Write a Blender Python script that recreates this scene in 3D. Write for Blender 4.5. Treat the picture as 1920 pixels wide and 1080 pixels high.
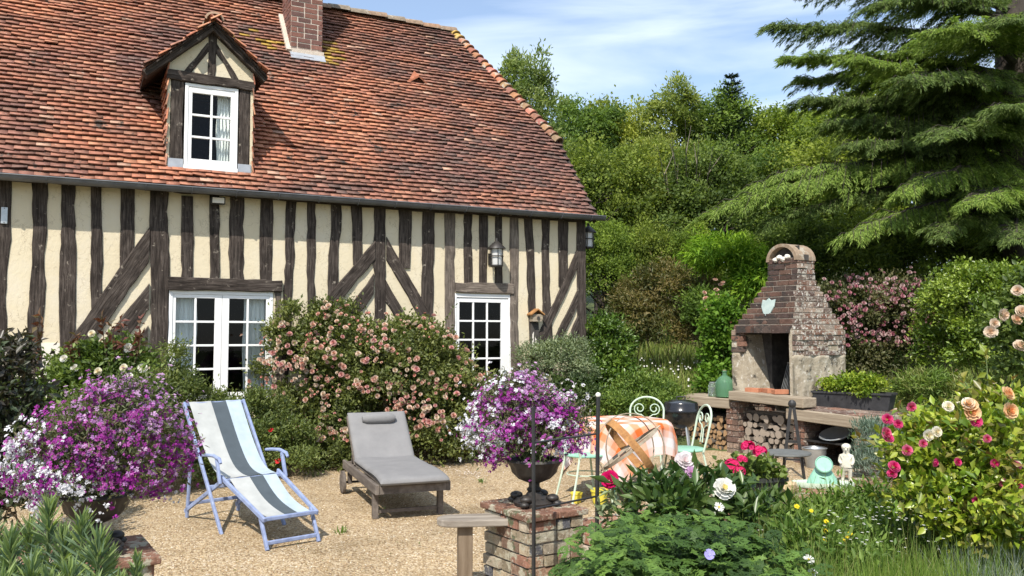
import bpy, bmesh, math, random
import numpy as np
from mathutils import Vector, Matrix, Euler

for o in list(bpy.data.objects):
    bpy.data.objects.remove(o)
SC = bpy.context.scene
COL = SC.collection
R = math.radians
random.seed(11)
rs = np.random.RandomState(11)

# ------------------------------------------------------------------ camera, sky, sun, exposure
FPX, HZ, CAMH = 1600.0, 630.0, 1.6
PITCH = math.atan((HZ - 540) / FPX)
cam_d = bpy.data.cameras.new('camera')
cam_d.sensor_width = 36.0
cam_d.lens = FPX / 1920 * 36
cam_d.clip_start = 0.05
cam_d.clip_end = 2000
cam = bpy.data.objects.new('camera', cam_d)
cam.location = (0, 0, CAMH)
cam.rotation_euler = (math.pi / 2 + PITCH, 0, 0)
COL.objects.link(cam)
SC.camera = cam

SUN_EL = R(50)
SUN_AZ = math.atan2(-0.26, -0.97)          # measured from +Y towards +X
SDIR = Vector((math.sin(SUN_AZ) * math.cos(SUN_EL), math.cos(SUN_AZ) * math.cos(SUN_EL), math.sin(SUN_EL)))
wd = bpy.data.worlds.new('World')
SC.world = wd
wd.use_nodes = True
wn = wd.node_tree
wn.nodes.clear()
sky = wn.nodes.new('ShaderNodeTexSky')
sky.sky_type = 'NISHITA'
sky.sun_disc = False
sky.sun_elevation = SUN_EL
sky.sun_rotation = SUN_AZ
sky.air_density = 1.0
sky.dust_density = 0.6
sky.ozone_density = 1.6
# thin cirrus streaks across the real sky, by view direction
tc = wn.nodes.new('ShaderNodeTexCoord')
mp = wn.nodes.new('ShaderNodeMapping')
mp.inputs['Rotation'].default_value = (0.0, R(4), R(20))
mp.inputs['Scale'].default_value = (1.5, 1.1, 10.0)
ns = wn.nodes.new('ShaderNodeTexNoise')
ns.inputs['Scale'].default_value = 1.7
ns.inputs['Detail'].default_value = 6
ns.inputs['Roughness'].default_value = 0.5
ns.inputs['Distortion'].default_value = 0.5
cr = wn.nodes.new('ShaderNodeValToRGB')
cr.color_ramp.elements[0].position = 0.36
cr.color_ramp.elements[0].color = (0.15, 0.15, 0.15, 1)
cr.color_ramp.elements[1].position = 0.66
cr.color_ramp.elements[1].color = (0.92, 0.92, 0.92, 1)
mx = wn.nodes.new('ShaderNodeMixRGB')
mx.inputs[2].default_value = (4.9, 5.6, 6.5, 1)
bg = wn.nodes.new('ShaderNodeBackground')
bg.inputs['Strength'].default_value = 0.15
wo = wn.nodes.new('ShaderNodeOutputWorld')
L_ = wn.links.new
L_(tc.outputs['Generated'], mp.inputs['Vector'])
L_(mp.outputs['Vector'], ns.inputs['Vector'])
L_(ns.outputs['Fac'], cr.inputs['Fac'])
L_(cr.outputs['Color'], mx.inputs[0])
L_(sky.outputs['Color'], mx.inputs[1])
L_(mx.outputs['Color'], bg.inputs['Color'])
L_(bg.outputs['Background'], wo.inputs['Surface'])

sl = bpy.data.lights.new('sun', 'SUN')
sl.energy = 4.6
sl.angle = R(0.53)
sl.color = (1.0, 0.94, 0.85)
so = bpy.data.objects.new('sun', sl)
so.rotation_euler = SDIR.to_track_quat('Z', 'Y').to_euler()
so.location = SDIR * 60
COL.objects.link(so)

SC.view_settings.view_transform = 'Standard'
SC.view_settings.look = 'None'
SC.view_settings.exposure = 0.47
SC.view_settings.gamma = 1.0
SC.render.engine = 'CYCLES'
SC.cycles.max_bounces = 6
SC.cycles.transparent_max_bounces = 12

# ------------------------------------------------------------------ placing helpers
def ray(px, py):
    a, b = (px - 960) / FPX, (540 - py) / FPX
    return np.array([a, math.cos(PITCH) - b * math.sin(PITCH), math.sin(PITCH) + b * math.cos(PITCH)])
CAM = np.array([0, 0, CAMH])
def at(px, py, D):                       # the point seen at a pixel, D metres in front
    r = ray(px, py)
    return CAM + r * (D / r[1])
def gp(px, py, z=0.0):                   # the point seen at a pixel at height z
    r = ray(px, py)
    return CAM + r * ((z - CAMH) / r[2])
HANG = math.atan((4100 - 960) / FPX)
HD = np.array([math.sin(HANG), math.cos(HANG), 0])      # along the house front, to the right
HY = np.array([-HD[1], HD[0], 0])                       # into the house
HN = -HY
HC = np.array([1.085, 13.178, 0.0])                     # front right corner of the house
def hl(px, py, yo=0.0):                  # pixel -> house coordinates on the plane y = yo
    r = ray(px, py)
    q = HC + HY * yo
    t = np.dot(q - CAM, HN) / np.dot(r, HN)
    p = CAM + r * t - HC
    return np.array([p @ HD, p @ HY, p[2]])
def smooth(a, b, x):
    t = np.clip((x - a) / (b - a), 0, 1)
    return t * t * (3 - 2 * t)
def ground_h(x, y):
    x = np.asarray(x, float); y = np.asarray(y, float)
    side = smooth(0.9, 2.2, x + (y - 13) * 0.10)
    yy = y + 0.35 * np.clip(x - 2.5, 0, 6)
    h = smooth(12.0, 13.6, yy) * 0.62 + 0.125 * np.clip(yy - 13, 0, 40)
    return h * side

# ------------------------------------------------------------------ object helpers
def tag(o, label=None, cat=None, group=None, kind=None):
    if label: o['label'] = label
    if cat: o['category'] = cat
    if group: o['group'] = group
    if kind: o['kind'] = kind
    return o
def thing(name, label, cat, loc=(0, 0, 0), rz=0.0, group=None, parent=None):
    o = bpy.data.objects.new(name, None)
    o.empty_display_size = 0.1
    o.location = tuple(float(v) for v in loc)
    o.rotation_euler = (0, 0, rz)
    COL.objects.link(o)
    return tag(o, label, cat, group)
def copy_tree(o, parent=None):
    c = o.copy(); COL.objects.link(c)
    if parent: c.parent = parent
    for ch in [k for k in bpy.data.objects if k.parent == o]:
        copy_tree(ch, c)
    return c
def link_mesh(name, me, mat, parent=None, loc=(0, 0, 0), rot=(0, 0, 0)):
    o = bpy.data.objects.new(name, me)
    COL.objects.link(o)
    if mat is not None and not me.materials: me.materials.append(mat)
    if parent is not None: o.parent = parent
    o.location = tuple(float(v) for v in loc); o.rotation_euler = rot
    return o
def np_mesh(name, V, F, cols=None, smooth_=False):
    V = np.asarray(V, np.float32); F = np.asarray(F, np.int32)
    me = bpy.data.meshes.new(name)
    me.vertices.add(len(V)); me.vertices.foreach_set('co', V.ravel())
    me.loops.add(F.size); me.loops.foreach_set('vertex_index', F.ravel())
    me.polygons.add(len(F)); me.polygons.foreach_set('loop_start', np.arange(0, F.size, F.shape[1], dtype=np.int32))
    if smooth_: me.polygons.foreach_set('use_smooth', np.ones(len(F), bool))
    if cols is not None:
        a = me.color_attributes.new('Col', 'FLOAT_COLOR', 'POINT')
        c4 = np.ones((len(V), 4), np.float32); c4[:, :3] = cols
        a.data.foreach_set('color', c4.ravel())
    me.update(calc_edges=True)
    return me

class MB:
    """collects boxes, tubes, lathes and prisms; build() links them as one mesh object"""
    def __init__(s): s.v = []; s.f = []; s.c = []; s.col = (0.5, 0.5, 0.5)
    def add(s, V, F, M=None):
        b = len(s.v)
        for p in V:
            p = Vector([float(k) for k in p])
            if M is not None: p = M @ p
            s.v.append(p); s.c.append(s.col)
        for f in F: s.f.append([b + i for i in f])
        return s
    def box(s, x0, x1, y0, y1, z0, z1, M=None):
        V = [(x0, y0, z0), (x1, y0, z0), (x1, y1, z0), (x0, y1, z0), (x0, y0, z1), (x1, y0, z1), (x1, y1, z1), (x0, y1, z1)]
        return s.add(V, [(0, 3, 2, 1), (4, 5, 6, 7), (0, 1, 5, 4), (1, 2, 6, 5), (2, 3, 7, 6), (3, 0, 4, 7)], M)
    def bar(s, p, q, w, t, up=(0, 0, 1)):
        p, q = Vector([float(k) for k in p]), Vector([float(k) for k in q]); d = (q - p); l = d.length; z = d.normalized()
        u = Vector(up)
        if abs(z.dot(u)) > 0.95: u = Vector((0, 1, 0))
        x = u.cross(z).normalized(); y = z.cross(x)
        M = Matrix((x, y, z)).transposed().to_4x4(); M.translation = p
        return s.box(-w / 2, w / 2, -t / 2, t / 2, 0, l, M)
    def tube(s, pts, r, n=8, closed=False, cap=True, M=None):
        P = [Vector([float(k) for k in p]) for p in pts]; m = len(P)
        rr = list(r) if hasattr(r, '__len__') else [r] * m
        V = []; prev = None
        for i in range(m):
            if closed: d = P[(i + 1) % m] - P[i - 1]
            else: d = P[min(i + 1, m - 1)] - P[max(i - 1, 0)]
            d.normalize()
            if prev is None:
                u = Vector((0, 0, 1)) if abs(d.z) < 0.9 else Vector((1, 0, 0))
                a = (u - d * u.dot(d)).normalized()
            else:
                a = (prev - d * prev.dot(d)).normalized()
            prev = a; b = d.cross(a)
            for k in range(n):
                t = 2 * math.pi * k / n
                V.append(P[i] + (a * math.cos(t) + b * math.sin(t)) * rr[i])
        F = []
        for i in range(m if closed else m - 1):
            j = (i + 1) % m
            for k in range(n):
                k2 = (k + 1) % n
                F.append((i * n + k, i * n + k2, j * n + k2, j * n + k))
        if cap and not closed:
            F.append(tuple(range(n))[::-1]); F.append(tuple((m - 1) * n + k for k in range(n)))
        return s.add(V, F, M)
    def lathe(s, prof, n=24, M=None, flute=0, fa=0.0):
        V = []; F = []; m = len(prof)
        for (r, z) in prof:
            for k in range(n):
                t = 2 * math.pi * k / n
                q = r * (1 + (fa * math.cos(flute * t) if flute else 0))
                V.append((q * math.cos(t), q * math.sin(t), z))
        for i in range(m - 1):
            for k in range(n):
                k2 = (k + 1) % n
                F.append((i * n + k, i * n + k2, (i + 1) * n + k2, (i + 1) * n + k))
        if prof[0][0] > 1e-4: F.append(tuple(range(n))[::-1])
        if prof[-1][0] > 1e-4: F.append(tuple((m - 1) * n + k for k in range(n)))
        return s.add(V, F, M)
    def prism(s, poly, y0, y1, M=None):              # polygon in x,z pushed along y
        n = len(poly)
        V = [(x, y0, z) for x, z in poly] + [(x, y1, z) for x, z in poly]
        F = [tuple(range(n)), tuple(range(2 * n - 1, n - 1, -1))]
        for i in range(n):
            j = (i + 1) % n
            F.append((i, n + i, n + j, j))
        return s.add(V, F, M)
    def blob(s, c, r, n=10, m=7, jit=0.0, M=None):
        V = []; F = []
        rx, ry, rz = r if hasattr(r, '__len__') else (r, r, r)
        for i in range(m + 1):
            ph = math.pi * i / m
            for k in range(n):
                t = 2 * math.pi * k / n
                j = 1 + random.uniform(-jit, jit)
                V.append((c[0] + rx * j * math.sin(ph) * math.cos(t), c[1] + ry * j * math.sin(ph) * math.sin(t), c[2] + rz * j * math.cos(ph)))
        for i in range(m):
            for k in range(n):
                k2 = (k + 1) % n
                F.append((i * n + k, (i + 1) * n + k, (i + 1) * n + k2, i * n + k2))
        return s.add(V, F, M)
    def build(s, name, mat, parent=None, smooth_=False, bevel=0.0, loc=(0, 0, 0), rot=(0, 0, 0), colour=False, seg=2):
        me = bpy.data.meshes.new(name)
        me.from_pydata([tuple(v) for v in s.v], [], s.f)
        if colour:
            a = me.color_attributes.new('Col', 'FLOAT_COLOR', 'POINT')
            c4 = np.ones((len(s.v), 4), np.float32); c4[:, :3] = np.array(s.c)
            a.data.foreach_set('color', c4.ravel())
        me.validate(); me.update()
        bm = bmesh.new(); bm.from_mesh(me); bmesh.ops.recalc_face_normals(bm, faces=bm.faces); bm.to_mesh(me); bm.free()
        if smooth_:
            for p in me.polygons: p.use_smooth = True
            try: me.set_sharp_from_angle(angle=R(42))
            except Exception: pass
        o = link_mesh(name, me, mat, parent, loc, rot)
        if bevel:
            b = o.modifiers.new('bevel', 'BEVEL'); b.width = bevel; b.segments = seg; b.limit_method = 'ANGLE'; b.angle_limit = R(40)
        return o

def unit(a):
    return a / np.maximum(np.linalg.norm(a, axis=-1, keepdims=True), 1e-9)
def vnoise(x, y, seed=0, f=1.0):
    q = np.random.RandomState(seed); s = 0
    for k in range(7):
        a = q.uniform(0, 6.28); w = f * q.uniform(0.6, 2.2)
        s = s + np.sin(x * w * math.cos(a) + y * w * math.sin(a) + q.uniform(0, 6.28))
    return s / 7 * 1.6
# ------------------------------------------------------------------ materials
def nmat(name):
    m = bpy.data.materials.new(name); m.use_nodes = True
    nt = m.node_tree; b = nt.nodes['Principled BSDF']
    return m, nt, b
def N(nt, t, **k):
    n = nt.nodes.new(t)
    for a, v in k.items(): setattr(n, a, v)
    return n
def coords(nt, kind='Object', scale=(1, 1, 1), rot=(0, 0, 0)):
    t = N(nt, 'ShaderNodeTexCoord'); mpn = N(nt, 'ShaderNodeMapping')
    mpn.inputs['Scale'].default_value = scale; mpn.inputs['Rotation'].default_value = rot
    nt.links.new(t.outputs[kind], mpn.inputs['Vector'])
    return mpn.outputs['Vector']
def noise(nt, vec, scale, detail=4, rough=0.6, dist=0.0):
    n = N(nt, 'ShaderNodeTexNoise')
    n.inputs['Scale'].default_value = scale; n.inputs['Detail'].default_value = detail
    n.inputs['Roughness'].default_value = rough; n.inputs['Distortion'].default_value = dist
    if vec is not None: nt.links.new(vec, n.inputs['Vector'])
    return n.outputs['Fac']
def ramp(nt, fac, stops):
    r = N(nt, 'ShaderNodeValToRGB')
    while len(r.color_ramp.elements) < len(stops): r.color_ramp.elements.new(0.5)
    for e, (p, c) in zip(r.color_ramp.elements, stops):
        e.position = p; e.color = (*c, 1) if len(c) == 3 else c
    nt.links.new(fac, r.inputs['Fac'])
    return r.outputs['Color']
def mixc(nt, fac, a, b, mode='MIX'):
    m = N(nt, 'ShaderNodeMixRGB'); m.blend_type = mode
    for i, v in ((0, fac), (1, a), (2, b)):
        if isinstance(v, (int, float)): m.inputs[i].default_value = v
        elif isinstance(v, tuple): m.inputs[i].default_value = (*v, 1)
        else: nt.links.new(v, m.inputs[i])
    return m.outputs['Color']
def bump(nt, b, h, strength=0.4, dist=0.01):
    n = N(nt, 'ShaderNodeBump'); n.inputs['Strength'].default_value = strength; n.inputs['Distance'].default_value = dist
    nt.links.new(h, n.inputs['Height']); nt.links.new(n.outputs['Normal'], b.inputs['Normal'])
def vary(name, c1, c2, scale=8, rough=0.8, bstr=0.3, bdist=0.005, bscale=None, stretch=(1, 1, 1), metal=0.0, detail=5, spec=0.3, spots=None, coord='Object'):
    m, nt, b = nmat(name)
    v = coords(nt, coord, stretch)
    f = noise(nt, v, scale, detail, 0.65)
    c = ramp(nt, f, [(0.3, c1), (0.7, c2)])
    if spots:                                   # (colour, scale, threshold)
        for (sc, ss, th) in spots:
            g = noise(nt, coords(nt, coord), ss, 5, 0.7)
            k = ramp(nt, g, [(th, (0, 0, 0)), (min(th + 0.06, 1), (1, 1, 1))])
            c = mixc(nt, k, c, sc)
    nt.links.new(c, b.inputs['Base Color'])
    b.inputs['Roughness'].default_value = rough; b.inputs['Metallic'].default_value = metal
    b.inputs['Specular IOR Level'].default_value = spec
    if bstr: bump(nt, b, noise(nt, v, bscale or scale * 3, 6, 0.7), bstr, bdist)
    return m
def attr_mat(name, rough=0.85, spots=None, nscale=12, namp=0.35, bstr=0.4, bdist=0.004, bscale=60, spec=0.25):
    m, nt, b = nmat(name)
    a = N(nt, 'ShaderNodeAttribute', attribute_name='Col')
    v = coords(nt)
    f = noise(nt, v, nscale, 6, 0.7)
    k = ramp(nt, f, [(0.25, (1 - namp,) * 3), (0.75, (1 + namp,) * 3)])
    c = mixc(nt, 1.0, a.outputs['Color'], k, 'MULTIPLY')
    if spots:
        for (sc, ss, th) in spots:
            g = noise(nt, v, ss, 6, 0.72)
            q = ramp(nt, g, [(th, (0, 0, 0)), (min(th + 0.05, 1), (1, 1, 1))])
            c = mixc(nt, q, c, sc)
    nt.links.new(c, b.inputs['Base Color'])
    b.inputs['Roughness'].default_value = rough; b.inputs['Specular IOR Level'].default_value = spec
    if bstr: bump(nt, b, noise(nt, v, bscale, 5, 0.7), bstr, bdist)
    return m
def leaf_mat(name, rough=0.5, trans=0.35, spec=0.35, tint=(1.25, 1.3, 0.6), vary_=False):
    m, nt, b = nmat(name)
    a = N(nt, 'ShaderNodeAttribute', attribute_name='Col'); ac = a.outputs['Color']
    if vary_:                                # each tree its own green
        oi = N(nt, 'ShaderNodeObjectInfo')
        ac = mixc(nt, 1.0, ac, ramp(nt, oi.outputs['Random'], [(0.0, (1.0, 1.1, 1.1)), (0.35, (1.3, 1.32, 1.0)), (0.7, (1.72, 1.62, 1.1)), (1.0, (1.5, 1.62, 1.05))]), 'MULTIPLY')
    nt.links.new(ac, b.inputs['Base Color'])
    b.inputs['Roughness'].default_value = rough; b.inputs['Specular IOR Level'].default_value = spec
    t = N(nt, 'ShaderNodeBsdfTranslucent')
    nt.links.new(mixc(nt, 1.0, ac, tint, 'MULTIPLY'), t.inputs['Color'])
    mxs = N(nt, 'ShaderNodeMixShader'); mxs.inputs[0].default_value = trans
    nt.links.new(b.outputs[0], mxs.inputs[1]); nt.links.new(t.outputs[0], mxs.inputs[2])
    nt.links.new(mxs.outputs[0], nt.nodes['Material Output'].inputs['Surface'])
    return m
def glass_mat(name, tint=(0.9, 0.95, 0.95), refl=0.12):
    m, nt, b = nmat(name)
    g = N(nt, 'ShaderNodeBsdfGlossy'); g.inputs['Roughness'].default_value = 0.02
    t = N(nt, 'ShaderNodeBsdfTransparent'); t.inputs['Color'].default_value = (*tint, 1)
    fr = N(nt, 'ShaderNodeLayerWeight'); fr.inputs['Blend'].default_value = refl
    mxs = N(nt, 'ShaderNodeMixShader')
    nt.links.new(fr.outputs['Fresnel'], mxs.inputs[0])
    nt.links.new(t.outputs[0], mxs.inputs[1]); nt.links.new(g.outputs[0], mxs.inputs[2])
    nt.links.new(mxs.outputs[0], nt.nodes['Material Output'].inputs['Surface'])
    return m
M_ = {}
# plaster: cream lime render with faint trowel marks and stains
m, nt, b = nmat('plaster'); v = coords(nt)
c = ramp(nt, noise(nt, v, 1.6, 6, 0.6), [(0.3, (0.585, 0.505, 0.355)), (0.7, (0.65, 0.575, 0.425))])
g = noise(nt, coords(nt, 'Object', (3, 3, 0.5)), 2.5, 5, 0.7)
c = mixc(nt, ramp(nt, g, [(0.55, (0, 0, 0)), (0.75, (0.35, 0.35, 0.35))]), c, (0.60, 0.50, 0.34))
c = mixc(nt, ramp(nt, noise(nt, v, 0.8, 7, 0.75), [(0.52, (0, 0, 0)), (0.66, (0.55, 0.55, 0.55))]), c, (0.60, 0.545, 0.45))
vr = N(nt, 'ShaderNodeTexVoronoi', feature='DISTANCE_TO_EDGE'); vr.inputs['Scale'].default_value = 1.3; wv_ = N(nt, 'ShaderNodeVectorMath', operation='ADD'); nn_ = N(nt, 'ShaderNodeTexNoise'); nn_.inputs['Scale'].default_value = 6; nn_.inputs['Detail'].default_value = 5
nt.links.new(v, nn_.inputs['Vector']); nt.links.new(v, wv_.inputs[0]); nt.links.new(nn_.outputs['Color'], wv_.inputs[1]); nt.links.new(wv_.outputs[0], vr.inputs['Vector'])
c = mixc(nt, ramp(nt, vr.outputs['Distance'], [(0.0, (0.55, 0.55, 0.55)), (0.012, (0, 0, 0))]), c, (0.30, 0.24, 0.16))
nt.links.new(c, b.inputs['Base Color']); b.inputs['Roughness'].default_value = 0.95; b.inputs['Specular IOR Level'].default_value = 0.1
bump(nt, b, noise(nt, v, 22, 7, 0.7), 0.55, 0.012); M_['plaster'] = m
M_['limewash'] = vary('limewash', (0.62, 0.57, 0.50), (0.74, 0.70, 0.62), 4, 0.95, 0.3)
# old oak: grain along the beam's own z
def oak(name, ca, cb, spotc):
    m, nt, b = nmat(name)
    oi = N(nt, 'ShaderNodeObjectInfo')
    tcn = N(nt, 'ShaderNodeTexCoord'); ad = N(nt, 'ShaderNodeVectorMath'); ad.operation = 'ADD'
    rv = N(nt, 'ShaderNodeCombineXYZ')
    mm = N(nt, 'ShaderNodeMath'); mm.operation = 'MULTIPLY'; mm.inputs[1].default_value = 37.0
    nt.links.new(oi.outputs['Random'], mm.inputs[0])
    for k in range(3): nt.links.new(mm.outputs[0], rv.inputs[k])
    nt.links.new(tcn.outputs['Object'], ad.inputs[0]); nt.links.new(rv.outputs[0], ad.inputs[1])
    mpn = N(nt, 'ShaderNodeMapping'); mpn.inputs['Scale'].default_value = (1, 1, 0.07)
    nt.links.new(ad.outputs[0], mpn.inputs['Vector'])
    f = noise(nt, mpn.outputs[0], 55, 7, 0.7, 0.6)
    f2 = noise(nt, ad.outputs[0], 5, 4, 0.6)
    c = ramp(nt, f, [(0.30, tuple(k * 0.35 for k in ca)), (0.46, ca), (0.72, cb)])
    k = ramp(nt, f2, [(0.3, (0.62, 0.60, 0.58)), (0.7, (1.25, 1.2, 1.15))])
    c = mixc(nt, 1.0, c, k, 'MULTIPLY')
    s = ramp(nt, noise(nt, ad.outputs[0], 11, 5, 0.7), [(0.62, (0, 0, 0)), (0.69, (0.85, 0.85, 0.85))])
    c = mixc(nt, s, c, spotc)
    nt.links.new(c, b.inputs['Base Color']); b.inputs['Roughness'].default_value = 0.9; b.inputs['Specular IOR Level'].default_value = 0.15
    bump(nt, b, f, 0.9, 0.012)
    return m
M_['oak'] = oak('oak', (0.044, 0.036, 0.032), (0.128, 0.110, 0.098), (0.30, 0.26, 0.21))
M_['oak_grey'] = oak('oak_grey', (0.13, 0.11, 0.095), (0.27, 0.235, 0.20), (0.34, 0.29, 0.24))
M_['white_paint'] = vary('white_paint', (0.74, 0.74, 0.73), (0.82, 0.82, 0.81), 3, 0.45, 0.05, spec=0.4)
M_['glass'] = glass_mat('glass', refl=0.24)
m, nt, b = nmat('curtain'); b.inputs['Base Color'].default_value = (0.86, 0.85, 0.82, 1); b.inputs['Roughness'].default_value = 0.95
M_['curtain'] = m
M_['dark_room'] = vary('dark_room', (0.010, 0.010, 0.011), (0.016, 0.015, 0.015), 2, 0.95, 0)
M_['zinc'] = vary('zinc', (0.10, 0.105, 0.115), (0.16, 0.165, 0.175), 5, 0.5, 0.05, metal=0.35, spec=0.4)
M_['lead'] = vary('lead', (0.30, 0.32, 0.35), (0.42, 0.44, 0.47), 6, 0.5, 0.1, metal=0.3)
M_['tile'] = attr_mat('tile', 0.85, spots=[((0.075, 0.055, 0.045), 3.2, 0.60), ((0.36, 0.29, 0.23), 11, 0.64), ((0.62, 0.54, 0.47), 36, 0.635)], nscale=9, namp=0.42, bscale=90)
M_['ridge_tile'] = attr_mat('ridge_tile', 0.9, spots=[((0.34, 0.30, 0.24), 7, 0.55), ((0.50, 0.34, 0.10), 5, 0.66)], nscale=18, namp=0.4, bscale=60)
M_['brick'] = attr_mat('brick', 0.9, spots=[((0.45, 0.40, 0.34), 16, 0.66)], nscale=25, namp=0.3, bscale=70, bstr=0.6)
M_['old_brick'] = attr_mat('old_brick', 0.92, spots=[((0.07, 0.06, 0.05), 6, 0.58), ((0.46, 0.42, 0.36), 13, 0.58), ((0.62, 0.58, 0.52), 34, 0.60), ((0.45, 0.27, 0.05), 4.5, 0.70)], nscale=22, namp=0.45, bscale=45, bstr=0.9, bdist=0.012)
M_['lichen_brick'] = attr_mat('lichen_brick', 0.92, spots=[((0.07, 0.06, 0.05), 6, 0.60), ((0.42, 0.38, 0.32), 10, 0.53), ((0.66, 0.63, 0.57), 26, 0.555), ((0.45, 0.27, 0.05), 3.5, 0.70)], nscale=22, namp=0.45, bscale=45, bstr=0.9, bdist=0.012)
M_['sooty_brick'] = attr_mat('sooty_brick', 0.92, spots=[((0.05, 0.042, 0.038), 5, 0.52), ((0.34, 0.29, 0.24), 16, 0.64), ((0.58, 0.54, 0.48), 38, 0.66)], nscale=20, namp=0.45, bscale=45, bstr=0.9, bdist=0.012)
M_['pillar_brick'] = attr_mat('pillar_brick', 0.92, spots=[((0.40, 0.37, 0.28), 10, 0.52), ((0.10, 0.11, 0.06), 7, 0.58), ((0.60, 0.57, 0.48), 38, 0.60)], nscale=20, namp=0.45, bscale=50, bstr=0.9, bdist=0.012)
M_['mortar'] = vary('mortar', (0.44, 0.37, 0.30), (0.60, 0.52, 0.44), 20, 0.95, 0.6, 0.01)
M_['mortar_dark'] = vary('mortar_dark', (0.20, 0.16, 0.13), (0.34, 0.29, 0.24), 20, 0.95, 0.6, 0.01, spots=[((0.52, 0.48, 0.42), 24, 0.60)])
M_['stone'] = vary('stone', (0.25, 0.205, 0.145), (0.48, 0.425, 0.33), 5, 0.95, 0.9, 0.02, spots=[((0.085, 0.075, 0.06), 4.5, 0.58), ((0.56, 0.53, 0.46), 13, 0.57), ((0.66, 0.63, 0.57), 34, 0.62), ((0.10, 0.085, 0.065), 26, 0.64)])
M_['soot'] = vary('soot', (0.03, 0.027, 0.025), (0.10, 0.09, 0.08), 8, 0.95, 0.5, 0.01)
M_['slab_wood'] = vary('slab_wood', (0.20, 0.155, 0.11), (0.38, 0.32, 0.24), 6, 0.9, 0.4, 0.004, stretch=(0.4, 3, 8), spots=[((0.42, 0.39, 0.30), 9, 0.64)])
M_['cast_iron'] = vary('cast_iron', (0.018, 0.016, 0.015), (0.04, 0.034, 0.03), 14, 0.5, 0.3, 0.003, spec=0.5)
M_['black_iron'] = vary('black_iron', (0.014, 0.014, 0.015), (0.03, 0.028, 0.027), 14, 0.5, 0.2, 0.002, spec=0.5)
M_['enamel'] = vary('enamel', (0.010, 0.010, 0.012), (0.015, 0.015, 0.017), 4, 0.18, 0.0, spec=0.6)
M_['black_plastic'] = vary('black_plastic', (0.022, 0.022, 0.024), (0.05, 0.05, 0.053), 7, 0.6, 0.2)
M_['teak'] = vary('teak', (0.085, 0.07, 0.06), (0.20, 0.17, 0.145), 20, 0.85, 0.4, 0.003, stretch=(1, 0.15, 1))
M_['bench_wood'] = vary('bench_wood', (0.15, 0.125, 0.10), (0.36, 0.32, 0.27), 18, 0.9, 0.6, 0.004, stretch=(0.15, 1, 1))
M_['post_wood'] = vary('post_wood', (0.12, 0.085, 0.055), (0.24, 0.185, 0.13), 18, 0.9, 0.6, 0.004, stretch=(1, 1, 0.12))
M_['blue_paint'] = vary('blue_paint', (0.17, 0.21, 0.35), (0.29, 0.35, 0.52), 16, 0.75, 0.35, 0.003, spots=[((0.34, 0.33, 0.33), 24, 0.66), ((0.11, 0.12, 0.17), 9, 0.62)])
M_['grey_cushion'] = vary('grey_cushion', (0.185, 0.182, 0.182), (0.225, 0.22, 0.218), 5, 0.95, 0.5, 0.008, bscale=7, spec=0.1)
M_['mint'] = vary('mint', (0.20, 0.42, 0.31), (0.29, 0.52, 0.40), 14, 0.5, 0.1, 0.002, spots=[((0.24, 0.16, 0.10), 20, 0.74)])
M_['mint_pale'] = vary('mint_pale', (0.42, 0.53, 0.41), (0.54, 0.62, 0.50), 14, 0.55, 0.1, 0.002, spots=[((0.28, 0.19, 0.12), 18, 0.72)])
M_['rust'] = vary('rust', (0.20, 0.09, 0.035), (0.48, 0.25, 0.09), 14, 0.85, 0.4, 0.003, spots=[((0.09, 0.05, 0.03), 9, 0.62)])
M_['rusty_iron'] = vary('rusty_iron', (0.22, 0.17, 0.12), (0.42, 0.36, 0.27), 14, 0.7, 0.3, 0.002)
M_['bark'] = vary('bark', (0.035, 0.028, 0.023), (0.085, 0.07, 0.058), 10, 0.95, 0.8, 0.02, stretch=(1, 1, 0.3))
M_['pale_bark'] = vary('pale_bark', (0.16, 0.13, 0.10), (0.30, 0.26, 0.20), 10, 0.95, 0.6, 0.01, stretch=(1, 1, 0.3))
M_['stem'] = vary('stem', (0.07, 0.10, 0.03), (0.13, 0.17, 0.06), 12, 0.7, 0.2)
M_['brown_stem'] = vary('brown_stem', (0.08, 0.055, 0.035), (0.14, 0.10, 0.06), 12, 0.8, 0.2)
M_['statue'] = vary('statue', (0.40, 0.37, 0.29), (0.68, 0.65, 0.55), 12, 0.9, 0.4, 0.003, spots=[((0.22, 0.20, 0.13), 22, 0.62)])
M_['galvanised'] = vary('galvanised', (0.34, 0.36, 0.37), (0.50, 0.52, 0.53), 8, 0.4, 0.1, metal=0.7)
M_['log_bark'] = vary('log_bark', (0.06, 0.05, 0.04), (0.18, 0.15, 0.12), 14, 0.95, 0.8, 0.01)
M_['log_grey'] = vary('log_grey', (0.22, 0.18, 0.14), (0.40, 0.34, 0.28), 22, 0.95, 0.5, 0.004)
M_['log_tan'] = vary('log_tan', (0.26, 0.15, 0.075), (0.46, 0.30, 0.16), 22, 0.95, 0.5, 0.004)
M_['soil'] = vary('soil', (0.05, 0.037, 0.025), (0.10, 0.075, 0.05), 18, 0.98, 0.8, 0.02)
M_['terracotta'] = vary('terracotta', (0.34, 0.13, 0.07), (0.48, 0.21, 0.12), 10, 0.85, 0.3)
M_['yellow'] = vary('yellow', (0.62, 0.52, 0.05), (0.72, 0.62, 0.09), 8, 0.45, 0.1)
M_['leaf'] = leaf_mat('leaf')
M_['leaf_far'] = leaf_mat('leaf_far', 0.6, 0.42, 0.2, vary_=True)
M_['leaf_gloss'] = leaf_mat('leaf_gloss', 0.35, 0.30, 0.5)
M_['petal'] = leaf_mat('petal', 0.6, 0.30, 0.15, (1, 1, 1))
M_['needle'] = leaf_mat('needle', 0.6, 0.35, 0.2)
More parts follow.
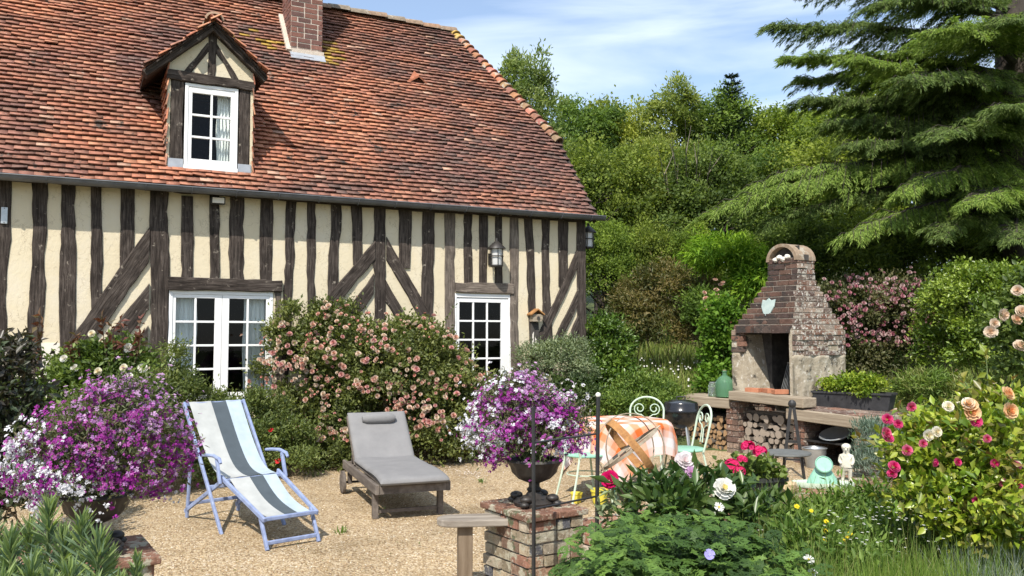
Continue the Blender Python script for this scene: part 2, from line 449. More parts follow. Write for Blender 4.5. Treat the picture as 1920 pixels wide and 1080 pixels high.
# ------------------------------------------------------------------ ground sheets
def ground_sheet():
    xs = np.concatenate([np.linspace(-400, -20, 12), np.linspace(-16, 20, 91), np.linspace(26, 400, 12)])
    ys = np.concatenate([np.linspace(-60, 2, 8), np.linspace(3, 40, 94), np.linspace(48, 900, 14)])
    X, Y = np.meshgrid(xs, ys)
    Z = ground_h(X, np.minimum(Y, 60)) + 0.03 * vnoise(X, Y, 3, 1.2) * smooth(13.2, 15, Y) - 0.01
    V = np.stack([X, Y, Z], -1).reshape(-1, 3)
    nx = len(xs); I = np.arange(len(ys) - 1)[:, None] * nx + np.arange(nx - 1)[None]
    F = np.stack([I, I + 1, I + nx + 1, I + nx], -1).reshape(-1, 4)
    m, nt, b = nmat('meadow'); v = coords(nt)
    c = ramp(nt, noise(nt, v, 2.2, 7, 0.7), [(0.3, (0.035, 0.055, 0.014)), (0.55, (0.075, 0.10, 0.026)), (0.75, (0.13, 0.15, 0.05))])
    nt.links.new(c, b.inputs['Base Color']); b.inputs['Roughness'].default_value = 0.95
    bump(nt, b, noise(nt, v, 22, 6, 0.7), 0.8, 0.05)
    o = link_mesh('ground', np_mesh('ground', V, F, None, True), m)
    tag(o, kind='structure')
ground_sheet()
def gravel():
    m, nt, b = nmat('gravel'); v = coords(nt)
    vo = N(nt, 'ShaderNodeTexVoronoi'); vo.inputs['Scale'].default_value = 85
    nt.links.new(v, vo.inputs['Vector'])
    sp = N(nt, 'ShaderNodeSeparateColor'); nt.links.new(vo.outputs['Color'], sp.inputs[0])
    c = ramp(nt, sp.outputs[0], [(0.0, (0.17, 0.11, 0.06)), (0.3, (0.36, 0.26, 0.145)), (0.65, (0.48, 0.37, 0.225)), (1.0, (0.62, 0.53, 0.40))])
    big = ramp(nt, noise(nt, v, 1.1, 6, 0.7), [(0.3, (0.66, 0.64, 0.60)), (0.5, (0.98, 0.96, 0.94)), (0.7, (1.14, 1.13, 1.12))])
    c = mixc(nt, 1.0, c, big, 'MULTIPLY')
    k = ramp(nt, noise(nt, v, 40, 4, 0.7), [(0.66, (0, 0, 0)), (0.72, (1, 1, 1))])
    c = mixc(nt, k, c, (0.10, 0.075, 0.05))
    nt.links.new(c, b.inputs['Base Color']); b.inputs['Roughness'].default_value = 0.9; b.inputs['Specular IOR Level'].default_value = 0.2
    iv = N(nt, 'ShaderNodeMath'); iv.operation = 'SUBTRACT'; iv.inputs[0].default_value = 1.0
    nt.links.new(vo.outputs['Distance'], iv.inputs[1])
    bump(nt, b, iv.outputs[0], 0.9, 0.012)
    xs = np.linspace(-9.5, 4.6, 60); ys = np.linspace(2.5, 13.0, 50)
    X, Y = np.meshgrid(xs, ys)
    Z = 0.012 + 0.012 * vnoise(X, Y, 5, 2.0)
    V = np.stack([X, Y, Z], -1).reshape(-1, 3)
    I = np.arange(49)[:, None] * 60 + np.arange(59)[None]
    F = np.stack([I, I + 1, I + 61, I + 60], -1).reshape(-1, 4)
    o = link_mesh('gravel_terrace', np_mesh('gravel_terrace', V, F, None, True), m)
    tag(o, kind='structure')
    # loose stones lying on it
    n = 26000
    D = 5.2 + 6.3 * rs.rand(n) ** 1.4
    u = rs.uniform(-0.62, 0.42, n)
    P = np.stack([u * D, D, 0.014 + 0.012 * vnoise(u * D, D, 5, 2.0)], -1)
    s = rs.uniform(0.003, 0.010, n) * (1 + 0.3 * (rs.rand(n) > 0.97))
    base = np.array([(1, 0, 0), (0, 1, 0), (-1, 0, 0), (0, -1, 0), (0, 0, 1), (0, 0, -1)], float) * np.array([1, 0.8, 0.6])
    a = rs.uniform(0, 6.28, n); ca, sa = np.cos(a), np.sin(a)
    jit = base[None] * rs.uniform(0.7, 1.3, (n, 6, 1))
    Vx = jit[..., 0] * ca[:, None] - jit[..., 1] * sa[:, None]; Vy = jit[..., 0] * sa[:, None] + jit[..., 1] * ca[:, None]
    V = P[:, None] + np.stack([Vx, Vy, jit[..., 2]], -1) * s[:, None, None]
    f = np.array([(0, 1, 4), (1, 2, 4), (2, 3, 4), (3, 0, 4), (1, 0, 5), (2, 1, 5), (3, 2, 5), (0, 3, 5)])
    F = (np.arange(n)[:, None, None] * 6 + f[None]).reshape(-1, 3)
    pal = np.array([(0.57, 0.45, 0.29), (0.44, 0.32, 0.19), (0.27, 0.18, 0.11), (0.74, 0.66, 0.53), (0.52, 0.38, 0.22)])
    C = np.repeat(pal[rs.choice(5, n, p=[0.34, 0.26, 0.1, 0.14, 0.16])] * rs.uniform(0.65, 1.05, (n, 1)), 6, 0)
    o = link_mesh('gravel_stones', np_mesh('gravel_stones', V.reshape(-1, 3), F, C, True), attr_mat('stones', 0.9, bstr=0))
    tag(o, 'loose tan gravel stones lying over the terrace', 'gravel', kind='stuff')
gravel()
# ------------------------------------------------------------------ the timber framed house
house = thing('timber_framed_house', 'half-timbered cottage with cream plaster, dark oak beams and a red tiled roof', 'house', HC, math.pi / 2 - HANG)
PIT = R(51); EY, EZ = -0.20, 3.43; RY = 2.8
RZ = EZ + (RY - EY) * math.tan(PIT)
XL = -10.6
def part(name, mb, mat, **k): return mb.build(name, mat, house, **k)

# roof plane helpers: v is the distance up the slope from the eaves
def roof_pt(x, v, off=0.0):
    return np.stack([x, EY + v * math.cos(PIT) - off * math.sin(PIT), EZ + v * math.sin(PIT) + off * math.cos(PIT)], -1)
def hroof(px, py):                            # pixel -> (x, v) on the front roof slope
    r = ray(px, py)
    q = np.array([(r @ HD), (r @ HY), r[2]]); c = CAM - HC; c = np.array([c @ HD, c @ HY, c[2]])
    n_ = np.array([0, -math.sin(PIT), math.cos(PIT)]); p = np.array([0, EY, EZ])
    t = np.dot(p - c, n_) / np.dot(q, n_); h = c + q * t
    return h[0], (h[1] - EY) / math.cos(PIT)
VRIDGE = (RY - EY) / math.cos(PIT)
xe, _ = hroof(1130, 402)
xh, vh = hroof(1058, 268)
xr, vr = hroof(862, 72)
XV = 0.17
XR = xr + (VRIDGE - vr) * (xr - xh) / (vr - vh)
VH = vh
print('roof', xe, xh, vh, xr, vr, 'XR', XR, 'RZ', RZ)
def xlim(v):
    v = np.asarray(v, float)
    return np.where(v < VH, XV, XV + (XR - XV) * (v - VH) / (VRIDGE - VH))
DX0, DX1, DY, DZ0, DZE, DZW, DZA = -6.02, -4.985, 0.0, 3.70, 4.86, 5.04, 5.50     # dormer face
chx, chv = hroof(545, 106); chx1, chv1 = hroof(603, 108)
CX0, CX1 = chx, chx1; CV = (chv + chv1) / 2
CYF = EY + CV * math.cos(PIT); CD = 0.62
print('chimney', CX0, CX1, CV)

def tile_field(P, U, Vd, Nn, nu, v0, v1, expo, tw, u0, u1, keep, pal, seed, thick=0.020, lift=0.049, length=None, sag=None):
    """rows of plain tiles: P origin, U along the row, Vd up the slope, Nn outward; returns verts, faces, colours"""
    q = np.random.RandomState(seed)
    VV = []; CC = []
    nrow = int((v1 - v0) / expo) + 1
    length = length or expo * 1.55
    for i in range(nrow):
        v = v0 + i * expo
        us = np.arange(u0 - tw, u1 + tw, tw) + (0.5 * tw if i % 2 else 0) + q.uniform(-0.008, 0.008)
        k = keep(us, np.full_like(us, v)); us = us[k]
        if not len(us): continue
        n = len(us)
        dv = 0.012 * vnoise(us, us * 0 + i * 3.1, 40 + i % 5, 1.3) + q.normal(0, 0.005, n)
        w = tw * q.uniform(0.985, 1.0, n) / 2
        sg = sag(us, v) if sag is not None else 0
        n0 = lift + q.normal(0, 0.005, n) + sg; n1 = 0.004 + sg
        tl = q.normal(0, 0.006, n)
        c = []
        for (su, vv, nz) in ((-1, 0, 0), (1, 0, 0), (1, 1, 0), (-1, 1, 0), (-1, 0, 1), (1, 0, 1), (1, 1, 1), (-1, 1, 1)):
            uu = us + su * w
            va = v + dv + vv * length + su * tl * (1 - vv)
            nn = np.where(vv, n1, n0) + (nz - 1) * thick * (1.0 if vv == 0 else 0.6)
            c.append(P + uu[:, None] * U + va[:, None] * Vd + nn[:, None] * Nn)
        c += [c[0], c[1], c[5], c[4]]
        VV.append(np.stack(c, 1)); CC.append(pal(us, np.full_like(us, v), q))
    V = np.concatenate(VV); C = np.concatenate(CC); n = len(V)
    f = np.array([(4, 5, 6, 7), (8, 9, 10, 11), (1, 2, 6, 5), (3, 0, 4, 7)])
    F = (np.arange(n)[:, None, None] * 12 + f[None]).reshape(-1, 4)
    C = np.repeat(C[:, None], 12, 1); C[:, 8:] = C[:, 8:] * 0.5          # each tile's lower edge face darker than its top
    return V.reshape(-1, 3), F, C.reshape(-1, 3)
ORG = np.array([(0.44, 0.175, 0.098), (0.50, 0.235, 0.135), (0.37, 0.14, 0.086)])
BRN = np.array([(0.22, 0.105, 0.082), (0.165, 0.088, 0.072), (0.26, 0.13, 0.10), (0.13, 0.09, 0.075)])
def roof_pal(u, v, q):
    n = len(u)
    t = 0.44 + 0.52 * vnoise(u, v, 77, 1.3) + 0.44 * vnoise(u * 1.0, v * 2.4, 78, 3.4) + q.normal(0, 0.085, n)
    t = t + 0.35 * np.exp(-((u + 3.2) / 0.45) ** 2) * (v < 3.4) - 0.20 * smooth(-3.0, -1.5, u) + 0.2 * np.exp(-((u + 4.6) / 0.6) ** 2) - 0.14 * smooth(-5.6, -7, u)
    t = np.clip(t, 0, 1)[:, None]
    a = ORG[q.randint(0, 3, n)] * 0.5 + ORG.mean(0) * 0.5; b_ = BRN[q.randint(0, 4, n)] * 0.6 + BRN.mean(0) * 0.4
    c = a * t + b_ * (1 - t)
    pale = (q.rand(n) < 0.02)[:, None]
    c = np.where(pale, np.array([0.45, 0.27, 0.19]), c)
    moss = np.exp(-((u - (CX1 + 0.12)) / 0.22) ** 2 - ((v - CV - 0.1) / 0.35) ** 2) + 0.8 * np.exp(-((u - CX0 + 0.5) / 0.4) ** 2 - ((v - CV - 0.1) / 0.18) ** 2)
    c = np.where((q.rand(n) < moss * 0.8)[:, None], np.array([0.38, 0.24, 0.05]), c)
    return np.clip(c * q.uniform(0.86, 1.10, (n, 1)) * 0.92, 0, 1)
DVE = (DY - EY) / math.cos(PIT)
def keep_front(u, v):
    k = u < xlim(v) - 0.03
    zc = EZ + v * math.sin(PIT)
    k &= ~((u > DX0 + 0.04) & (u < DX1 - 0.04) & (v > DVE - 0.03) & (zc < DZE - 0.05))
    k &= ~((u > CX0 + 0.02) & (u < CX1 - 0.02) & (v > CV + 0.05) & (v < CV + CD / math.cos(PIT) - 0.1))
    return k
def sag(u, v): return 0.028 * vnoise(u, u * 0 + v, 91, 0.9)
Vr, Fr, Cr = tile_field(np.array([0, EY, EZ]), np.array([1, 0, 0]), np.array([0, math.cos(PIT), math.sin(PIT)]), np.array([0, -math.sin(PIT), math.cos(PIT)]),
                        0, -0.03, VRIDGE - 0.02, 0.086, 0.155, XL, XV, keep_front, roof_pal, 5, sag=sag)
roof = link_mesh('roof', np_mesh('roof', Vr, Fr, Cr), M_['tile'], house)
# boarded deck under the tiles (front with the dormer left open, hip end, rear slope)
dk = MB()
def deck_poly(pts, back=0.05):
    V = [roof_pt(np.array(x), np.array(v), -0.015) for x, v in pts] + [roof_pt(np.array(x), np.array(v), -0.015 - back) for x, v in pts]
    n = len(pts); dk.add(V, [tuple(range(n)), tuple(range(2 * n - 1, n - 1, -1))] + [(i, n + i, n + (i + 1) % n, (i + 1) % n) for i in range(n)])
VD1 = (DZE - EZ) / math.sin(PIT)
deck_poly([(XL, 0), (DX0, 0), (DX0, VRIDGE), (XL, VRIDGE)])
deck_poly([(DX0, 0), (DX1, 0), (DX1, DVE), (DX0, DVE)])
deck_poly([(DX0, VD1), (DX1, VD1), (DX1, VRIDGE), (DX0, VRIDGE)])
deck_poly([(DX1, 0), (XV - 0.02, 0), (XV - 0.02, VH), (XR, VRIDGE), (DX1, VRIDGE)])
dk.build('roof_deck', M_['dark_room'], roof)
rear = MB(); ry2 = 2 * RY - EY
rear.add([(XL, RY, RZ), (XR, RY, RZ), (XV, ry2 - VH * math.cos(PIT), EZ + VH * math.sin(PIT)), (XV, ry2, EZ), (XL, ry2, EZ)], [(0, 1, 2, 3, 4)])
rear.col = (0.24, 0.09, 0.06)
hz_ = EZ + VH * math.sin(PIT)
rear.add([(XR, RY, RZ), (XV, EY + VH * math.cos(PIT), hz_), (XV, ry2 - VH * math.cos(PIT), hz_)], [(0, 1, 2)])
rear.c = [(0.24, 0.09, 0.06)] * len(rear.v)
rear.build('rear_slope', M_['tile'], roof, colour=True)
# ridge and hip caps: half-round tiles bedded in mortar
rt = MB()
def half_round(mb, p, q, r0, r1, col, n=8):
    p, q = Vector(p), Vector(q); d = (q - p).normalized(); s = Vector((0, 0, 1)).cross(d).normalized(); u = d.cross(s)
    mb.col = col; V = []
    for P, rr in ((p, r0), (q, r1)):
        for k in range(n + 1):
            t = math.pi * k / n
            V.append(P + s * math.cos(t) * rr + u * (math.sin(t) * rr * 0.85 - 0.05))
    for P, rr in ((p, r0 - 0.02), (q, r1 - 0.02)):
        for k in range(n + 1):
            t = math.pi * k / n
            V.append(P + s * math.cos(t) * rr + u * (math.sin(t) * rr * 0.85 - 0.06))
    m = n + 1; F = [(k, k + 1, m + k + 1, m + k) for k in range(n)] + [(k, 2 * m + k, 2 * m + k + 1, k + 1) for k in range(n)] + [(m + k, m + k + 1, 3 * m + k + 1, 3 * m + k) for k in range(n)]
    mb.add(V, F)
x = XR + 0.05
while x > XL:
    t = random.random(); c = tuple(a * t + b_ * (1 - t) for a, b_ in zip((0.27, 0.16, 0.10), (0.20, 0.17, 0.13)))
    dz = 0.02 * math.sin(x * 1.7) + random.uniform(-0.012, 0.012)
    half_round(rt, (x, RY, RZ + dz + 0.02), (x - 0.36, RY, RZ + dz + 0.02), 0.135, 0.115, c); x -= 0.33
h0 = np.array([XV - 0.02, EY + VH * math.cos(PIT), EZ + VH * math.sin(PIT)]); h1 = np.array([XR, RY, RZ])
nh = 22; L = np.linalg.norm(h1 - h0); dh = (h1 - h0) / L
for i in range(nh):
    a = h0 + dh * (L * i / nh - 0.02); b2 = h0 + dh * (L * (i + 1) / nh + 0.05)
    t = random.random(); c = tuple((a_ * t + b_ * (1 - t)) * random.uniform(0.8, 1.2) for a_, b_ in zip((0.40, 0.20, 0.11), (0.22, 0.12, 0.08)))
    if i > nh - 3: c = (0.42, 0.28, 0.08)
    half_round(rt, tuple(a + np.array([0, 0, 0.045])), tuple(b2 + np.array([0, 0, 0.01])), 0.125, 0.085, c)
rt.build('ridge_tile', M_['ridge_tile'], roof, colour=True, smooth_=True)
mb = MB(); x = XL
vg = MB(); vg.box(XV - 0.03, XV + 0.012, 0, 0.02, 0, 0.02)
# verge board below the right end of the tiles
v = MB(); a = roof_pt(np.array(XV - 0.01), np.array(0.0), -0.07); b2 = roof_pt(np.array(XV - 0.01), np.array(VH), -0.07)
v.bar(a, b2, 0.03, 0.12); part('verge_board', v, M_['oak'])
# small roof vent tile
vx, vv = hroof(783, 156)
vt = MB(); vt.col = (0.30, 0.11, 0.06); p = roof_pt(np.array(vx), np.array(vv), 0.02); up = roof_pt(np.array(vx), np.array(vv + 0.30), 0.03)
fr_ = p + np.array([0, -0.05, 0.10])
vt.add([p + np.array([-0.17, 0, 0]), fr_, p + np.array([0.17, 0, 0]), up, p + np.array([-0.17, 0, -0.03]), fr_ + np.array([0, 0, -0.03]), p + np.array([0.17, 0, -0.03])], [(0, 1, 3), (1, 2, 3), (0, 4, 5, 1), (1, 5, 6, 2)])
vt.build('vent_tile', M_['tile'], roof, colour=True)

# walls: plaster panels around the openings, gable and rear
W1 = hl(316, 546); W2 = hl(513, 546); D1 = hl(849, 551); D2 = hl(960, 551)
WX0, WX1, WZ1, WZ0 = W1[0], W2[0], 2.165, 0.80
OX0, OX1, OZ1, OZ0 = D1[0], D2[0], 2.21, 0.02
wl = MB()
T = 0.30; TOP = 3.50
wl.box(XL, WX0, 0, T, 0, TOP); wl.box(WX0, WX1, 0, T, 0, WZ0); wl.box(WX0, WX1, 0, T, WZ1, TOP)
wl.box(WX1, OX0, 0, T, 0, TOP); wl.box(OX0, OX1, 0, T, OZ1, TOP); wl.box(OX1, -0.003, 0, T, 0, TOP)
wl.box(-T, -0.004, T, 2 * RY, 0, TOP); wl.box(XL, -T, 2 * RY - T, 2 * RY, 0, TOP); wl.box(XL, XL + T, T, 2 * RY - T, 0, TOP)
g = [(T + 0.0, TOP), (2 * RY - 0.0, TOP), (2 * RY + 0.35 - VH * math.cos(PIT) - 0.1, hz_ - 0.1), (EY + VH * math.cos(PIT) + 0.1, hz_ - 0.1)]
Mx = Matrix.Rotation(R(90), 4, 'Z')
wl.add([(-0.004, y, z) for y, z in g] + [(-T, y, z) for y, z in g], [(0, 1, 2, 3), (7, 6, 5, 4), (0, 4, 5, 1), (1, 5, 6, 2), (2, 6, 7, 3), (3, 7, 4, 0)])
wl.add([(XL, y, z) for y, z in [(0, TOP), (2 * RY, TOP), (RY, RZ - 0.1)]], [(0, 1, 2)])
part('wall', wl, M_['plaster'])
pl = MB(); b = hl(60, 643)
pl.box(XL, hl(150, 660)[0], -0.012, 0.0, 0.0, 1.52); part('plinth', pl, M_['limewash'])
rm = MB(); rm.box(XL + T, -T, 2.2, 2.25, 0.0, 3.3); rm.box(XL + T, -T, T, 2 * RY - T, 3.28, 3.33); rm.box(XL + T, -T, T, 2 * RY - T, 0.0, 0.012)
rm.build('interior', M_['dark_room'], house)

# oak frame
bidx = [0]
def beam(name, x0, z0, x1, z1, w0, w1, mat='oak', proud=0.016, depth=0.10, wob=1.0, y=0.0, cut=False):
    L = math.hypot(x1 - x0, z1 - z0); n = max(4, int(L / 0.11))
    bidx[0] += 1; pr = proud + (bidx[0] % 9) * 0.0011
    q = np.random.RandomState(bidx[0] * 13 + 5)
    mb = MB(); V = []; F = []; wob *= 0.75; cot = 1 / math.tan(math.atan2(x1 - x0, z1 - z0)) if cut else 0
    cx = np.cumsum(q.normal(0, 0.0035 * wob, n + 1)); cx -= np.linspace(cx[0], cx[-1], n + 1)
    el = np.cumsum(q.normal(0, 0.004 * wob, n + 1)); el -= np.linspace(el[0], el[-1], n + 1)
    er = np.cumsum(q.normal(0, 0.004 * wob, n + 1)); er -= np.linspace(er[0], er[-1], n + 1)
    for i in range(n + 1):
        t = i / n; w = w0 + (w1 - w0) * t
        a = -w / 2 + cx[i] + el[i] + (q.rand() < 0.08) * 0.012; c = w / 2 + cx[i] + er[i] - (q.rand() < 0.08) * 0.012
        z = L * t; f = -pr + q.normal(0, 0.0015); e = 0.008
        V += [(a, depth, z), (a, f + e, z), (a + e, f, z), ((a + c) / 2, f - 0.002, z), (c - e, f, z), (c, f + e, z), (c, depth, z)]
        if cut and i == n: V[-7:] = [(p_[0], p_[1], L - p_[0] * cot) for p_ in V[-7:]]
        if cut and i == n - 1: V[-7:] = [(p_[0], p_[1], min(p_[2], L - abs(p_[0] * cot) - 0.01) if False else p_[2] - p_[0] * cot * 0.5) for p_ in V[-7:]]
    for i in range(n):
        for k in range(6): F.append((i * 7 + k, i * 7 + k + 1, (i + 1) * 7 + k + 1, (i + 1) * 7 + k))
    F += [tuple(range(7)), tuple(n * 7 + k for k in range(6, -1, -1))]
    mb.add(V, F)
    o = mb.build(name, M_[mat], house)
    o.location = (x0, y, z0); o.rotation_euler = (0, math.atan2(x1 - x0, z1 - z0), 0)
    return o
ZT = 3.47
def post(l0, r0, ptop, l1, r1, pbot, mat='oak', wob=1.0, zt=None, zb=None, name='post'):
    a, b = hl(l0, ptop), hl(r0, ptop); c, d = hl(l1, pbot), hl(r1, pbot)
    xt, xb = (a[0] + b[0]) / 2, (c[0] + d[0]) / 2; z0 = (c[2] + d[2]) / 2; z1 = (a[2] + b[2]) / 2
    wt, wb = b[0] - a[0], d[0] - c[0]
    if zt is not None: xt += (xt - xb) / (z1 - z0) * (zt - z1); z1 = zt
    if zb is not None: xb += (xb - xt) / (z1 - z0) * (z0 - zb); z0 = zb
    beam(name, xb, z0, xt, z1, wb, wt, mat, wob=wob)
post(-32, 24, 345, -38, 15, 690, zt=ZT, zb=0.5, wob=2)
post(58.5, 89.5, 348, 48, 77, 690, zt=ZT, zb=1.17, wob=2)
post(115, 142, 350, 112, 141, 653, zt=ZT, zb=0.4)
post(169, 190.5, 352, 171, 191, 579, zt=ZT)
post(225, 253, 352, 224, 250, 512, zt=ZT)
post(281, 317, 360, 277.5, 313, 690, zt=ZT, zb=0.3, wob=1.5)
post(340, 362, 371, 339, 361, 512, zt=3.34, zb=2.31)
post(393, 411, 372, 393, 411, 516, zt=ZT, zb=2.31)
post(431, 459, 374, 431, 458, 517, zt=ZT, zb=2.31, wob=2)
post(488, 511, 376, 486, 509, 520, zt=ZT, zb=2.31)
post(536, 555.5, 380, 530, 545, 585, zt=ZT, zb=0.4)
post(576, 592, 383, 575.5, 591, 580, zt=ZT, zb=0.4)
post(622, 640, 384, 614, 634, 560, zt=ZT, wob=3)
post(657.6, 679, 386, 661.7, 679, 497, zt=ZT)
post(703, 724, 389, 699, 721, 590, zt=ZT, zb=0.4, wob=1.6)
post(746.7, 772, 392, 747, 768, 503, zt=ZT)
post(792, 814.5, 395, 789.5, 810, 590, zt=ZT, zb=0.4)
post(833, 853, 398, 834, 852, 690, mat='oak_grey', zt=ZT, zb=0.0)
post(870, 885, 401, 870, 886, 525, zt=ZT, zb=2.36)
post(898, 914, 402, 898, 912, 526, zt=ZT, zb=2.36)
post(928, 941, 403, 928, 942, 526, zt=ZT, zb=2.36)
post(955.6, 971, 404, 958, 974, 690, mat='oak_grey', zt=ZT, zb=0.0)
post(982, 997, 405, 989, 1003, 586, zt=ZT, zb=0.3)
post(1014, 1029, 407, 1019, 1033, 597, zt=ZT, zb=0.3, wob=1.5)
post(1046, 1065, 408, 1047, 1063, 538, zt=ZT)
post(1080, 1096, 410, 1082.5, 1098, 658, zt=ZT, zb=0.0)
post(513.5, 528, 546, 513.5, 528, 690, mat='oak_grey', zb=0.4)
for x_ in (-8.55, -9.1, -9.65, -10.2): beam('post', x_, 0.3, x_ + 0.02, ZT, 0.19, 0.18)
def brace(px0, py0, px1, py1, wpx):
    a, b = hl(px0, py0), hl(px1, py1); w = wpx / FPX * 11.3
    beam('brace', b[0], b[2], a[0], a[2], w, w, proud=0.030, wob=1.2, cut=True)
brace(280, 458, 128, 672, 32); brace(279, 556, 178, 684, 26); brace(277, 634, 236, 688, 24)
brace(702, 470, 590, 604, 24); brace(700, 532, 640, 616, 23); brace(724, 466, 802, 604, 24); brace(722, 545, 757, 606, 22)
brace(1081, 486, 1000, 668, 19); brace(1081, 560, 1030, 668, 16); brace(1083, 606, 1056, 668, 15)
a, b = hl(315, 532), hl(528, 533)
o = beam('lintel', a[0], 2.245, b[0], 2.245, 0.165, 0.15, 'oak', proud=0.05, depth=0.12)
a, b = hl(853, 536), hl(961, 538)
beam('lintel', a[0], 2.292, b[0], 2.292, 0.145, 0.15, 'oak_grey', proud=0.035, depth=0.12)
beam('sill_beam', XL, 0.30, -0.05, 0.30, 0.20, 0.20, 'oak_grey', proud=0.03)
beam('wall_plate', XL, 3.42, -0.05, 3.42, 0.13, 0.13, 'oak', proud=0.03)
for i, yy in enumerate([0.0, 0.75, 1.5, 2.25, 3.0, 3.75, 4.5, 5.25]):      # posts on the gable end
    w = MB(); w.box(0, 0.018 + 0.001 * i, yy + 0.02, yy + 0.19, 0, TOP + 0.1); w.build('post', M_['oak'], house)

# gutter: half-round zinc with joints and brackets
gt = MB(); m_ = 10; gx0, gx1 = XL, XV + 0.06
zg = lambda x: EZ - 0.02 + 0.004 * (x + 4)
V = []; F = []
for x in (gx0, gx1):
    for k in range(m_ + 1):
        t = math.pi + math.pi * k / m_; V.append((x, EY - 0.075 + 0.062 * math.cos(t), zg(x) + 0.062 * math.sin(t)))
    for k in range(m_ + 1):
        t = math.pi + math.pi * k / m_; V.append((x, EY - 0.075 + 0.057 * math.cos(t), zg(x) + 0.057 * math.sin(t)))
q = 2 * (m_ + 1)
for k in range(m_):
    F += [(k, k + 1, q + k + 1, q + k), (m_ + 1 + k, q + m_ + 1 + k, q + m_ + 2 + k, m_ + 2 + k), (k, m_ + 1 + k, m_ + 2 + k, k + 1), (q + k, q + k + 1, q + m_ + 2 + k, q + m_ + 1 + k)]
gt.add(V, F)
gt.tube([(gx0, EY - 0.14, zg(gx0) + 0.002), (gx1, EY - 0.14, zg(gx1) + 0.002)], 0.009)
gt.tube([(gx1, EY - 0.075, zg(gx1) - 0.03), (gx1 + 0.012, EY - 0.075, zg(gx1) - 0.03)], 0.035, 12)
gutter = part('gutter', gt, M_['zinc'], smooth_=True)
x = gx1 - 0.25
while x > gx0 + 2.2:
    br = MB()
    for k in range(m_):
        t0 = math.pi + math.pi * k / m_; t1 = math.pi + math.pi * (k + 1) / m_
        br.bar((x, EY - 0.075 + 0.066 * math.cos(t0), zg(x) + 0.066 * math.sin(t0)), (x, EY - 0.075 + 0.066 * math.cos(t1), zg(x) + 0.066 * math.sin(t1)), 0.02, 0.005, (1, 0, 0))
    br.build('gutter_bracket', M_['zinc'], gutter)
    x -= 0.52
fs = MB(); fs.box(XL, XV - 0.03, EY + 0.005, EY + 0.03, EZ - 0.07, EZ - 0.02); part('fascia', fs, M_['oak'])
so_ = MB(); so_.box(XL, XV - 0.04, EY + 0.03, 0.0, EZ + 0.03, EZ + 0.05); part('soffit', so_, M_['oak'])

# windows and door
def frame_bars(mb, x0, x1, z0, z1, w, y0, y1):
    mb.box(x0, x0 + w, y0, y1, z0, z1); mb.box(x1 - w, x1, y0, y1, z0, z1)
    mb.box(x0 + w, x1 - w, y0, y1, z1 - w, z1); mb.box(x0 + w, x1 - w, y0, y1, z0, z0 + w)
def sash(parent, x0, x1, z0, z1, cols, rows, st, top, y=0.0, botw=None, name='sash', stl=None, strr=None):
    mb = MB(); d0, d1 = y - 0.022, y + 0.022; botw = botw or top; stl = stl or st; strr = strr or st
    mb.box(x0, x0 + stl, d0, d1, z0, z1); mb.box(x1 - strr, x1, d0, d1, z0, z1)
    mb.box(x0 + stl, x1 - strr, d0, d1, z1 - top, z1); mb.box(x0 + stl, x1 - strr, d0, d1, z0, z0 + botw)
    gx0, gx1, gz0, gz1 = x0 + stl, x1 - strr, z0 + botw, z1 - top
    for i in range(1, cols):
        x = gx0 + (gx1 - gx0) * i / cols; mb.box(x - 0.013, x + 0.013, d0 + 0.004, d1 - 0.004, gz0, gz1)
    zs = [gz0 + (gz1 - gz0) * j / rows for j in range(1, rows)]
    xs_ = [gx0] + [gx0 + (gx1 - gx0) * i / cols for i in range(1, cols)] + [gx1]
    for z in zs:
        for i in range(cols):
            mb.box(xs_[i] + (0.013 if i else 0), xs_[i + 1] - (0.013 if i < cols - 1 else 0), d0 + 0.004, d1 - 0.004, z - 0.013, z + 0.013)
    o = mb.build(name, M_['white_paint'], parent, bevel=0.003)
    gl = MB(); gl.add([(gx0 - 0.003, y, gz0 - 0.003), (gx1 + 0.003, y, gz0 - 0.003), (gx1 + 0.003, y, gz1 + 0.003), (gx0 - 0.003, y, gz1 + 0.003)], [(0, 1, 2, 3)])
    gl.build('pane', M_['glass'], parent)
    return o
def curtain(parent, x0, x1, z0, z1, y, seed):
    q = np.random.RandomState(seed); n, m = 40, 14; V = []
    for j in range(m + 1):
        for i in range(n + 1):
            t = i / n; s = j / m
            xx = x0 + (x1 - x0) * t; V.append((xx + 0.008 * math.sin(9 * s + t * 5), y + 0.030 * math.sin(t * 34 + 0.8 * math.sin(s * 4)) * (0.5 + 0.5 * s) + 0.012 * math.sin(t * 71), z1 + (z0 - z1) * s))
    I = np.arange(m)[:, None] * (n + 1) + np.arange(n)[None]
    F = np.stack([I, I + 1, I + n + 2, I + n + 1], -1).reshape(-1, 4)
    link_mesh('curtain', np_mesh('curtain', V, F, None, True), M_['curtain'], parent)
fw = MB(); frame_bars(fw, WX0 + 0.006, WX1 - 0.006, WZ0, WZ1, 0.045, -0.005, 0.075)
fw.box(WX0, WX1, -0.05, -0.005, WZ0 - 0.04, WZ0 + 0.01)
win = fw.build('window', M_['white_paint'], house, bevel=0.003)
wm = (WX0 + WX1) / 2
sash(win, WX0 + 0.053, wm - 0.002, WZ0 + 0.047, WZ1 - 0.047, 2, 4, 0.036, 0.045, y=0.028, strr=0.085)
sash(win, wm + 0.002, WX1 - 0.053, WZ0 + 0.047, WZ1 - 0.047, 2, 4, 0.036, 0.045, y=0.028, stl=0.085)
curtain(win, WX0 + 0.05, WX0 + 0.35, WZ0, WZ1 - 0.03, 0.14, 1); curtain(win, WX1 - 0.35, WX1 - 0.05, WZ0, WZ1 - 0.03, 0.14, 2)
fd = MB(); frame_bars(fd, OX0 + 0.004, OX1 - 0.004, OZ0, OZ1, 0.055, -0.005, 0.085)
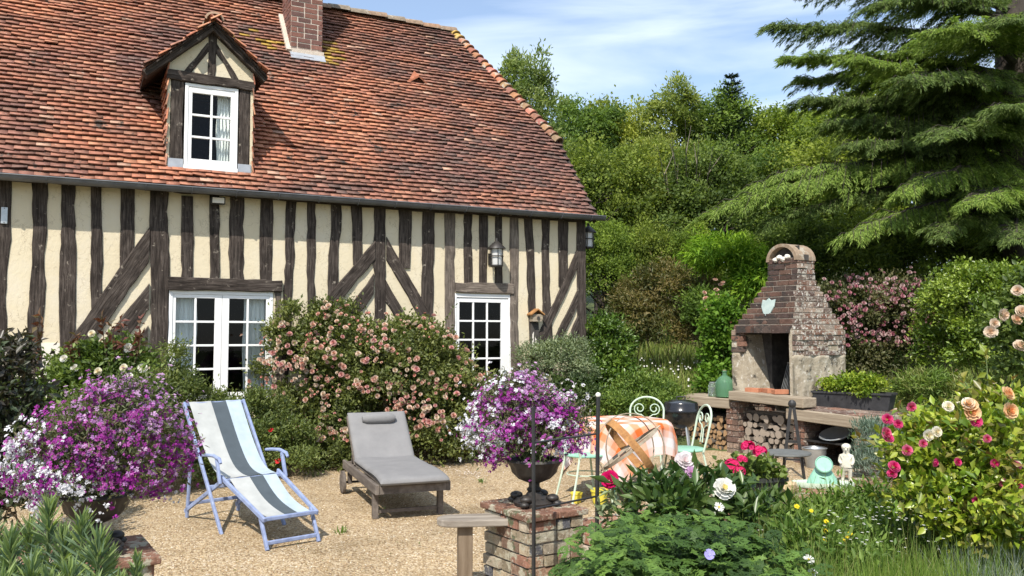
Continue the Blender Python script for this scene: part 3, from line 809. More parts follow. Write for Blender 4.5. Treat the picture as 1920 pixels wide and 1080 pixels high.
door = fd.build('door', M_['white_paint'], house, bevel=0.003)
sash(door, OX0 + 0.062, OX1 - 0.062, OZ0 + 0.06, OZ1 - 0.062, 3, 6, 0.05, 0.06, y=0.03, botw=0.38, name='door_leaf', stl=0.045, strr=0.115)
hd = MB(); hd.tube([(OX1 - 0.11, 0.0, 1.02), (OX1 - 0.11, -0.05, 1.02), (OX1 - 0.20, -0.05, 1.02)], 0.009); hd.box(OX1 - 0.13, OX1 - 0.09, -0.002, 0.008, 0.93, 1.1); hd.build('handle', M_['lead'], door)

# dormer
dm = MB(); dm.box(DX0, DX0 + 0.035, DY - 0.01, DY + 0.12, DZ0, DZE); dm.box(DX1 - 0.035, DX1, DY - 0.01, DY + 0.12, DZ0, DZE)
xm = (DX0 + DX1) / 2
dm.prism([(DX0, DZE), (DX1, DZE), (DX1, DZW), (xm, DZA), (DX0, DZW)], DY, DY + 0.1)
dormer = part('dormer', dm, M_['plaster'])
WD0, WD1 = DX0 + 0.205, DX1 - 0.19
def dbeam(x0, z0, x1, z1, w, pr): 
    o = beam('dormer_timber', x0, z0, x1, z1, w, w, 'oak', proud=pr, depth=0.08, y=DY); o.parent = dormer; return o
dbeam(DX0 + 0.115, DZ0 + 0.10, DX0 + 0.115, DZE - 0.08, 0.15, 0.014); dbeam(DX1 - 0.11, DZ0 + 0.10, DX1 - 0.11, DZE - 0.08, 0.135, 0.014)
dbeam(DX0 - 0.01, DZE - 0.01, DX1 + 0.01, DZE - 0.04, 0.12, 0.045)
dbeam(xm, DZE + 0.03, xm, DZA - 0.05, 0.10, 0.012)
dbeam(xm - 0.31, DZE + 0.02, xm - 0.03, DZA - 0.20, 0.075, 0.006); dbeam(xm + 0.31, DZE + 0.0, xm + 0.03, DZA - 0.20, 0.075, 0.006)
ovs = {-1: 0.27, 1: 0.14}; sl_ = (DZA - DZW) / (xm - DX0)
dbeam(DX0 - ovs[-1], DZW - ovs[-1] * sl_, xm, DZA + 0.01, 0.085, 0.10); dbeam(DX1 + ovs[1], DZW - ovs[1] * sl_, xm, DZA + 0.011, 0.085, 0.10)
fw = MB(); frame_bars(fw, WD0, WD1, DZ0 + 0.0, DZE - 0.09, 0.04, DY - 0.016, DY + 0.06)
fw.box(WD0 - 0.005, WD1 + 0.005, DY - 0.05, DY - 0.016, DZ0 - 0.02, DZ0 + 0.03)
dw = fw.build('window', M_['white_paint'], dormer, bevel=0.003)
sash(dw, WD0 + 0.042, WD1 - 0.042, DZ0 + 0.045, DZE - 0.132, 2, 3, 0.045, 0.07, y=DY + 0.015, botw=0.075)
curtain(dw, WD1 - 0.24, WD1 - 0.03, DZ0 + 0.05, DZE - 0.11, DY + 0.13, 4)
fl = MB(); fl.box(DX0 + 0.02, WD0 - 0.008, DY - 0.024, DY - 0.012, DZ0 - 0.06, DZ0 + 0.10); fl.box(WD1 + 0.008, DX1 - 0.02, DY - 0.024, DY - 0.012, DZ0 - 0.06, DZ0 + 0.10)
fl.box(DX0 + 0.02, DX1 - 0.02, DY - 0.035, DY - 0.025, DZ0 - 0.06, DZ0 + 0.012)
fl.build('flashing', M_['lead'], dormer)
ds = MB(); yb = lambda z: EY + (z - EZ) / math.tan(PIT)
for sx, xx in ((-1, DX0 + 0.012), (1, DX1 - 0.012)):
    ds.add([(xx, DY + 0.02, DZ0), (xx, yb(DZE) + 0.1, DZE), (xx, DY + 0.02, DZE), (xx - sx * 0.03, DY + 0.02, DZ0), (xx - sx * 0.03, yb(DZE) + 0.1, DZE), (xx - sx * 0.03, DY + 0.02, DZE)], [(0, 1, 2), (5, 4, 3), (0, 3, 4, 1), (1, 4, 5, 2), (2, 5, 3, 0)])
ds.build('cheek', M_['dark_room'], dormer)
def dpal(u, v, q): 
    n = len(u); t = np.clip(q.normal(0.75, 0.25, (n, 1)), 0, 1)
    return (ORG[q.randint(0, 3, n)] * t + BRN[q.randint(0, 4, n)] * (1 - t)) * q.uniform(0.8, 1.25, (n, 1))
for sx, xx in ((-1, DX0 + 0.010), (1, DX1 - 0.010)):       # tile-hung cheeks
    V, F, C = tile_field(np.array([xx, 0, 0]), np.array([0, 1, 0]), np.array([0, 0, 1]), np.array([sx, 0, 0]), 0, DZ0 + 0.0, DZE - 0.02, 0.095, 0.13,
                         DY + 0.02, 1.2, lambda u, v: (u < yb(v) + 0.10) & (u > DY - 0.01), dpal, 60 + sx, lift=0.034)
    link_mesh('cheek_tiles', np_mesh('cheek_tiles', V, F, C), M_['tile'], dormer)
for sx in (-1, 1):
    ov = ovs[sx]; LD = math.hypot(xm - DX0 + ov, (DZA - DZW) + ov * sl_)
    ca, sa = (xm - DX0 + ov) / LD, ((DZA - DZW) + ov * sl_) / LD
    P0 = np.array([(DX0 - ov) if sx < 0 else (DX1 + ov), 0, DZW - ov * sl_ + 0.07])
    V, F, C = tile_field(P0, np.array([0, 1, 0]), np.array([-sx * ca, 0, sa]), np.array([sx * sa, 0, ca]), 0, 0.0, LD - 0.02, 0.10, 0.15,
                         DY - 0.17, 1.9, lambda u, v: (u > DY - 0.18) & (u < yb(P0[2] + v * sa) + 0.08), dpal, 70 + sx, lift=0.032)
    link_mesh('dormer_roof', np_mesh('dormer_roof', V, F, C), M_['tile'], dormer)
    b_ = MB(); e0 = np.array([P0[0], 0, P0[2] - 0.03]); e1 = np.array([xm, 0, DZA + 0.065])
    V = []
    for (e, dz) in ((e0, 0), (e1, 0), (e1, -0.02), (e0, -0.02)):
        V.append((e[0], DY - 0.16, e[2] + dz))
    for (e, dz) in ((e0, 0), (e1, 0), (e1, -0.02), (e0, -0.02)):
        V.append((e[0], yb(e[2]) + 0.05, e[2] + dz))
    b_.add(V, [(0, 1, 2, 3), (4, 7, 6, 5), (0, 4, 5, 1), (3, 2, 6, 7), (0, 3, 7, 4), (1, 5, 6, 2)]); b_.build('dormer_soffit', M_['oak'], dormer)
dr = MB(); y = DY - 0.17
while y < yb(DZA + 0.1) + 0.1:
    half_round(dr, (xm, y, DZA + 0.13), (xm, y + 0.32, DZA + 0.13), 0.115, 0.10, (0.36, 0.26, 0.18)); y += 0.28
dr.build('dormer_ridge', M_['ridge_tile'], dormer, colour=True, smooth_=True)

# laying bricks on an upright face: every brick its own block in one mesh, on a mortar core
def lay_bricks(mb, o, ux, n_, length, z0, z1, pal, bl=0.21, bh=0.062, joint=0.013, out=0.010, depth=0.05, jit=0.004, inset=None, seed=1):
    q = np.random.RandomState(seed); ux = Vector(ux).normalized(); n_ = Vector(n_).normalized(); o = Vector(o)
    nr = max(1, round((z1 - z0) / (bh + joint))); rh = (z1 - z0) / nr
    for r in range(nr):
        z = z0 + r * rh; a, e = 0.0, length
        if inset: a, e, sh = inset((r + 0.5) / nr, length)
        else: sh = 0
        x = a - (0.5 * bl if r % 2 else 0)
        while x < e - 0.02:
            b = bl * (0.5 if q.rand() < 0.12 else 1)
            xa, xb = max(a, x) + joint / 2, min(e, x + b) - joint / 2; x += b
            if xb - xa < 0.025: continue
            c = pal[q.randint(len(pal))]; k = q.uniform(0.75, 1.2); mb.col = tuple(min(1, v * k) for v in c)
            p = out + q.normal(0, jit); zz = z + joint / 2; zt = z + rh - joint / 2
            base = o - n_ * sh
            V = []
            for dd in (-depth, p):
                for (xx, zq) in ((xa, zz), (xb, zz), (xb, zt), (xa, zt)):
                    V.append(base + ux * (xx + q.normal(0, 0.0015)) + n_ * dd + Vector((0, 0, zq + q.normal(0, 0.0015))))
            mb.add(V, [(4, 5, 6, 7), (0, 4, 7, 3), (1, 2, 6, 5), (3, 7, 6, 2), (0, 1, 5, 4)])
CHB = [(0.18, 0.085, 0.066), (0.15, 0.075, 0.062), (0.22, 0.105, 0.08), (0.13, 0.072, 0.062)]
cw = CX1 - CX0; CZ0 = EZ + CV * math.sin(PIT) - 0.03; CZ1 = RZ + 0.95
cm = MB(); cm.box(CX0 + 0.006, CX1 - 0.006, CYF + 0.006, CYF + CD - 0.006, CZ0, CZ1)
chim = part('chimney', cm, M_['mortar'])
cb = MB()
lay_bricks(cb, (CX0, CYF, 0), (1, 0, 0), (0, -1, 0), cw, CZ0, CZ1, CHB, seed=3, out=0.001, jit=0.0012, joint=0.018)
lay_bricks(cb, (CX0, CYF + CD, 0), (0, -1, 0), (-1, 0, 0), CD, CZ0, CZ1, CHB, seed=4, out=0.001, jit=0.0012, joint=0.018)
lay_bricks(cb, (CX1, CYF, 0), (0, 1, 0), (1, 0, 0), CD, CZ0, CZ1, CHB, seed=5, out=0.003, jit=0.0015)
cb.build('chimney_bricks', M_['brick'], chim, colour=True)
cf = MB(); zl = CZ0 + 0.06
cf.bar((CX0 - 0.03, CYF - 0.02, zl + 0.02), (CX0 - 0.03, CYF + CD, zl + 0.02 + CD * math.tan(PIT)), 0.07, 0.07)
cf.box(CX0 - 0.02, CX1 + 0.02, CYF - 0.03, CYF - 0.014, zl, zl + 0.075); cf.build('mortar_fillet', M_['mortar'], chim)
cz = MB(); cz.add([roof_pt(np.array(x_), np.array(v_), 0.05) for x_, v_ in ((CX0 - 0.01, CV - 0.14), (CX1 + 0.03, CV - 0.14), (CX1 + 0.03, CV + 0.06), (CX0 - 0.01, CV + 0.06))] + [roof_pt(np.array(x_), np.array(v_), 0.02) for x_, v_ in ((CX0 - 0.01, CV - 0.14), (CX1 + 0.03, CV - 0.14), (CX1 + 0.03, CV + 0.06), (CX0 - 0.01, CV + 0.06))], [(0, 1, 2, 3), (0, 4, 5, 1), (1, 5, 6, 2), (3, 7, 4, 0)])
cz.build('flashing', M_['lead'], chim)

# things fixed to the front wall
HROT = math.pi / 2 - HANG
def on_wall(px, py, yo=0.0):
    p = hl(px, py, yo); w = HC + HD * p[0] + HY * p[1]; w[2] = p[2]; return w
def lantern(px, py, label, cat, s=1.0, face=HROT, loc=None):
    t = thing('wall_lantern', label, cat, loc if loc is not None else on_wall(px, py), face)
    b = MB(); b.box(-0.05 * s, 0.05 * s, -0.02, 0.004, -0.09 * s, 0.07 * s); b.tube([(0, -0.01, 0.0), (0, -0.07 * s, -0.02 * s), (0, -0.17 * s, 0.02 * s), (0, -0.17 * s, 0.17 * s)], 0.011 * s)
    b.build('bracket', M_['cast_iron'], t)
    c = MB(); Mt = Matrix.Translation((0, -0.17 * s, 0))
    c.lathe([(0.018, 0.30), (0.02, 0.26), (0.05, 0.235), (0.125, 0.165), (0.128, 0.15), (0.10, 0.148)], 16, Matrix.Scale(s, 4) @ Matrix.Translation((0, -0.17, -0.03)))
    c.lathe([(0.075, -0.13), (0.09, -0.12), (0.09, -0.105), (0.07, -0.1)], 16, Matrix.Scale(s, 4) @ Matrix.Translation((0, -0.17, 0)))
    for z in (0.02, ): c.tube([(0.094 * s * math.cos(k * math.pi / 8), -0.17 * s + 0.094 * s * math.sin(k * math.pi / 8), z) for k in range(16)], 0.007 * s, 6, closed=True)
    for k in range(6):
        a = k * math.pi / 3 + 0.3; c.tube([(0.09 * s * math.cos(a), -0.17 * s + 0.09 * s * math.sin(a), -0.11 * s), (0.092 * s * math.cos(a), -0.17 * s + 0.092 * s * math.sin(a), 0.13 * s)], 0.006 * s, 5)
    c.build('cage', M_['cast_iron'], t, smooth_=True)
    g = MB(); g.lathe([(0.072, -0.10), (0.076, 0.0), (0.08, 0.12)], 16, Matrix.Scale(s, 4) @ Matrix.Translation((0, -0.17, 0)))
    g.build('lamp_glass', vary('lamp_glass', (0.50, 0.50, 0.49), (0.58, 0.58, 0.57), 4, 0.25, 0) if 'lamp_glass' not in bpy.data.materials else bpy.data.materials['lamp_glass'], t, smooth_=True)
    return t
lantern(921, 485, 'grey caged lantern above the glazed door', 'wall lamp', 1.05)
gl_ = HC + HD * 0.012 + HY * 0.10; gl_[2] = 3.10
lantern(0, 0, 'dark lantern on the gable end just past the house corner', 'wall lamp', 1.0, HROT + R(90), gl_)
t = thing('floodlight', 'small white security lamp tucked under the gutter', 'wall lamp', on_wall(406, 379), HROT)
b = MB(); b.box(-0.02, 0.02, -0.05, 0, -0.03, 0.03); b.tube([(0, -0.03, 0), (0, -0.09, 0.01)], 0.012); b.build('bracket', M_['black_plastic'], t)
b = MB(); b.box(-0.085, 0.085, -0.16, -0.08, -0.045, 0.045); b.build('lamp_head', M_['black_plastic'], t, bevel=0.012)
b = MB(); b.box(-0.07, 0.07, -0.166, -0.158, -0.034, 0.034); b.build('lens', M_['limewash'], t, bevel=0.003)
t = thing('wall_plate_sign', 'small pale plate screwed to the leftmost oak post', 'plaque', on_wall(8, 404, -0.035), HROT)
b = MB(); b.box(-0.033, 0.033, -0.008, 0.003, -0.095, 0.095); b.build('plate', M_['galvanised'], t, bevel=0.004)
for z in (-0.08, 0.08): b = MB(); b.blob((0, -0.009, z), 0.006, 6, 4); b.build('screw', M_['zinc'], t)
t = thing('bird_feeder', 'small tile roofed bird house on a tall dark board right of the door', 'bird house', on_wall(1000, 592), HROT)
b = MB(); b.box(-0.075, 0.075, -0.13, 0.0, -0.09, 0.02); b.build('box', M_['slab_wood'], t, bevel=0.004)
b = MB(); b.prism([(-0.11, 0.005), (0, 0.085), (0.11, 0.005), (0.11, 0.025), (0, 0.105), (-0.11, 0.025)], -0.16, 0.0); b.build('roof', M_['rust'], t)
b = MB(); b.lathe([(0.001, 0), (0.024, 0.0), (0.024, 0.006)], 14, Matrix.Translation((0.01, -0.141, -0.035)) @ Matrix.Rotation(R(90), 4, 'X')); b.build('entrance_hole', M_['soot'], t)
b = MB(); b.prism([(-0.055, -0.10), (0.06, -0.10), (0.085, -0.42), (0.07, -0.62), (-0.06, -0.62), (-0.065, -0.30)], -0.05, 0.0); b.build('board', M_['soot'], t)
b = MB(); b.prism([(-0.045, -0.28), (-0.02, -0.24), (-0.03, -0.6), (-0.05, -0.6)], -0.056, -0.049); b.prism([(0.0, -0.32), (0.025, -0.36), (0.02, -0.6), (0.0, -0.6)], -0.056, -0.049); b.build('white_stripe', M_['limewash'], t)
# ------------------------------------------------------------------ outdoor fireplace
FPHI = R(56)
FO = np.array([3.6, 11.0, 0.0]); FE = np.array([math.cos(FPHI), -math.sin(FPHI), 0]); FY = np.array([math.sin(FPHI), math.cos(FPHI), 0])
def fw_(x, y, z): return FO + FE * x + FY * y + np.array([0, 0, z])
fire = thing('outdoor_fireplace', 'old brick garden fireplace with a tapering hood over a stone hearth and log bays', 'fireplace', FO, -FPHI)
OB = [(0.095, 0.058, 0.047), (0.125, 0.07, 0.053), (0.075, 0.05, 0.043), (0.15, 0.09, 0.068), (0.09, 0.066, 0.056)]
OBW = [(0.18, 0.115, 0.088), (0.13, 0.082, 0.066), (0.27, 0.20, 0.155), (0.16, 0.115, 0.092), (0.22, 0.12, 0.085)]
WB, DB = 1.0, 1.12
# stone lower body round the firebox
st = MB()
st.box(-WB, -0.86, 0, 0.92, 0.70, 1.68); st.box(-0.045, 0, 0.004, 0.92, 0.70, 1.68); st.box(-WB, 0, 0.92, DB, 0.70, 1.68)
st.add([(-0.86, 0.0, 0.82), (-0.72, 0.03, 0.82), (-0.66, 0.5, 0.82), (-0.86, 0.5, 0.82), (-0.86, 0.0, 1.62), (-0.855, 0.03, 1.62), (-0.80, 0.5, 1.62), (-0.86, 0.5, 1.62)], [(0, 1, 5, 4), (1, 2, 6, 5), (2, 3, 7, 6), (4, 5, 6, 7)])
body = st.build('hearth_wall', M_['stone'], fire)
sb = MB(); sb.box(-0.855, -0.645, 0.40, 0.86, 0.83, 1.68); sb.box(-0.855, -0.05, 0.10, 0.86, 1.66, 1.70); sb.box(-0.855, -0.05, 0.86, 0.915, 0.83, 1.72); sb.box(-0.055, -0.046, 0.06, 0.86, 0.83, 1.70); sb.build('fireback', M_['soot'], fire)
# rough stone facing blocks, irregular
q_ = np.random.RandomState(4)
def stone_face(o, ux, nn, L, z0, z1, seed, amp=0.016):
    """rough rubble and old render as one bumpy skin"""
    o, ux, nn = np.array(o, float), np.array(ux, float), np.array(nn, float)
    nu, nv = max(3, int(L / 0.025)), max(3, int((z1 - z0) / 0.025)); V = []
    for j in range(nv + 1):
        for i in range(nu + 1):
            u, w = L * i / nu, z0 + (z1 - z0) * j / nv
            d = 0.014 + amp * float(vnoise(np.array(u), np.array(w), seed, 7.0)) + amp * 0.6 * float(vnoise(np.array(u), np.array(w), seed + 9, 19.0))
            if i in (0, nu) or j in (0, nv): d = 0.0
            V.append(o + ux * u + nn * max(d, 0.0) + np.array([0, 0, w]))
    I = np.arange(nv)[:, None] * (nu + 1) + np.arange(nu)[None]
    F = np.stack([I, I + 1, I + nu + 2, I + nu + 1], -1).reshape(-1, 4)
    link_mesh('stone_facing', np_mesh('stone_facing', V, F, None, True), M_['stone'], body)
stone_face((-WB, 0.0, 0), (1, 0, 0), (0, -1, 0), 0.15, 0.84, 1.38, 1)
stone_face((0.0, 0.0, 0), (0, 1, 0), (1, 0, 0), DB, 0.70, 1.36, 3, 0.022)
# brick courses: lower flank, then the tapering hood
hm = MB(); hb = MB(); hl_ = MB()
ZS, ZH, ZTOP = 1.68, 2.36, 2.62
def section(z):                                # x0, x1, y0, y1 of the hood at height z
    t = min(1.0, max(0.0, (z - ZS) / (ZH - ZS)))
    k = t ** 0.92
    return -WB + 0.30 * k, -0.20 * k, 0.40 * k, DB - 0.35 * k
z = ZS; ci = 0
hm.box(-WB + 0.02, -0.02, 0.02, DB - 0.02, ZS - 0.02, ZS + 0.02)
while z < ZTOP - 0.01:
    x0, x1, y0, y1 = section(z + 0.03)
    g = 0.012
    hm.box(x0 + g, x1 - g, y0 + g, y1 - g, z, z + 0.0745)
    for (o, ux, nn, L, pal) in (((x0, y0, 0), (1, 0, 0), (0, -1, 0), x1 - x0, OB), ((x1, y0, 0), (0, 1, 0), (1, 0, 0), y1 - y0, OBW),
                                ((x0, y1, 0), (0, -1, 0), (-1, 0, 0), y1 - y0, OB), ((x1, y1, 0), (-1, 0, 0), (0, 1, 0), x1 - x0, OB)):
        off = (ci % 2) * 0.10
        lay_bricks(hl_ if nn[0] == 1 else hb, o, ux, nn, L, z, z + 0.075, pal, bl=0.2, bh=0.06, joint=0.017, seed=ci * 7 + int(L * 100), out=0.004, jit=0.006, depth=0.06, inset=lambda t, l: (0, l, 0))
    z += 0.075; ci += 1
lay_bricks(hl_, (0.0, 0, 0), (0, 1, 0), (1, 0, 0), DB, 1.34, ZS, OBW, seed=51, out=0.014, jit=0.006)
lay_bricks(hb, (-WB, 0, 0), (1, 0, 0), (0, -1, 0), 0.23, 1.38, ZS, OBW, seed=52, out=0.014, jit=0.006)
lay_bricks(hb, (-WB, 0.9, 0), (0, -1, 0), (-1, 0, 0), 0.9, 0.75, ZS, OB, seed=53, out=0.010, jit=0.006)
hood = hm.build('hood', M_['mortar_dark'], fire)
hb.build('hood_bricks', M_['sooty_brick'], hood, colour=True); hl_.build('lichened_bricks', M_['lichen_brick'], hood, colour=True)
lt = MB(); lay_bricks(lt, (-WB + 0.10, -0.03, 0), (1, 0, 0), (0, -1, 0), WB - 0.12, ZS - 0.045, ZS + 0.06, OB, bl=0.30, bh=0.1, seed=8, out=0.01, depth=0.15)
lt.build('lintel', M_['sooty_brick'], fire, colour=True)
# top: short stack with openings under a half-round clay cap
cp = MB(); x0, x1, y0, y1 = section(ZH)
xm_, hw = (x0 + x1) / 2, (x1 - x0) / 2
V = []; nn = 12; F = []
for (yy) in (y0 - 0.015, y1 + 0.015):
    for rr in (hw + 0.008, hw - 0.04):
        for k in range(nn + 1):
            t = math.pi * k / nn; V.append((xm_ + rr * math.cos(t), yy, ZTOP + 0.0 + rr * math.sin(t) * 0.92))
m1 = nn + 1
for k in range(nn):
    F += [(k, k + 1, 2 * m1 + k + 1, 2 * m1 + k), (m1 + k, 3 * m1 + k, 3 * m1 + k + 1, m1 + k + 1), (k, m1 + k, m1 + k + 1, k + 1), (2 * m1 + k, 2 * m1 + k + 1, 3 * m1 + k + 1, 3 * m1 + k)]
F += [(0, 2 * m1, 3 * m1, m1), (nn, m1 + nn, 3 * m1 + nn, 2 * m1 + nn)]
cp.col = (0.27, 0.20, 0.14); cp.add(V, F); cp.build('chimney_cap', M_['ridge_tile'], fire, colour=True)
ch = MB(); ch.box(x1 - 0.01, x1 + 0.012, y0 + 0.14, y0 + 0.23, ZTOP + 0.0, ZTOP + 0.08); ch.box(xm_ - hw + 0.05, xm_ + hw - 0.05, y0 + 0.10, y0 + 0.12, ZTOP, ZTOP + hw * 0.82); ch.build('flue_opening', M_['soot'], fire)
rk = MB()
for k in range(4): rk.blob((xm_ - 0.10 + 0.065 * k, y0 + 0.0, ZTOP + 0.02 + 0.03 * (k % 2)), (0.042, 0.05, 0.035), 8, 5, 0.15)
rk.build('mortar_lump', M_['limewash'], fire)
# slabs and piers
def slab(name, x0, x1, y0, y1, z0, z1, tilt=0.0):
    b = MB(); b.box(x0, x1, y0, y1, z0, z1)
    o = b.build(name, M_['slab_wood'], fire, bevel=0.010); o.rotation_euler = (0, tilt, 0); return o
slab('hearth_slab', -0.90, 0.30, -0.22, 0.05, 0.715, 0.835, R(1.5))
slab('counter_slab', 0.02, 1.15, -0.20, 0.72, 0.555, 0.692, R(2.0))
slab('counter_slab', -2.0, -0.92, -0.16, 0.62, 0.61, 0.745)
tp = MB(); tp.col = (0.2, 0.1, 0.07)
for i in range(4):
    for j in range(3):
        c = OBW[(i * 3 + j) % 5]; tp.col = c; tp.box(0.06 + 0.26 * i, 0.31 + 0.26 * i, -0.13 + 0.27 * j, 0.13 + 0.27 * j, 0.66, 0.70 + 0.002 * ((i + j) % 3))
o = tp.build('counter_tiles', M_['old_brick'], fire, colour=True); o.rotation_euler = (0, R(2.0), 0)
def pier(x0, x1, y0, y1, z1, pal, seed, mat='old_brick'):
    c = MB(); c.box(x0 + 0.012, x1 - 0.012, y0 + 0.012, y1 - 0.012, -0.02, z1)
    o = c.build('pier', M_['mortar_dark'], fire)
    b = MB()
    lay_bricks(b, (x0, y0, 0), (1, 0, 0), (0, -1, 0), x1 - x0, 0, z1, pal, seed=seed); lay_bricks(b, (x1, y0, 0), (0, 1, 0), (1, 0, 0), y1 - y0, 0, z1, pal, seed=seed + 1)
    lay_bricks(b, (x0, y1, 0), (0, -1, 0), (-1, 0, 0), y1 - y0, 0, z1, pal, seed=seed + 2)
    b.build('pier_bricks', M_[mat], o, colour=True)
WBR = [(0.42, 0.36, 0.28), (0.35, 0.27, 0.20), (0.50, 0.45, 0.38), (0.28, 0.22, 0.17)]
pier(-1.0, -0.80, -0.12, 0.9, 0.71, OBW, 61)
pier(0.10, 0.26, -0.12, 0.9, 0.56, OBW, 64)
pier(0.98, 1.12, -0.15, 0.70, 0.545, WBR, 67, 'pillar_brick')
pier(-2.0, -1.85, -0.1, 0.6, 0.61, OBW, 70)
bw = MB(); bw.box(-1.9, 1.1, 0.62, 0.70, -0.02, 0.56); bw.build('back_wall', M_['soot'], fire)
sh = MB(); sh.box(0.27, 0.97, -0.10, 0.6, 0.29, 0.31); sh.build('shelf', M_['black_iron'], fire)
# logs: each one its own object
def log_mesh(seed, bark, cut, split=False):
    q = np.random.RandomState(seed); n = 11; mb = MB(); V = []; F = []
    pr = []
    for k in range(n):
        t = 2 * math.pi * k / n; r = 1 + q.normal(0, 0.07)
        if split and math.sin(t) > 0.25: r *= 0.25 / max(math.sin(t), 0.3) + 0.2
        pr.append((r * math.cos(t), r * math.sin(t)))
    for y in (0, 1):
        for (a, b_) in pr: V.append((a, y, b_))
    F = [(k, (k + 1) % n, n + (k + 1) % n, n + k) for k in range(n)] + [tuple(range(n))[::-1], tuple(range(n, 2 * n))]
    me = bpy.data.meshes.new('log'); me.from_pydata(V, [], F); me.materials.append(M_[bark]); me.materials.append(M_[cut])
    for i, p in enumerate(me.polygons): p.material_index = 1 if i >= n else 0
    me.update(); return me
LG = [log_mesh(s, 'log_bark', 'log_grey', s % 3 == 0) for s in range(5)]; LT = [log_mesh(20 + s, 'log_bark', 'log_tan', s % 2 == 0) for s in range(5)]
def stack(x0, x1, ztop, meshes, label, group, seed, ymin=-0.06, z0=0.0):
    q = np.random.RandomState(seed); z = z0; row = 0; heights = None
    while z < ztop:
        rr = q.uniform(0.040, 0.066); x = x0 + rr + (row % 2) * rr * 0.8
        while x < x1 - rr * 0.6:
            r = rr * q.uniform(0.62, 1.12); L = q.uniform(0.45, 0.52)
            p = fw_(x, ymin + q.uniform(-0.03, 0.05), z + rr)
            o = link_mesh('log', meshes[q.randint(5)], None, None, p, (0, q.uniform(0, 6.28), -FPHI + q.normal(0, 0.05)))
            o.scale = (r, L, r); tag(o, label, 'log', group); x += r * 2 * 0.98
        z += rr * 1.72; row += 1
stack(-0.79, 0.09, 0.50, LG, 'grey weathered log end in the stack under the raised hearth', 'logs stacked under the hearth', 3)
stack(-1.84, -1.02, 0.44, LT, 'tan split log in the stack under the left counter by the kettle grill', 'logs stacked under the left counter', 5)
lo = link_mesh('branch', LG[1], None, None, fw_(-0.74, 0.02, 0.575), (0, 0, -FPHI - R(88))); lo.scale = (0.035, 0.62, 0.035)
tag(lo, 'long pale branch lying across the top of the grey log stack', 'branch')
lo = link_mesh('log', LT[0], None, None, at(1462, 880, 8.7) * np.array([1, 1, 0]) + np.array([0.1, 0, 0.07]), (0, 1, R(30))); lo.scale = (0.09, 0.35, 0.08)
tag(lo, 'short log lying on the ground under the dark round table', 'log')
# things in and on it
t = thing('wall_plaque', 'pale shield shaped plaque hung on the fireplace hood', 'plaque', fw_(-0.50, 0.175, 1.99), -FPHI)
b = MB(); b.prism([(-0.10, 0.10), (-0.04, 0.085), (0, 0.12), (0.04, 0.085), (0.11, 0.10), (0.105, 0.0), (0.06, -0.09), (0, -0.14), (-0.06, -0.09), (-0.105, 0.0)], -0.03, -0.008)
pq = b.build('shield', vary('plaque_paint', (0.30, 0.38, 0.36), (0.42, 0.49, 0.46), 12, 0.6, 0.2), t, bevel=0.006); pq.rotation_euler = (R(-14), 0, 0)
b = MB(); b.tube([(0, 0.0, 0.10), (0, 0.03, 0.15)], 0.006); b.build('hook', M_['black_iron'], t)
for k, (x, y, r) in enumerate(((-0.62, -0.02, 10), (-0.44, 0.05, -25), (-0.20, 0.0, 70))):
    b = MB(); b.box(-0.10, 0.10, -0.05, 0.05, 0, 0.06)
    o = b.build('brick', M_['terracotta'], None, bevel=0.006, loc=fw_(x, y, 0.845), rot=(0, 0, -FPHI + R(r)))
    tag(o, ['loose red brick at the left of the hearth slab', 'loose red brick in the middle of the hearth slab', 'loose red brick at the right front of the hearth opening'][k], 'brick')
b = MB()
for k in range(26): b.blob((random.uniform(-0.45, -0.2), random.uniform(0.02, 0.2), 0.855 + random.uniform(0, 0.02)), random.uniform(0.012, 0.022), 6, 4, 0.2)
tag(b.build('charcoal', vary('charcoal', (0.02, 0.02, 0.02), (0.3, 0.3, 0.3), 30, 0.9, 0.3), None, loc=FO, rot=(0, 0, -FPHI)), 'heap of grey and black charcoal on the hearth', 'charcoal', kind='stuff')
t = thing('grill_rack', 'wire grill rack leaning against the right side of the firebox', 'grill', fw_(-0.33, 0.30, 0.84), -FPHI)
b = MB()
for k in range(9): b.tube([(-0.10 + 0.025 * k, 0, 0), (-0.10 + 0.025 * k + 0.05, 0.10, 0.40)], 0.004, 5)
for (a, z) in ((0, 0.0), (0.05, 0.40)): b.tube([(-0.11 + a, a * 2, z), (0.11 + a, a * 2, z)], 0.006, 5)
b.build('grid', M_['galvanised'], t)
b = MB(); b.tube([(0.05, 0.10, 0.40), (0.06, 0.12, 0.52), (0.08, 0.12, 0.52), (0.09, 0.10, 0.40)], 0.006, 5); b.build('handle', M_['galvanised'], t)
# bottles on the left counter
m, nt, b_ = nmat('green_glass'); b_.inputs['Base Color'].default_value = (0.16, 0.34, 0.20, 1); b_.inputs['Roughness'].default_value = 0.06; b_.inputs['Transmission Weight'].default_value = 0.55; b_.inputs['IOR'].default_value = 1.3; M_['green_glass'] = m
m, nt, b_ = nmat('clear_glass'); b_.inputs['Base Color'].default_value = (0.80, 0.88, 0.84, 1); b_.inputs['Roughness'].default_value = 0.05; b_.inputs['Transmission Weight'].default_value = 0.9; b_.inputs['IOR'].default_value = 1.25; M_['clear_glass'] = m
t = thing('glass_demijohn', 'large green glass demijohn standing on the left counter', 'bottle', fw_(-1.12, -0.02, 0.745), 0)
b = MB(); b.lathe([(0.001, 0), (0.10, 0), (0.128, 0.02), (0.132, 0.10), (0.13, 0.19), (0.115, 0.24), (0.075, 0.285), (0.034, 0.31), (0.028, 0.35), (0.036, 0.355), (0.036, 0.375), (0.024, 0.375)], 24); b.build('body', M_['green_glass'], t, smooth_=True)
b = MB(); b.lathe([(0.022, 0.33), (0.024, 0.385), (0.001, 0.386)], 12); b.build('stopper', M_['slab_wood'], t)
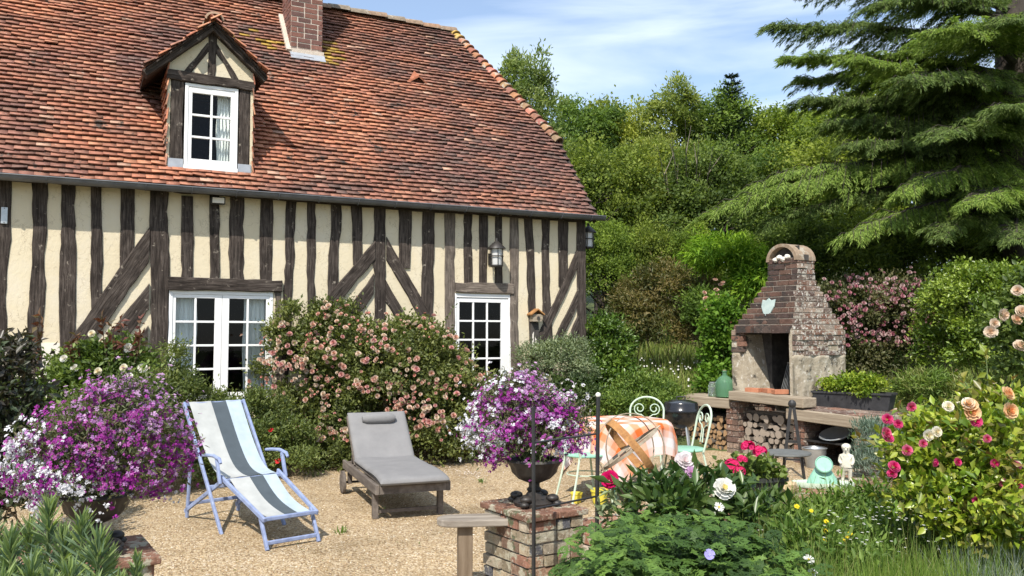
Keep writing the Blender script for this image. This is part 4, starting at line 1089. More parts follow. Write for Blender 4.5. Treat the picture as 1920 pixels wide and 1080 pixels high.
t = thing('glass_jar', 'small clear glass jar beside the green demijohn', 'jar', fw_(-1.36, 0.0, 0.745), 0)
b = MB(); b.lathe([(0.001, 0), (0.06, 0), (0.066, 0.01), (0.066, 0.15), (0.05, 0.18), (0.05, 0.2), (0.045, 0.2), (0.045, 0.18), (0.06, 0.15), (0.06, 0.012), (0.001, 0.012)], 20); b.build('body', M_['clear_glass'], t, smooth_=True)
b = MB(); b.lathe([(0.001, 0.206), (0.052, 0.206), (0.052, 0.19)], 16); b.build('lid', M_['galvanised'], t)
# metal basin on the shelf and buckets below
t = thing('metal_basin', 'dull metal basin tipped on the dark shelf under the right counter', 'basin', fw_(0.60, 0.06, 0.325), -FPHI)
b = MB(); b.lathe([(0.001, 0.0), (0.10, 0.0), (0.19, 0.07), (0.205, 0.075), (0.19, 0.082), (0.10, 0.012), (0.001, 0.012)], 24, Matrix.Translation((0, 0, 0.02)) @ Matrix.Rotation(R(22), 4, 'X')); b.build('bowl', M_['galvanised'], t, smooth_=True)
b = MB(); b.tube([(0.19, 0, 0.10), (0.25, 0, 0.11), (0.30, -0.05, 0.11)], 0.008); b.build('handle', M_['black_iron'], t)
t = thing('metal_bucket', 'galvanised bucket on the ground under the right counter', 'bucket', fw_(0.50, -0.25, 0.0), 0)
b = MB(); b.lathe([(0.001, 0.0), (0.10, 0.0), (0.14, 0.24), (0.148, 0.245), (0.142, 0.25), (0.135, 0.24), (0.095, 0.012), (0.001, 0.012)], 24); b.build('body', M_['galvanised'], t, smooth_=True)
b = MB(); b.tube([(0.14 * math.cos(a), 0.02 * math.sin(a) - 0.02, 0.24 + 0.02 * math.sin(a)) for a in np.linspace(0, math.pi, 9)], 0.004, 5); b.build('handle', M_['black_iron'], t)
# trough planter
t = thing('trough_planter', 'long black plastic trough standing on the right counter', 'planter', fw_(0.50, 0.55, 0.675), -FPHI + R(18))
b = MB(); b.add([(-0.44, -0.11, 0), (0.44, -0.11, 0), (0.44, 0.11, 0), (-0.44, 0.11, 0), (-0.48, -0.14, 0.21), (0.48, -0.14, 0.21), (0.48, 0.14, 0.21), (-0.48, 0.14, 0.21)], [(3, 2, 1, 0), (0, 1, 5, 4), (1, 2, 6, 5), (2, 3, 7, 6), (3, 0, 4, 7)])
b.build('trough', M_['black_plastic'], t)
b = MB()
for (x0, x1, y0, y1) in ((-0.49, 0.49, -0.152, -0.132), (-0.49, 0.49, 0.132, 0.152), (-0.49, -0.47, -0.132, 0.132), (0.47, 0.49, -0.132, 0.132)): b.box(x0, x1, y0, y1, 0.195, 0.22)
b.build('rim', M_['black_plastic'], t)
b = MB(); b.box(-0.468, 0.468, -0.13, 0.13, 0.15, 0.19); b.build('soil', M_['soil'], t)
TROUGH = t.location.copy()
# ------------------------------------------------------------------ garden furniture and ornaments
def xf(t_loc, rz): return Matrix.Translation(t_loc) @ Matrix.Rotation(rz, 4, 'Z')
# deck chair
t = thing('deck_chair', 'striped canvas deck chair with footrest on a lilac blue wooden frame', 'deck chair', (-2.11, 7.08, 0.012), R(41))
def rail(name, p, q, w=0.023, th=0.036, mat='blue_paint', par=None):
    b = MB(); b.bar(p, q, w, th); return b.build(name, M_[mat], par or t, bevel=0.006)
for s in (-1, 1):
    x = 0.27 * s
    rail('back_rail', (x, 0.0, 0.0), (x, 0.88, 1.0))
    rail('leg', (x * 0.86, 0.86, 0.0), (x * 0.86, 0.80, 0.46))
    rail('brace', (x * 0.86, 0.90, 0.05), (x * 0.86, 0.06, 0.43))
    rail('seat_rail', (x * 0.92, 0.10, 0.45), (x * 0.80, -0.66, 0.215))
    rail('footrest_leg', (x * 0.78, -0.56, 0.245), (x * 0.78, -0.70, 0.0))
    rail('arm_post', (x * 1.05, 0.02, 0.40), (x * 1.05, 0.10, 0.60))
    b = MB(); b.tube([(x * 1.07, 0.42, 0.59), (x * 1.07, 0.3, 0.605), (x * 1.07, 0.15, 0.615), (x * 1.07, 0.03, 0.60), (x * 1.07, 0.0, 0.57)], [0.012, 0.014, 0.015, 0.015, 0.012], 8); b.build('armrest', M_['blue_paint'], t, smooth_=True)
rail('crossbar', (-0.27, 0.865, 0.985), (0.27, 0.865, 0.985), 0.03, 0.03)
rail('crossbar', (-0.25, 0.05, 0.42), (0.25, 0.05, 0.42), 0.03, 0.03); rail('crossbar', (-0.22, -0.64, 0.22), (0.22, -0.64, 0.22), 0.03, 0.03)
rail('crossbar', (-0.21, -0.675, 0.05), (0.21, -0.675, 0.05), 0.025, 0.03); rail('crossbar', (-0.23, 0.86, 0.12), (0.23, 0.86, 0.12), 0.025, 0.03); rail('crossbar', (-0.27, 0.30, 0.34), (0.27, 0.30, 0.34), 0.025, 0.03)
m, nt, b_ = nmat('canvas'); a = N(nt, 'ShaderNodeAttribute', attribute_name='Col'); v = coords(nt)
wv = ramp(nt, noise(nt, v, 9, 4, 0.6), [(0.3, (0.88,) * 3), (0.7, (1.06,) * 3)]); nt.links.new(mixc(nt, 1.0, a.outputs['Color'], wv, 'MULTIPLY'), b_.inputs['Base Color'])
b_.inputs['Roughness'].default_value = 0.95; b_.inputs['Specular IOR Level'].default_value = 0.1; bump(nt, b_, noise(nt, v, 180, 2, 0.5), 0.3, 0.001); M_['canvas'] = m
def canvas(name, pts, hw0, hw1):
    n = 24; m_ = len(pts); V = []; C = []
    for i, p in enumerate(pts):
        hw = hw0 + (hw1 - hw0) * i / (m_ - 1)
        for k in range(n + 1):
            u = k / n; V.append((hw * (2 * u - 1), p[0], p[1] + 0.006 * math.sin(u * 20 + i) * 0.3))
    pal_ = lambda u: (0.40, 0.41, 0.395) if u < 0.40 else ((0.075, 0.092, 0.105) if u < 0.70 else (0.38, 0.45, 0.50))
    V2 = []; F = []; C = []
    for k in range(n):                         # separate strips keep the stripe edges crisp
        c = pal_((k + 0.5) / n); b0 = len(V2)
        for i in range(m_): V2 += [V[i * (n + 1) + k], V[i * (n + 1) + k + 1]]; C += [c, c]
        for i in range(m_ - 1): F.append((b0 + 2 * i, b0 + 2 * i + 1, b0 + 2 * i + 3, b0 + 2 * i + 2))
    return link_mesh(name, np_mesh(name, V2, F, np.array(C), True), M_['canvas'], t)
P0, P1 = (0.86, 1.005), (0.05, 0.44)
canvas('back_canvas', [(P0[0] + (P1[0] - P0[0]) * s - 0.02 * math.sin(math.pi * s), P0[1] + (P1[1] - P0[1]) * s - 0.16 * math.sin(math.pi * s ** 1.15)) for s in np.linspace(0, 1, 16)], 0.235, 0.215)
canvas('footrest_canvas', [(0.03 - 0.65 * s, 0.435 - 0.205 * s - 0.05 * math.sin(math.pi * s)) for s in np.linspace(0, 1, 10)], 0.20, 0.18)
# sun lounger
t = thing('sun_lounger', 'weathered wooden sun lounger with a flat grey cushion', 'sun lounger', (-0.92, 7.64, 0.012), R(21))
for s in (-1, 1):
    b = MB(); b.prism([(0, 0), (0, 0)], 0, 0) if False else None
    b = MB(); x = 0.315 * s; b.box(x - 0.018, x + 0.018, -0.20, 1.42, 0.235, 0.32); b.build('side_rail', M_['teak'], t, bevel=0.006)
    b = MB(); b.box(x * 0.93 - 0.025, x * 0.93 + 0.025, -0.03, 0.03, 0, 0.24); b.build('leg', M_['teak'], t, bevel=0.005)
    b = MB(); b.box(x * 0.9 - 0.02, x * 0.9 + 0.02, 1.24, 1.30, 0.10, 0.24); b.build('leg', M_['teak'], t, bevel=0.005)
    b = MB(); Mw = Matrix.Translation((x * 1.12, 1.27, 0.115)) @ Matrix.Rotation(R(90), 4, 'Y')
    b.lathe([(0.02, -0.02), (0.10, -0.018), (0.115, -0.012), (0.115, 0.012), (0.10, 0.018), (0.02, 0.02)], 24, Mw); b.build('wheel', M_['teak'], t, smooth_=True)
b = MB(); b.tube([(-0.36, 1.27, 0.115), (0.36, 1.27, 0.115)], 0.012); b.build('axle', M_['black_iron'], t)
for y in (-0.18, 0.55, 1.38): b = MB(); b.box(-0.295, 0.295, y - 0.02, y + 0.02, 0.24, 0.305); b.build('crossbar', M_['teak'], t)
b = MB(); b.bar((-0.29, 0, 0.06), (0.29, 0, 0.06), 0.02, 0.03); b.build('crossbar', M_['teak'], t)
b = MB(); k = 0
y = -0.18
while y < 0.9: b.box(-0.294, 0.294, y, y + 0.05, 0.322, 0.338); y += 0.065
b.build('seat_slats', M_['teak'], t)
bp, bq = Vector((0, 0.93, 0.335)), Vector((0, 1.36, 0.745)); bd = (bq - bp).normalized(); bn = Vector((0, -bd.z, bd.y))
Mb = Matrix((Vector((1, 0, 0)), bd, bn)).transposed().to_4x4(); Mb.translation = bp; BL = (bq - bp).length
b = MB()
for s in (-1, 1): b.box(0.285 * s - 0.018, 0.285 * s + 0.018, 0, BL + 0.03, -0.03, 0.0, Mb)
k = 0.03
while k < BL: b.box(-0.267, 0.267, k, k + 0.045, -0.022, -0.004, Mb); k += 0.06
b.build('back_frame', M_['teak'], t)
b = MB(); b.bar((-0.24, 1.25, 0.60), (-0.24, 1.36, 0.30), 0.025, 0.025); b.bar((0.24, 1.25, 0.60), (0.24, 1.36, 0.30), 0.025, 0.025); b.build('prop', M_['teak'], t)
def cushion(name, L, W, T, M, seed, nose=0.0):
    q = np.random.RandomState(seed); nx, ny = 16, 26; V = []; F = []
    def prof(a, b_):
        e = min(a, 1 - a) * W; f = min(b_, 1 - b_) * L; d = min(e, f); r = T * 0.5
        return r * (1 - max(0, 1 - d / 0.045) ** 2) ** 0.5 if d < 0.045 else r
    for side in (1, -1):
        for j in range(ny + 1):
            for i in range(nx + 1):
                a = 0.5 - 0.5 * math.cos(math.pi * i / nx); c = 0.5 - 0.5 * math.cos(math.pi * j / ny)
                h = prof(a, c) + 0.005 * math.sin(a * 6 + seed) * math.sin(c * 7) - (0.004 if side > 0 and abs(c - 0.5) < 0.012 else 0)
                V.append(M @ Vector(((a - 0.5) * W, c * L, T / 2 + side * h - nose * (1 - c) ** 8)))
    B = (nx + 1) * (ny + 1)
    for j in range(ny):
        for i in range(nx):
            p = j * (nx + 1) + i; F.append((p, p + 1, p + nx + 2, p + nx + 1)); F.append((B + p, B + p + nx + 1, B + p + nx + 2, B + p + 1))
    o = link_mesh(name, np_mesh(name, V, F, None, True), M_['grey_cushion'], t); return o
cu = cushion('seat_cushion', 1.21, 0.61, 0.065, Matrix.Translation((0.0, -0.27, 0.338)), 1, 0.03)
cu2 = cushion('back_cushion', BL + 0.05, 0.60, 0.06, Mb @ Matrix.Translation((0, -0.01, 0.0)), 2)
b = MB(); b.tube([Mb @ Vector((-0.17 + 0.34 * k / 10, BL - 0.09, 0.085)) for k in range(11)], [0.028, 0.047, 0.052, 0.054, 0.054, 0.054, 0.054, 0.054, 0.052, 0.047, 0.028], 14); b.build('head_pillow', M_['grey_cushion'], t, smooth_=True)
# bistro table under a checked cloth
TC = np.array([1.10, 8.65, 0.012])
t = thing('garden_table', 'round mint metal garden table hidden under the checked cloth', 'table', TC, 0)
b = MB(); b.lathe([(0.001, 0.715), (0.45, 0.715), (0.46, 0.725), (0.45, 0.735), (0.001, 0.735)], 40); b.build('tabletop', M_['mint'], t)
b = MB(); b.tube([(0, 0, 0.30), (0, 0, 0.72)], 0.025); b.build('column', M_['mint'], t)
for k in range(3):
    a = R(250 + 120 * k); b = MB(); b.tube([(c * math.cos(a), c * math.sin(a), z) for c, z in ((0.0, 0.34), (0.10, 0.36), (0.20, 0.28), (0.26, 0.12), (0.30, 0.0))], 0.018); b.build('leg', M_['mint'], t, smooth_=True)
m, nt, b_ = nmat('gingham'); uv = N(nt, 'ShaderNodeUVMap'); sp = N(nt, 'ShaderNodeSeparateXYZ'); nt.links.new(uv.outputs[0], sp.inputs[0])
def stripe(sock):
    f = N(nt, 'ShaderNodeMath', operation='FRACT'); nt.links.new(sock, f.inputs[0])
    return ramp(nt, f.outputs[0], [(0.0, (0, 0, 0)), (0.14, (0, 0, 0)), (0.18, (0.5, 0.5, 0.5)), (0.36, (0.5, 0.5, 0.5)), (0.40, (1, 1, 1)), (0.60, (1, 1, 1)), (0.64, (0.35, 0.35, 0.35)), (0.86, (0.35, 0.35, 0.35)), (0.9, (0, 0, 0))])
sa_, sb_ = stripe(sp.outputs[0]), stripe(sp.outputs[1])
ad = mixc(nt, 0.5, sa_, sb_)
c = ramp(nt, ad, [(0.05, (0.60, 0.56, 0.56)), (0.38, (0.62, 0.40, 0.33)), (0.60, (0.64, 0.30, 0.18)), (0.92, (0.66, 0.13, 0.03))])
nt.links.new(c, b_.inputs['Base Color']); b_.inputs['Roughness'].default_value = 0.9; b_.inputs['Specular IOR Level'].default_value = 0.1; M_['gingham'] = m
def cloth():
    n = 96; h = 0.76; r0 = 0.465; zt = 0.745; V = []; UV = []; rot = R(38)
    for j in range(n + 1):
        for i in range(n + 1):
            u, v = (i / n * 2 - 1) * h, (j / n * 2 - 1) * h; d = math.hypot(u, v); a = math.atan2(v, u)
            if d <= r0: p = (u, v, zt + 0.002 * math.sin(u * 17) * math.sin(v * 13))
            else:
                e = d - r0; bend = min(e, 0.05); dn = e - 0.04 if e > 0.04 else 0
                fl = 0.10 * (1 - math.exp(-e / 0.25)); fold = (0.035 * math.sin(a * 11 + 0.7) + 0.02 * math.sin(a * 19)) * min(1, e / 0.2)
                rr = r0 + 0.03 * min(1, e / 0.05) + fl * 0.6 + fold
                p = (rr * math.cos(a), rr * math.sin(a), zt - (e - 0.012 * min(1, e / 0.05)) * 0.985)
            ca, sa = math.cos(rot), math.sin(rot)
            V.append((p[0] * ca - p[1] * sa, p[0] * sa + p[1] * ca, p[2])); UV.append((u / 0.30 + 0.3, v / 0.30 + 0.15))
    I = np.arange(n)[:, None] * (n + 1) + np.arange(n)[None]
    F = np.stack([I, I + 1, I + n + 2, I + n + 1], -1).reshape(-1, 4)
    me = np_mesh('tablecloth', V, F, None, True); ul = me.uv_layers.new(name='UVMap'); ul.data.foreach_set('uv', np.array(UV, np.float32)[F.ravel()].ravel())
    o = link_mesh('tablecloth', me, M_['gingham'], None, TC); tag(o, 'peach and white checked cloth draped over the round garden table', 'tablecloth')
cloth()
# bistro chairs
def chair():
    r = thing('bistro_chair', '', 'chair', (0, 0, 0))
    b = MB(); b.lathe([(0.001, 0.44), (0.185, 0.44), (0.20, 0.448), (0.20, 0.458), (0.185, 0.466), (0.001, 0.468)], 28); b.build('seat', M_['mint'], r, smooth_=True)
    for s in (-1, 1):
        b = MB(); b.tube([(0.15 * s, -0.13, 0.445), (0.165 * s, -0.16, 0.25), (0.185 * s, -0.20, 0.0)], 0.0105); b.build('leg', M_['mint_pale'], r, smooth_=True)
        b = MB(); b.tube([(0.15 * s, 0.13, 0.445), (0.165 * s, 0.17, 0.25), (0.185 * s, 0.23, 0.0)], 0.0105); b.build('leg', M_['mint_pale'], r, smooth_=True)
    b = MB(); b.tube([(0.165 * math.cos(a), 0.175 * math.sin(a), 0.27) for a in np.linspace(0, 6.283, 25)[:-1]], 0.006, 6, closed=True); b.build('leg_ring', M_['mint_pale'], r, smooth_=True)
    b = MB(); pts = [(-0.17, 0.13, 0.44), (-0.185, 0.17, 0.60), (-0.19, 0.20, 0.74)] + [(-0.19 * math.cos(a), 0.20 + 0.035 * math.sin(a), 0.74 + 0.15 * math.sin(a)) for a in np.linspace(0.2, math.pi - 0.2, 13)] + [(0.19, 0.20, 0.74), (0.185, 0.17, 0.60), (0.17, 0.13, 0.44)]
    b.tube(pts, 0.011); b.build('back_frame', M_['mint_pale'], r, smooth_=True)
    for s in (-1, 1):
        b = MB(); pts = []
        for k in range(40):
            a = k / 39; ang = R(200 + 560 * a); rr = 0.075 * (1 - 0.72 * a)
            pts.append((s * (0.082 + rr * math.cos(ang)), 0.205, 0.76 + rr * math.sin(ang)))
        b.tube([(s * 0.03, 0.17, 0.52), (s * 0.02, 0.19, 0.66)] + pts[4:], 0.0065, 6); b.build('scroll', M_['mint_pale'], r, smooth_=True)
    return r
c0 = chair(); G_ = 'mint bistro chairs round the table'
for k, (x, y, a, lab) in enumerate(((1.74, 8.66, -82, 'mint bistro chair seen side on at the right of the checked table'), (1.50, 9.62, -12, 'mint bistro chair behind the checked table with its scrolled back showing'), (0.70, 8.28, 112, 'mint bistro chair at the left of the table, half behind the urn flowers'))):
    o = c0 if k == 0 else copy_tree(c0)
    o.location = (x, y, 0.012); o.rotation_euler = (0, 0, R(a)); o['label'] = lab; o['group'] = G_
# kettle grill
p = at(1277, 770, 10.1)
t = thing('kettle_grill', 'black kettle barbecue on thin legs behind the checked table', 'barbecue', (p[0], p[1], 0.012), 0)
b = MB(); b.lathe([(0.001, 0.50), (0.07, 0.505), (0.14, 0.54), (0.19, 0.60), (0.21, 0.68), (0.212, 0.70)], 32); b.build('bowl', M_['enamel'], t, smooth_=True)
b = MB(); b.lathe([(0.225, 0.70), (0.225, 0.715), (0.205, 0.735), (0.20, 0.79), (0.19, 0.81), (0.11, 0.835), (0.001, 0.84)], 32); b.build('lid', M_['enamel'], t, smooth_=True)
b = MB(); b.tube([(-0.05, 0, 0.835), (-0.05, 0, 0.875), (0.05, 0, 0.875), (0.05, 0, 0.835)], 0.008); b.build('handle', M_['black_plastic'], t)
for k in range(3):
    a = R(-75 + 120 * k); b = MB(); b.tube([(0.12 * math.cos(a), 0.12 * math.sin(a), 0.54), (0.25 * math.cos(a), 0.25 * math.sin(a), 0.0)], 0.011); b.build('leg', M_['galvanised'], t)
b = MB(); b.lathe([(0.001, 0.22), (0.16, 0.22), (0.17, 0.235), (0.16, 0.23), (0.001, 0.23)], 24); b.build('ash_tray', M_['galvanised'], t)
# low dark table and iron stand near the fireplace
p = at(1474, 850, 8.7)
t = thing('side_table', 'low dark grey round table in front of the fireplace', 'table', (p[0], p[1], 0.012), 0)
b = MB(); b.lathe([(0.001, 0.395), (0.235, 0.395), (0.245, 0.405), (0.24, 0.42), (0.001, 0.425)], 36); b.build('tabletop', vary('slate', (0.10, 0.105, 0.10), (0.15, 0.155, 0.15), 8, 0.6, 0.1), t)
for k in range(3):
    a = R(200 + 120 * k); b = MB(); b.tube([(0.16 * math.cos(a), 0.16 * math.sin(a), 0.40), (0.20 * math.cos(a), 0.20 * math.sin(a), 0.0)], 0.012); b.build('leg', M_['black_iron'], t)
p = at(1486, 800, 9.7)
t = thing('iron_stand', 'black iron A-shaped stand leaning before the log bay', 'stand', (p[0], p[1], 0.012), R(-20))
for s in (-1, 1): b = MB(); b.bar((0.015 * s, 0, 0.80), (0.115 * s, -0.02, 0.0), 0.035, 0.03); b.build('leg', M_['black_iron'], t)
b = MB(); b.bar((-0.06, 0, 0.40), (0.06, 0, 0.40), 0.02, 0.03); b.bar((-0.09, 0, 0.2), (0.09, 0, 0.2), 0.02, 0.02); b.build('crossbar', M_['black_iron'], t)
b = MB(); b.blob((0, 0, 0.82), (0.045, 0.03, 0.05), 10, 7); b.build('finial', M_['black_iron'], t)

# brick pillars with urns
PB = [(0.30, 0.19, 0.13), (0.25, 0.16, 0.115), (0.36, 0.29, 0.20), (0.29, 0.24, 0.165), (0.40, 0.34, 0.255), (0.10, 0.10, 0.11), (0.25, 0.13, 0.09)]
def pillar(loc, rz, w, d, label, seed):
    t = thing('brick_pillar', label, 'pillar', loc, rz, 'brick pillars beside the terrace opening')
    c = MB(); c.box(-w / 2 + 0.012, w / 2 - 0.012, -d / 2 + 0.012, d / 2 - 0.012, 0, 0.485); c.build('core', M_['mortar'], t)
    b = MB()
    for (o, ux, nn, L) in (((-w / 2, -d / 2, 0), (1, 0, 0), (0, -1, 0), w), ((w / 2, -d / 2, 0), (0, 1, 0), (1, 0, 0), d), ((w / 2, d / 2, 0), (-1, 0, 0), (0, 1, 0), w), ((-w / 2, d / 2, 0), (0, -1, 0), (-1, 0, 0), d)):
        lay_bricks(b, o, ux, nn, L, 0.0, 0.487, PB, bl=0.2, bh=0.058, seed=seed + int(nn[0] * 3 + nn[1] * 7), jit=0.004)
    b.build('bricks', M_['pillar_brick'], t, colour=True)
    c = MB(); q = np.random.RandomState(seed)
    for i in range(2):
        for j in range(2):
            k = q.uniform(0.7, 1.2); c.col = (0.22 * k, 0.115 * k, 0.078 * k)
            W, Dd = w / 2 + 0.03, d / 2 + 0.03
            x0, x1 = (-W, -0.003) if i == 0 else (0.003, W); y0, y1 = (-Dd, -0.003) if j == 0 else (0.003, Dd)
            z = q.normal(0, 0.003); c.box(x0, x1, y0, y1, 0.49 + z, 0.53 + z)
    c.build('cap', M_['pillar_brick'], t, colour=True, bevel=0.008)
    return t
PR = R(33)
UR = np.array([0.142, 5.62]); UL = np.array([-2.08, 4.32])
pillar((0.135, 5.50, 0), PR, 0.40, 0.50, 'mossy brick pillar carrying the urn in the middle foreground', 31)
pillar((-2.10, 4.30, 0), PR, 0.52, 0.48, 'shaded brick pillar carrying the urn at the far left', 37)
URN = [(0.001, 0.0), (0.13, 0.0), (0.135, 0.02), (0.11, 0.04), (0.06, 0.055), (0.04, 0.08), (0.05, 0.095), (0.035, 0.11), (0.035, 0.135), (0.06, 0.145), (0.105, 0.165), (0.14, 0.20), (0.15, 0.235), (0.17, 0.262), (0.178, 0.275), (0.17, 0.29), (0.155, 0.285), (0.13, 0.24)]
def urn(loc, label, s=1.0):
    t = thing('garden_urn', label, 'urn', loc, R(20), 'cast iron urns on brick pillars')
    b = MB(); b.lathe(URN[:9], 28); b.build('foot', M_['cast_iron'], t, smooth_=True)
    b = MB(); b.lathe(URN[8:], 48, None, 16, 0.025); b.build('bowl', M_['cast_iron'], t, smooth_=True)
    for k in range(4):
        a = R(45 + 90 * k); b = MB(); b.blob((0.125 * math.cos(a), 0.125 * math.sin(a), 0.05), (0.042, 0.042, 0.024), 12, 8); b.blob((0.155 * math.cos(a), 0.155 * math.sin(a), 0.02), (0.03, 0.03, 0.02), 8, 6); b.build('scroll_foot', M_['cast_iron'], t, smooth_=True)
    b = MB(); b.lathe([(0.001, 0.25), (0.135, 0.25)], 24); b.build('soil', M_['soil'], t)
urn((UR[0], UR[1] - 0.12, 0.532), 'dark cast iron urn on the pillar in the middle foreground')
urn((UL[0], UL[1], 0.532), 'dark cast iron urn on the shaded pillar at far left')
# plank bench beside the pillar
t = thing('plank_bench', 'weathered plank seat with a rounded end beside the middle pillar', 'bench', (-0.27, 5.42, 0), R(8))
pl_ = [(-0.22 + 0.10 * (1 - math.sin(a)), 0.10 * math.cos(a)) for a in np.linspace(0, math.pi, 9)]
b = MB(); n = 12
pl_ = [(-0.10 - 0.10 * math.sin(a), 0.10 * math.cos(a)) for a in np.linspace(0, math.pi, n)] + [(0.24, -0.105), (0.24, 0.105)]
b.add([(x, y, 0.425) for x, y in pl_] + [(x, y, 0.468) for x, y in pl_], [tuple(range(n + 2))[::-1], tuple(range(n + 2, 2 * n + 4))] + [(i, (i + 1) % (n + 2), n + 2 + (i + 1) % (n + 2), n + 2 + i) for i in range(n + 2)])
b.build('seat_plank', M_['bench_wood'], t, bevel=0.008)
b = MB(); b.box(-0.07, 0.02, -0.05, 0.05, 0.0, 0.425); b.build('leg', M_['post_wood'], t, bevel=0.006)
# low brick wall running back from the pillar
LW0, LW1 = np.array([0.42, 5.42]), np.array([3.9, 8.05])
ld = (LW1 - LW0) / np.linalg.norm(LW1 - LW0); LWL = np.linalg.norm(LW1 - LW0); lrot = math.atan2(ld[1], ld[0])
t = thing('low_brick_wall', 'low retaining wall with flat brick coping behind the flower bed', 'wall', (LW0[0], LW0[1], 0), lrot)
b = MB(); b.box(0, LWL, -0.24, 0.24, -0.05, 0.30); b.build('core', M_['mortar'], t)
b = MB(); lay_bricks(b, (0, -0.25, 0), (1, 0, 0), (0, -1, 0), LWL, 0.0, 0.30, PB, seed=81); lay_bricks(b, (LWL, 0.25, 0), (-1, 0, 0), (0, 1, 0), LWL, 0.0, 0.30, PB, seed=82); b.build('bricks', M_['pillar_brick'], t, colour=True)
b = MB(); x = 0; q = np.random.RandomState(6)
while x < LWL:
    for j in range(2):
        k = q.uniform(0.6, 1.25); b.col = (0.26 * k, 0.13 * k, 0.085 * k); z = q.normal(0, 0.003)
        b.box(x + 0.004, x + 0.112, -0.27 + 0.272 * j, -0.003 + 0.272 * j, 0.305 + z, 0.375 + z)
    x += 0.118
b.build('coping', M_['pillar_brick'], t, colour=True, bevel=0.006)
def on_lw(px, z=0.378, off=0.0):               # a spot on the wall's top below a picture column
    k = (px - 960) / FPX
    s = (k * LW0[1] - LW0[0]) / (ld[0] - k * ld[1]); p = LW0 + ld * s + np.array([-ld[1], ld[0]]) * off
    return (p[0], p[1], z)
# plant support of black rods
t = thing('plant_support', 'black iron plant support of two rods and two crossbars before the pillar', 'plant support', (0.117, 4.72, 0), 0)
A, B = np.array([0, 0]), np.array([0.375, 0.30])
for k, (p, h) in enumerate(((A, 1.21), (B, 1.245))):
    b = MB(); b.tube([(p[0], p[1], 0.0), (p[0] + 0.002, p[1], 0.6), (p[0] + (0.012 if k else 0), p[1], h)], 0.0105 if k == 0 else 0.012); b.build('rod', M_['black_iron'], t)
b = MB(); b.blob((B[0] + 0.012, B[1], 1.255), 0.016, 10, 7); b.build('knob', M_['limewash'], t, smooth_=True)
for z in (1.02, 0.66): b = MB(); b.tube([(A[0], A[1], z - 0.005), (B[0], B[1], z + 0.01)], 0.006); b.build('crossbar', M_['black_iron'], t)
# armillary sphere
p = on_lw(1180); 
t = thing('armillary_sphere', 'rusty armillary sphere with a broad band crossing thin rings', 'garden ornament', p, 0)
b = MB(); b.tube([(0, 0, 0), (0, 0, 0.26)], 0.012); b.lathe([(0.07, 0.0), (0.07, 0.012), (0.02, 0.03), (0.001, 0.03)], 16); b.build('stand', M_['rusty_iron'], t)
CZ = 0.48; RA = 0.232
def ring(axis, up, r, band, mat, name, thick=0.004):
    z = Vector(axis).normalized(); x = Vector(up); x = (x - z * x.dot(z)).normalized(); y = z.cross(x)
    Mr = Matrix((x, y, z)).transposed().to_4x4(); Mr.translation = (0, 0, CZ); n = 56; b = MB(); V = []
    for (rr, h) in ((r, -band / 2), (r, band / 2), (r - thick, band / 2), (r - thick, -band / 2)):
        for k in range(n): V.append((rr * math.cos(6.2832 * k / n), rr * math.sin(6.2832 * k / n), h))
    F = [(a * n + k, a * n + (k + 1) % n, ((a + 1) % 4) * n + (k + 1) % n, ((a + 1) % 4) * n + k) for a in range(4) for k in range(n)]
    b.add(V, F, Mr); b.build(name, M_[mat], t)
ring((0.1, -1, 0.12), (1, 0, 0), RA, 0.016, 'rusty_iron', 'meridian_ring', 0.006)
ring((0.78, 0.12, 0.62), (0, 1, 0), RA - 0.008, 0.05, 'rust', 'equator_band')
ring((-0.60, 0.10, 0.80), (0, 1, 0), RA - 0.014, 0.02, 'rusty_iron', 'hour_ring')
ring((0.55, -0.80, 0.1), (0, 0, 1), RA - 0.02, 0.010, 'rusty_iron', 'horizon_ring')
b = MB(); b.tube([(-0.25 * 0.8, 0, CZ - 0.25 * 0.6), (0.25 * 0.8, 0, CZ + 0.25 * 0.6)], 0.006); b.build('arrow', M_['rusty_iron'], t)
# yellow pots
for k, (px, py, s, lab) in enumerate(((1081, 943, 0.85, 'smaller yellow pot left of the black rod'), (1124, 946, 1.25, 'larger yellow pot just right of the black rod'))):
    g = gp(px, py, 0.012); t = thing('yellow_pot', lab, 'pot', g, 0, 'yellow pots on the gravel')
    b = MB(); Ms = Matrix.Scale(s, 4); b.lathe([(0.001, 0), (0.045, 0), (0.058, 0.05), (0.064, 0.11), (0.056, 0.115), (0.05, 0.06), (0.001, 0.02)], 20, Ms); b.build('body', M_['yellow'], t, smooth_=True)
    b = MB(); b.lathe([(0.062, 0.098), (0.069, 0.10), (0.069, 0.118), (0.058, 0.118)], 20, Ms); b.build('rim', M_['yellow'], t)
# planter box with geraniums
p = on_lw(1398, 0.378, 0.0)
t = thing('planter_box', 'dark grey plastic planter box on the low wall holding pink geraniums', 'planter', p, lrot - R(18))
b = MB(); b.add([(-0.20, -0.085, 0), (0.20, -0.085, 0), (0.20, 0.085, 0), (-0.20, 0.085, 0), (-0.255, -0.12, 0.17), (0.255, -0.12, 0.17), (0.255, 0.12, 0.17), (-0.255, 0.12, 0.17)], [(3, 2, 1, 0), (0, 1, 5, 4), (1, 2, 6, 5), (2, 3, 7, 6), (3, 0, 4, 7)]); b.build('box', M_['black_plastic'], t)
b = MB()
for (x0, x1, y0, y1) in ((-0.265, 0.265, -0.13, -0.112), (-0.265, 0.265, 0.112, 0.13), (-0.265, -0.247, -0.112, 0.112), (0.247, 0.265, -0.112, 0.112)): b.box(x0, x1, y0, y1, 0.145, 0.175)
b.build('rim', M_['black_plastic'], t)
b = MB(); b.box(-0.235, 0.235, -0.105, 0.105, 0.10, 0.145); b.build('soil', M_['soil'], t)
PLANTER = Vector(p)
